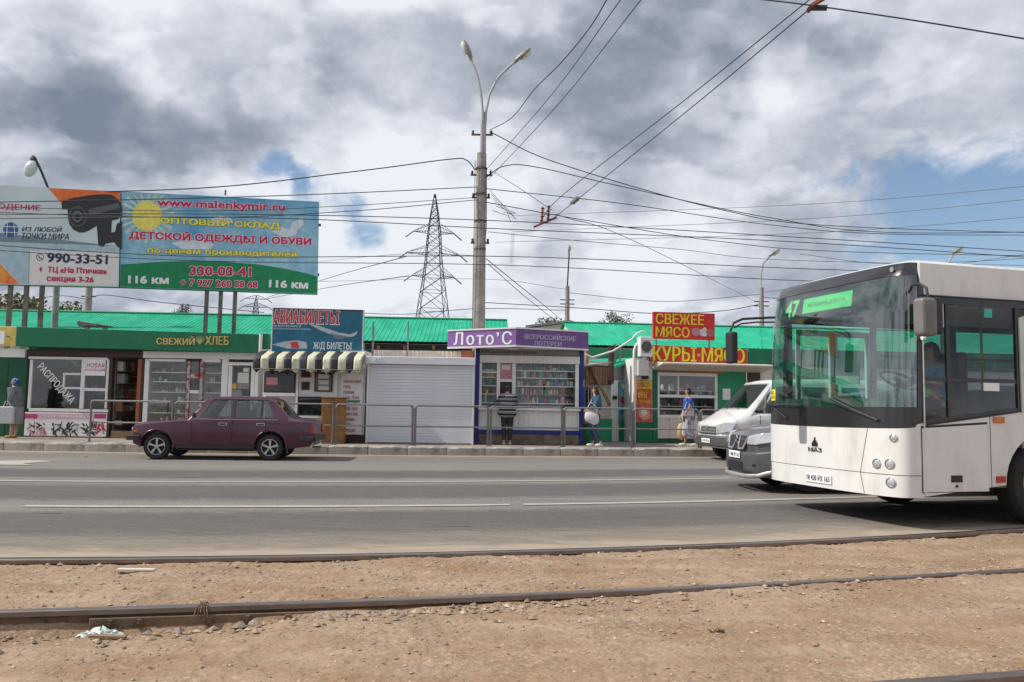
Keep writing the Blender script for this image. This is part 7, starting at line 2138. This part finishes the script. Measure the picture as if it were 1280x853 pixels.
for (sc_, zc_, rr) in ((-1.17, .985, .045), (-.96, .695, .058), (-1.12, .700, .058), (-1.13, .50, .058)):
    c = Vector(bpt(a_of(sc_), zc_)); c2 = Vector(bpt(a_of(sc_ + .02), zc_)); tdir = (c2 - c).normalized(); nrm_ = Vector((tdir.y, -tdir.x, 0))
    if nrm_.x > 0: nrm_ = -nrm_
    rotm = Matrix((tdir, Vector((0, 0, 1)), nrm_)).transposed()
    h = MB()
    for prof, mm in (([(rr, -.01), (rr, .006), (rr * .82, .010), (rr * .80, -.004)], chrome),):
        k = len(h.v); h.lathe(prof, (0, 0, 0), 'z', 20)
    h.v = [tuple(c + rotm @ Vector(p)) for p in h.v]; ho_ = h.build('headlight', chrome, bus, smooth=30)
    g = MB(); g.lathe([(rr * .8, .002), (rr * .6, .009), (0, .012)], (0, 0, 0), 'z', 20); g.v = [tuple(c + rotm @ Vector(p)) for p in g.v]; g.build('lens', lens, ho_, smooth=60)
for a0_, a1_, z0_ in ((.75, .25, 1.16), (-.45, -.95, 1.20)):
    p0 = Vector(bpt(a_of(a0_ - .1 if a0_ > 0 else -1.0), 1.17, -.02)); p1 = Vector(bpt(a_of(a0_ + .40 if a0_ > 0 else -.35), 1.36, -.02))
    w_ = MB().tube([p0, (p0 + p1) / 2 + Vector((-.015, 0, .0)), p1], .012, 6).build('wiper', black_plastic, bus)
pA = [Vector(bpt(a_of(s), z, -.022)) for s, z in ((1.10, 1.33), (.7, 1.345), (.30, 1.33))]; MB().tube(pA, .014, 6).build('wiper_blade', black_plastic, bus)
pA = [Vector(bpt(a_of(s), z, -.022)) for s, z in ((-.25, 1.42), (-.6, 1.30), (-1.0, 1.17))]; MB().tube(pA, .016, 6).build('wiper_blade', black_plastic, bus)
for (s0, s1, z0, z1) in ((-.84, -.72, 1.08, .58), (-.72, -.78, .578, .36), (1.15, 1.15, .578, .36)):
    MB().tube([bpt(a_of(s0 + (s1 - s0) * k / 6), z0 + (z1 - z0) * k / 6, .002) for k in range(7)], .005, 5).build('panel_seam', dark_in, bus)
# mirrors
tl = lambda px, py, v: fbus.world(0, 0, 0) * 0 + Vector((*fbus.uz(px, py, v)[:1], v, fbus.uz(px, py, v)[1]))
mr_ = [tl(1136, 366, -.02), tl(1140, 357, -.10), tl(1150, 355, -.22), tl(1158, 360, -.30), tl(1160, 372, -.32), tl(1160, 378, -.32)]
MB().tube(mr_, .014, 8).build('mirror_arm', black_plastic, bus, smooth=60)
mo = MB(); a_ = tl(1149, 420, -.36); b_ = tl(1162, 374, -.30)
mo.box(a_.x, b_.x, -.42, -.26, a_.z, b_.z); mo.build('mirror', mat('mirror_grey', (.17, .165, .16), .5), bus, bevel=.055, seg=4)
a_ = tl(1166, 418, -.24); b_ = tl(1172, 373, -.20); MB().box(a_.x, b_.x, -.28, -.15, a_.z, b_.z).build('mirror', black_plastic, bus, bevel=.03, seg=2)
box('mirror_bracket', black_plastic, bus, .2, .28, -.06, -.005, 2.30, 2.52, .01)
MB().lathe([(.022, -.02), (.028, 0), (.022, .02)], (.24, -.03, 2.08), 'x', 10).build('side_indicator', white_flat, bus)
# left (far) mirror on its long arm ahead of the windscreen
Pl = lambda px, py, Y: fbus.n * 0 + (lambda w: Vector(((w - BO).dot(bdir), (w - BO).dot(fbus.n), w.z)))(P(px, py, Y))
arm = [Pl(968, 397, 10.75), Pl(945, 398, 10.5), Pl(928, 399, 10.4), Pl(917, 404, 10.35), Pl(913, 414, 10.35), Pl(914, 420, 10.35)]
MB().tube(arm, .016, 8).build('mirror_arm', black_plastic, bus, smooth=60)
arm = [Pl(968, 403, 10.75), Pl(945, 403, 10.5), Pl(926, 405, 10.4), Pl(918, 410, 10.35)]
MB().tube(arm, .010, 8).build('mirror_arm', black_plastic, bus, smooth=60)
c = Pl(914.5, 435, 10.35); MB().box(c.x - .05, c.x + .05, c.y - .08, c.y + .08, c.z - .20, c.z + .20).build('mirror', black_plastic, bus, bevel=.035, seg=3)
p = bpt(a_of(-1.12), 2.86, -.01); MB().lathe([(.03, 0), (.02, .02), (0, .025)], (p[0] - .02, p[1], 2.86), 'x', 12).build('marker_lamp', lens, bus)

# ------------------------------------------------------------------ people


def skin(name, joints, edges, m, parent, root=0, sub=1, extra=None):
    me = bpy.data.meshes.new(name); me.from_pydata([j[0] for j in joints], edges, [])
    o = bpy.data.objects.new(name, me); COL.objects.link(o)
    sk = o.modifiers.new('s', 'SKIN'); sk.use_smooth_shade = True
    for i, j in enumerate(joints):
        r = j[1]; v = me.skin_vertices[0].data[i]; v.radius = (r, r) if not isinstance(r, tuple) else r; v.use_root = (i == root)
    if sub: su = o.modifiers.new('u', 'SUBSURF'); su.levels = sub; su.render_levels = sub
    bake(o); o.data.materials.clear(); o.data.materials.append(m)
    for p in o.data.polygons: p.use_smooth = True
    o.parent = parent
    return o


def figure(label, loc, rz, h, skin_m, arms, legs, lean=0.0, bulk=1.0, seated=False, head_tilt=0.0):
    """facing +x. arms: {side: (elbow, wrist)}, legs: {side: (knee, ankle)} in a body 1.70 m tall; returns (thing, scaled joint helper)"""
    e = thing('person', label, 'person', loc, rz)
    k = h / 1.70
    L = lambda x, y, z: Vector(((x + lean * max(0, z - .93)) * k, y * k, z * k))
    J = []; E = []
    def add(p, r, to=None):
        J.append((L(*p), (r[0] * k, r[1] * k) if isinstance(r, tuple) else r * k)); i = len(J) - 1
        if to is not None: E.append((to, i))
        return i
    b = bulk
    pel = add((0, 0, .95), (.125 * b, .10 * b)); wa = add((.0, 0, 1.10), (.115 * b, .09 * b), pel); chs = add((.0, 0, 1.28), (.135 * b, .10 * b), wa); ub = add((.0, 0, 1.40), (.10, .08), chs)
    nk = add((.01, 0, 1.475), .052, ub); jw = add((.03 + head_tilt * .3, 0, 1.545), (.062, .066), nk); sk_ = add((.02 + head_tilt, 0, 1.615), (.078, .088), jw); cr = add((.01 + head_tilt, 0, 1.665), (.055, .06), sk_)
    for s in (-1, 1):
        sh = add((0, s * .165, 1.395), .055, ub); el, wr = arms[s]
        eo = add(el, .040, sh); w = add(wr, .026, eo)
        d = (Vector(wr) - Vector(el)).normalized(); pm = Vector(wr) + d * .05
        p = add(tuple(pm), (.030, .016), w)
        side = d.cross(Vector((0, s, 0))); side = side.normalized() if side.length > .1 else Vector((1, 0, 0))
        for f in range(4):
            o1 = pm + d * (.035) + side * (f - 1.5) * .018; ln = (.060, .072, .068, .052)[f]
            o2 = o1 + d * ln * .5; o3 = o2 + (d + Vector((0, -s * .5, 0))).normalized() * ln * .5
            i1 = add(tuple(o1), .0095, p); i2 = add(tuple(o2), .0085, i1); add(tuple(o3), .0075, i2)
        t1 = pm + side * .032 - d * .01; t2 = t1 + (side * .5 + d).normalized() * .045
        i1 = add(tuple(t1), .010, p); add(tuple(t2), .0085, i1)
        kn, an = legs[s]
        hp_ = add((0, s * .09, .89), .085 * b, pel); ko_ = add(kn, .052, hp_); cf = add(tuple(Vector(kn) * .6 + Vector(an) * .4 + Vector((-.02, 0, 0))), .050, ko_); ao = add(an, .034, cf)
        ft_ = add((an[0] + .06, an[1], .035), (.036, .026), ao); add((an[0] + .15, an[1] + s * .01, .028), (.032, .018), ft_)
    skin('body', J, E, skin_m, e)
    # face
    hx_, hz = (.02 + head_tilt + lean * .68), 1.60
    f = MB()
    f.add([(( hx_ + .085) * k, 0, (hz + .03) * k), ((hx_ + .096) * k, 0, (hz - .014) * k), ((hx_ + .07) * k, -.014 * k, (hz - .020) * k), ((hx_ + .07) * k, .014 * k, (hz - .020) * k)], [(0, 2, 1), (0, 1, 3), (1, 2, 3)])
    f.build('nose', skin_m, e)
    for s in (-1, 1):
        MB().ellipsoid(((hx_ + .078) * k, s * .030 * k, (hz + .018) * k), (.006 * k, .009 * k, .005 * k), nu=8, nv=5).build('eye', g_dark, e)
        MB().ellipsoid((hx_ * k, s * .079 * k, hz * k), (.018 * k, .010 * k, .030 * k), nu=8, nv=5).build('ear', skin_m, e)
    MB().box((hx_ + .078) * k, (hx_ + .086) * k, -.022 * k, .022 * k, (hz - .052) * k, (hz - .044) * k).build('mouth', g_pink, e)
    return e, L, k, (hx_, hz)


def garment(name, m, e, L, k, joints, edges, root=0, sub=2):
    return skin(name, [(L(*p), (r[0] * k * 1.16, r[1] * k * 1.16) if isinstance(r, tuple) else r * k * 1.22) for p, r in joints], edges, m, e, root, sub)


def hair(e, k, hd, m, style='short', name='hair'):
    hx_, hz = hd; mb = MB()
    def fn(u, v):
        a = 2 * math.pi * u; th = math.pi * (.02 + .80 * v)
        front = math.cos(a) > .2
        if front: th = min(th, math.pi * .40)
        return ((hx_ - .012 + .100 * math.sin(th) * math.cos(a)) * k, (.089 * math.sin(th) * math.sin(a)) * k, (hz + .022 + .098 * math.cos(th)) * k)
    mb.grid(fn, 20, 8)
    mb.ellipsoid(((hx_ - .034) * k, 0, (hz - .012) * k), (.078 * k, .094 * k, .115 * k), nu=14, nv=9)
    if style == 'long':
        mb.ellipsoid(((hx_ - .055) * k, 0, (hz - .10) * k), (.075 * k, .10 * k, .20 * k), nu=12, nv=8)
    if style == 'bun':
        mb.ellipsoid(((hx_ - .095) * k, 0, (hz + .05) * k), (.05 * k, .055 * k, .05 * k), nu=10, nv=8)
    return mb.build(name, m, e, smooth=60)


def shoes(e, k, L, legs, m):
    for s in (-1, 1):
        an = legs[s][1]
        MB().ellipsoid(((an[0] + .065) * k, an[1] * k, .040 * k), (.122 * k, .046 * k, .050 * k), nu=12, nv=7).build('shoe', m, e, smooth=60)


sk1 = mat('skin_tone', (.48, .27, .19), .55, var=.06, scale=12); sk2 = mat('tanned_skin', (.40, .21, .14), .55, var=.06, scale=12)
blackhair = mat('black_hair', (.012, .010, .010), .5, var=.3, scale=30); brownhair = mat('brown_hair', (.05, .025, .016), .5, var=.3, scale=30)


def ground_at(px, Y): q = P(px, 555, Y); return (q.x, Y, .222)


# woman in a striped top at the lottery kiosk window, seen from behind
legs = {-1: ((.02, -.085, .49), (.0, -.085, .08)), 1: ((.02, .085, .49), (-.02, .085, .08))}
arms = {-1: ((.18, -.27, 1.18), (.36, -.12, 1.10)), 1: ((.20, .28, 1.16), (.38, .20, 1.10))}
e, L, k, hd = figure('woman in a black, grey and white striped top leaning at the lottery kiosk window', ground_at(633.5, 23.0), R(92), 1.64, sk1, arms, legs, lean=.18, bulk=1.15, head_tilt=.05)
stripes = bpy.data.materials.new('striped_knit'); stripes.use_nodes = True
nt = stripes.node_tree; tc = nt.nodes.new('ShaderNodeTexCoord'); wv = nt.nodes.new('ShaderNodeTexWave'); wv.bands_direction = 'Z'; wv.inputs['Scale'].default_value = 2.6; wv.inputs['Distortion'].default_value = 1.2
cr_ = nt.nodes.new('ShaderNodeValToRGB'); cr_.color_ramp.interpolation = 'CONSTANT'
for pos, c in ((0, (.015, .015, .02, 1)), (.35, (.12, .12, .13, 1)), (.55, (.50, .50, .52, 1)), (.8, (.20, .20, .22, 1))):
    el_ = cr_.color_ramp.elements.new(pos); el_.color = c
cr_.color_ramp.elements.remove(cr_.color_ramp.elements[-1])
nt.links.new(tc.outputs['Object'], wv.inputs['Vector']); nt.links.new(wv.outputs['Fac'], cr_.inputs[0]); nt.links.new(cr_.outputs[0], nt.nodes['Principled BSDF'].inputs['Base Color']); nt.nodes['Principled BSDF'].inputs['Roughness'].default_value = .9
garment('striped_top', stripes, e, L, k, [((0, 0, .76), (.24, .20)), ((0, 0, .92), (.25, .21)), ((0, 0, 1.10), (.215, .18)), ((0, 0, 1.28), (.215, .17)), ((0, 0, 1.41), (.15, .12)), ((0, 0, 1.46), (.07, .07)),
                                          ((0, -.17, 1.39), .085), ((.18, -.27, 1.18), .070), ((.32, -.155, 1.12), .050), ((0, .17, 1.39), .085), ((.20, .28, 1.16), .070), ((.34, .215, 1.12), .050)],
        [(0, 1), (1, 2), (2, 3), (3, 4), (4, 5), (4, 6), (6, 7), (7, 8), (4, 9), (9, 10), (10, 11)], 2)
garment('trousers', black_flat, e, L, k, [((0, 0, .93), (.14, .12)), ((0, -.09, .84), .10), ((.02, -.085, .49), .066), ((.0, -.085, .12), .050), ((0, .09, .84), .10), ((.02, .085, .49), .066), ((-.02, .085, .12), .050)],
        [(0, 1), (1, 2), (2, 3), (0, 4), (4, 5), (5, 6)])
hair(e, k, hd, brownhair, 'bun'); shoes(e, k, L, legs, g_white)

# woman with the white bag, walking left
legs = {-1: ((.10, -.08, .50), (.06, -.08, .09)), 1: ((.06, .08, .49), (-.16, .08, .12))}
arms = {-1: ((.04, -.24, 1.14), (.20, -.20, 1.02)), 1: ((.02, .24, 1.14), (.22, .20, 1.06))}
e, L, k, hd = figure('dark haired woman in a denim jacket and jeans carrying a white bag', ground_at(744, 22.9), R(182), 1.64, sk1, arms, legs)
denim = mat('denim_jacket', (.04, .11, .17), .85, var=.25, scale=14); jeans = mat('jeans', (.035, .06, .13), .85, var=.2, scale=12); shirt = mat('white_shirt', (.66, .64, .68), .8)
garment('shirt', shirt, e, L, k, [((.02, 0, .92), (.15, .12)), ((.03, 0, 1.10), (.13, .11)), ((.035, 0, 1.28), (.145, .115)), ((.02, 0, 1.42), (.09, .08))], [(0, 1), (1, 2), (2, 3)])
garment('jacket', denim, e, L, k, [((-.025, 0, 1.02), (.155, .125)), ((-.025, 0, 1.28), (.165, .125)), ((-.02, 0, 1.41), (.12, .09)), ((0, -.17, 1.39), .072), ((.04, -.24, 1.14), .055), ((.16, -.21, 1.045), .042), ((0, .17, 1.39), .072), ((.02, .24, 1.14), .055), ((.18, .21, 1.08), .042)],
        [(0, 1), (1, 2), (2, 3), (3, 4), (4, 5), (2, 6), (6, 7), (7, 8)], 1)
garment('jeans', jeans, e, L, k, [((0, 0, .95), (.135, .11)), ((0, -.085, .86), .092), ((.10, -.08, .50), .062), ((.06, -.08, .14), .050), ((0, .085, .86), .092), ((.06, .08, .49), .062), ((-.15, .08, .16), .050)], [(0, 1), (1, 2), (2, 3), (0, 4), (4, 5), (5, 6)])
hair(e, k, hd, blackhair, 'long'); shoes(e, k, L, legs, g_white)
bagw = mat('white_bag', (.66, .65, .68), .7, var=.06)
hw = Vector((.22, -.20, 1.0)) * k
q = ground_at(744, 22.9)
bag = thing('shoulder_bag', 'white shoulder bag held by the woman in denim', 'bag', (q[0] - .12, q[1] - .24, .222 + .62), R(182))
mb = MB(); mb.grid(lambda u, v: ((.15 + .05 * math.sin(math.pi * v)) * math.cos(6.2832 * u) * (1 if 0 < v < 1 else .5), (.03 + .05 * math.sin(math.pi * v)) * math.sin(6.2832 * u) * (1 if 0 < v < 1 else .2), .34 - .34 * v + .03 * math.cos(6.2832 * u)), 16, 6); mb.build('pouch', bagw, bag, smooth=60, clean=True)
MB().tube([(-.14, 0, .28), (-.10, .05, .48), (.05, .08, .60), (.12, .03, .45), (.14, 0, .28)], .012, 6).build('strap', bagw, bag, smooth=60)

# woman in blue with shopping
legs = {-1: ((.07, -.08, .50), (.08, -.08, .09)), 1: ((.05, .08, .49), (-.22, .08, .12))}
arms = {-1: ((.0, -.25, 1.14), (.10, -.23, .92)), 1: ((.02, .24, 1.13), (.14, .22, .94))}
e, L, k, hd = figure('woman in a blue t-shirt and pale patterned trousers by the meat kiosk', ground_at(860.5, 24.0), R(183), 1.68, sk2, arms, legs)
blue_t = mat('blue_tshirt', (.015, .10, .46), .8, var=.12, scale=8); patt = mat('patterned_trousers', (.50, .48, .52), .8, base2=(.16, .17, .25), mixscale=14, thr=(.45, .6))
garment('t_shirt', blue_t, e, L, k, [((0, 0, .98), (.155, .13)), ((0, 0, 1.12), (.15, .12)), ((.01, 0, 1.29), (.165, .125)), ((0, 0, 1.42), (.105, .085)), ((0, -.15, 1.37), .066), ((.0, -.225, 1.22), .062), ((0, .15, 1.37), .066), ((.01, .22, 1.22), .062)],
        [(0, 1), (1, 2), (2, 3), (3, 4), (4, 5), (3, 6), (6, 7)], 1)
garment('trousers', patt, e, L, k, [((0, 0, .95), (.15, .13)), ((0, -.09, .86), .105), ((.07, -.08, .50), .085), ((.08, -.08, .24), .085), ((0, .09, .86), .105), ((.05, .08, .49), .085), ((-.14, .08, .26), .085)], [(0, 1), (1, 2), (2, 3), (0, 4), (4, 5), (5, 6)])
hair(e, k, hd, blackhair, 'short'); shoes(e, k, L, legs, pvc_warm)
q = ground_at(860.5, 24.0)
bag = thing('handbag', 'small white and pink waist bag on the woman in blue', 'bag', (q[0] - .05, q[1] - .21, .222 + .86), R(183))
MB().box(-.17, .17, -.03, .03, 0, .20).build('pouch', mat('pale_pink_bag', (.66, .55, .55), .6), bag, bevel=.03, seg=2)
MB().tube([(-.12, 0, .19), (-.05, 0, .40), (.05, .02, .40), (.12, 0, .19)], .010, 6).build('strap', g_white, bag)
q2 = ground_at(851.5, 24.15)
bag = thing('carrier_bag', 'yellow and orange carrier bag hanging in front of the woman in blue', 'bag', (q2[0], q2[1], .222 + .18), R(183))
mb = MB(); mb.ellipsoid((0, 0, .24), (.12, .07, .25), nu=12, nv=9); mb.build('sack', mat('yellow_carrier', (.62, .34, .03), .5, base2=(.66, .60, .55), mixscale=9), bag, smooth=60)
MB().tube([(-.06, 0, .44), (-.02, .02, .62), (.03, .02, .70), (.06, 0, .44)], .008, 5).build('strap', g_yel, bag)

# old woman at the left with a carrier bag
legs = {-1: ((.02, -.08, .48), (.0, -.08, .08)), 1: ((.05, .08, .48), (.04, .08, .08))}
arms = {-1: ((-.02, -.26, 1.14), (.08, -.22, .90)), 1: ((.0, .25, 1.14), (.10, .18, 1.0))}
yo = 22.6
e, L, k, hd = figure('old woman in a blue headscarf and grey jacket holding a printed bag', ground_at(16.5, yo), R(184), 1.62, sk1, arms, legs, lean=.08, bulk=1.15)
greyj = mat('grey_jacket', (.17, .18, .19), .85, var=.15, scale=10)
garment('jacket', greyj, e, L, k, [((0, 0, .82), (.20, .17)), ((0, 0, 1.02), (.20, .165)), ((0, 0, 1.26), (.19, .15)), ((0, 0, 1.41), (.125, .11)), ((0, 0, 1.47), (.07, .07)), ((0, -.17, 1.38), .085), ((-.02, -.26, 1.14), .070), ((.06, -.225, .95), .052), ((0, .17, 1.38), .085), ((.0, .25, 1.14), .070), ((.08, .19, 1.02), .052)],
        [(0, 1), (1, 2), (2, 3), (3, 4), (3, 5), (5, 6), (6, 7), (3, 8), (8, 9), (9, 10)], 2)
mb = MB(); mb.lathe([(.20 * k, .90 * k), (.215 * k, .65 * k), (.20 * k, .42 * k), (.19 * k, .41 * k), (.18 * k, .9 * k)], (0, 0, 0), 'z', 18); mb.build('skirt', g_grey, e, smooth=50)
scarf = mat('blue_scarf', (.02, .06, .32), .8, base2=(.45, .45, .55), mixscale=16, thr=(.5, .6))
hair(e, k, hd, scarf, 'bun', 'headscarf'); shoes(e, k, L, legs, wood_orange)
q = ground_at(13.5, yo)
bag = thing('carrier_bag', 'tall white carrier bag with pink and blue print held by the old woman', 'bag', (q[0], q[1] - .28, .222 + .40), R(184))
MB().box(-.20, .20, -.06, .06, 0, .46).build('sack', mat('printed_bag', (.55, .52, .52), .5, base2=(.30, .45, .55), mixscale=5, thr=(.45, .6)), bag, bevel=.02)
MB().box(-.14, -.02, -.066, -.061, .08, .40).build('bag_print', gm('palepink', (.66, .42, .50)), bag); MB().tube([(-.1, 0, .45), (-.04, 0, .60), (.04, 0, .60), (.1, 0, .45)], .008, 5).build('strap', g_white, bag)

# bus driver, seated
e = thing('person', 'bus driver in a cyan shirt seen through the side window', 'person', BO + bdir * .93 + fbus.n * .60 + Vector((0, 0, 1.29 - .93)), R(16 + 180))
legs_d = {-1: ((.42, -.12, 1.00), (.50, -.12, .62)), 1: ((.42, .12, 1.00), (.50, .12, .62))}
J = [((0, 0, .98), (.15, .12)), ((0, 0, 1.12), (.15, .12)), ((.0, 0, 1.32), (.17, .13)), ((0, 0, 1.43), (.11, .09)), ((.01, 0, 1.50), .055), ((.03, 0, 1.57), (.068, .07)), ((.02, 0, 1.645), (.085, .092)), ((.01, 0, 1.69), (.06, .06))]
E_ = [(i, i + 1) for i in range(7)]
def jadd(p, r, to): J.append((p, r)); E_.append((to, len(J) - 1)); return len(J) - 1
for s in (-1, 1):
    a = jadd((0, s * .18, 1.42), .06, 3); a = jadd((.14, s * .26, 1.22), .042, a); a = jadd((.36, s * .17, 1.30), .028, a); pm = jadd((.41, s * .15, 1.315), (.03, .02), a)
    for f in range(4):
        b_ = jadd((.44, s * (.15 - .018 * (f - 1.5)), 1.32 + .008), .0095, pm); jadd((.47, s * (.15 - .018 * (f - 1.5)), 1.30), .008, b_)
    jadd((.42, s * .11, 1.335), .010, pm)
    a = jadd((.05, s * .10, .96), .09, 0); a = jadd(legs_d[s][0], .065, a); a = jadd(legs_d[s][1], .045, a); jadd((.60, s * .12, .60), .04, a)
skin('body', [(Vector(p), r) for p, r in J], E_, sk1, e)
skin('shirt', [(Vector(p), r) for p, r in [((0, 0, .97), (.17, .14)), ((0, 0, 1.14), (.17, .14)), ((0, 0, 1.32), (.19, .15)), ((0, 0, 1.44), (.125, .10)), ((0, .18, 1.42), .08), ((.10, .24, 1.28), .065), ((0, -.18, 1.42), .08), ((.10, -.24, 1.28), .065)]],
     [(0, 1), (1, 2), (2, 3), (3, 4), (4, 5), (3, 6), (6, 7)], mat('cyan_shirt', (.01, .30, .46), .8), e, 1)
skin('trousers', [(Vector(p), r) for p, r in [((0, 0, .96), (.16, .13)), ((.05, .10, .96), .105), ((.42, .12, 1.0), .078), ((.49, .12, .68), .060), ((.05, -.10, .96), .105), ((.42, -.12, 1.0), .078), ((.49, -.12, .68), .060)]], [(0, 1), (1, 2), (2, 3), (0, 4), (4, 5), (5, 6)], g_dark, e, 0)
hair(e, 1.0, (.02, 1.63), brownhair)
MB().ellipsoid((.115, 0, 1.62), (.02, .018, .03), nu=8, nv=6).build('nose', sk1, e)
for s in (-1, 1): MB().ellipsoid((.10, s * .032, 1.65), (.01, .013, .008), nu=8, nv=5).build('eye', g_dark, e)

# garments and sacks hanging and standing in the passage beside the kiosk
q = P(735, 520, 24.6)
rk = thing('clothes_rack', 'rack of dark hanging clothes beside the blue kiosk post', 'clothes rack', (q.x, 24.6, .222))
zr = P(735, 484, 24.6).z - .222
MB().tube([(-.22, 0, 0), (-.22, 0, zr), (.28, 0, zr), (.28, 0, 0)], .016, 6).build('frame', galv, rk)
for k_, (x, m_) in enumerate(((-.14, g_blue), (-.05, g_dark), (.04, g_dark), (.13, black_flat), (.21, g_dark))):
    mb = MB(); mb.grid(lambda u, v: (x + .018 * math.sin(u * 9 + k_) + .03 * (u - .5), -.16 + .34 * u, zr - .03 - .95 * v - .03 * math.sin(u * 5)), 8, 6)
    o = mb.build('hanging_coat', m_, rk, smooth=60); o.modifiers.new('t', 'SOLIDIFY').thickness = .03
q = P(736, 540, 24.2)
sk_ = thing('sack', 'green cloth sack standing under the hanging clothes', 'sack', (q.x, 24.2, .222))
mb = MB(); mb.lathe([(.0, 0), (.20, .02), (.24, .25), (.20, .55), (.08, .68), (.10, .76), (.0, .74)], (0, 0, 0), 'z', 16)
rr_ = random.Random(3); mb.v = [(x * rr_.uniform(.9, 1.1), y * rr_.uniform(.9, 1.1), z) for x, y, z in mb.v]; mb.build('cloth', mat('green_cloth', (.01, .16, .045), .8, var=.2), sk_, smooth=60)
q = P(731, 525, 24.25)
ob = thing('sack', 'ochre bag hanging beside the blue corner post of the lottery kiosk', 'sack', (q.x, 24.0, .222 + .62))
mb = MB(); mb.ellipsoid((0, 0, .2), (.13, .10, .24), nu=12, nv=8); mb.build('cloth', mat('ochre_cloth', (.36, .20, .05), .8, var=.2), ob, smooth=60)
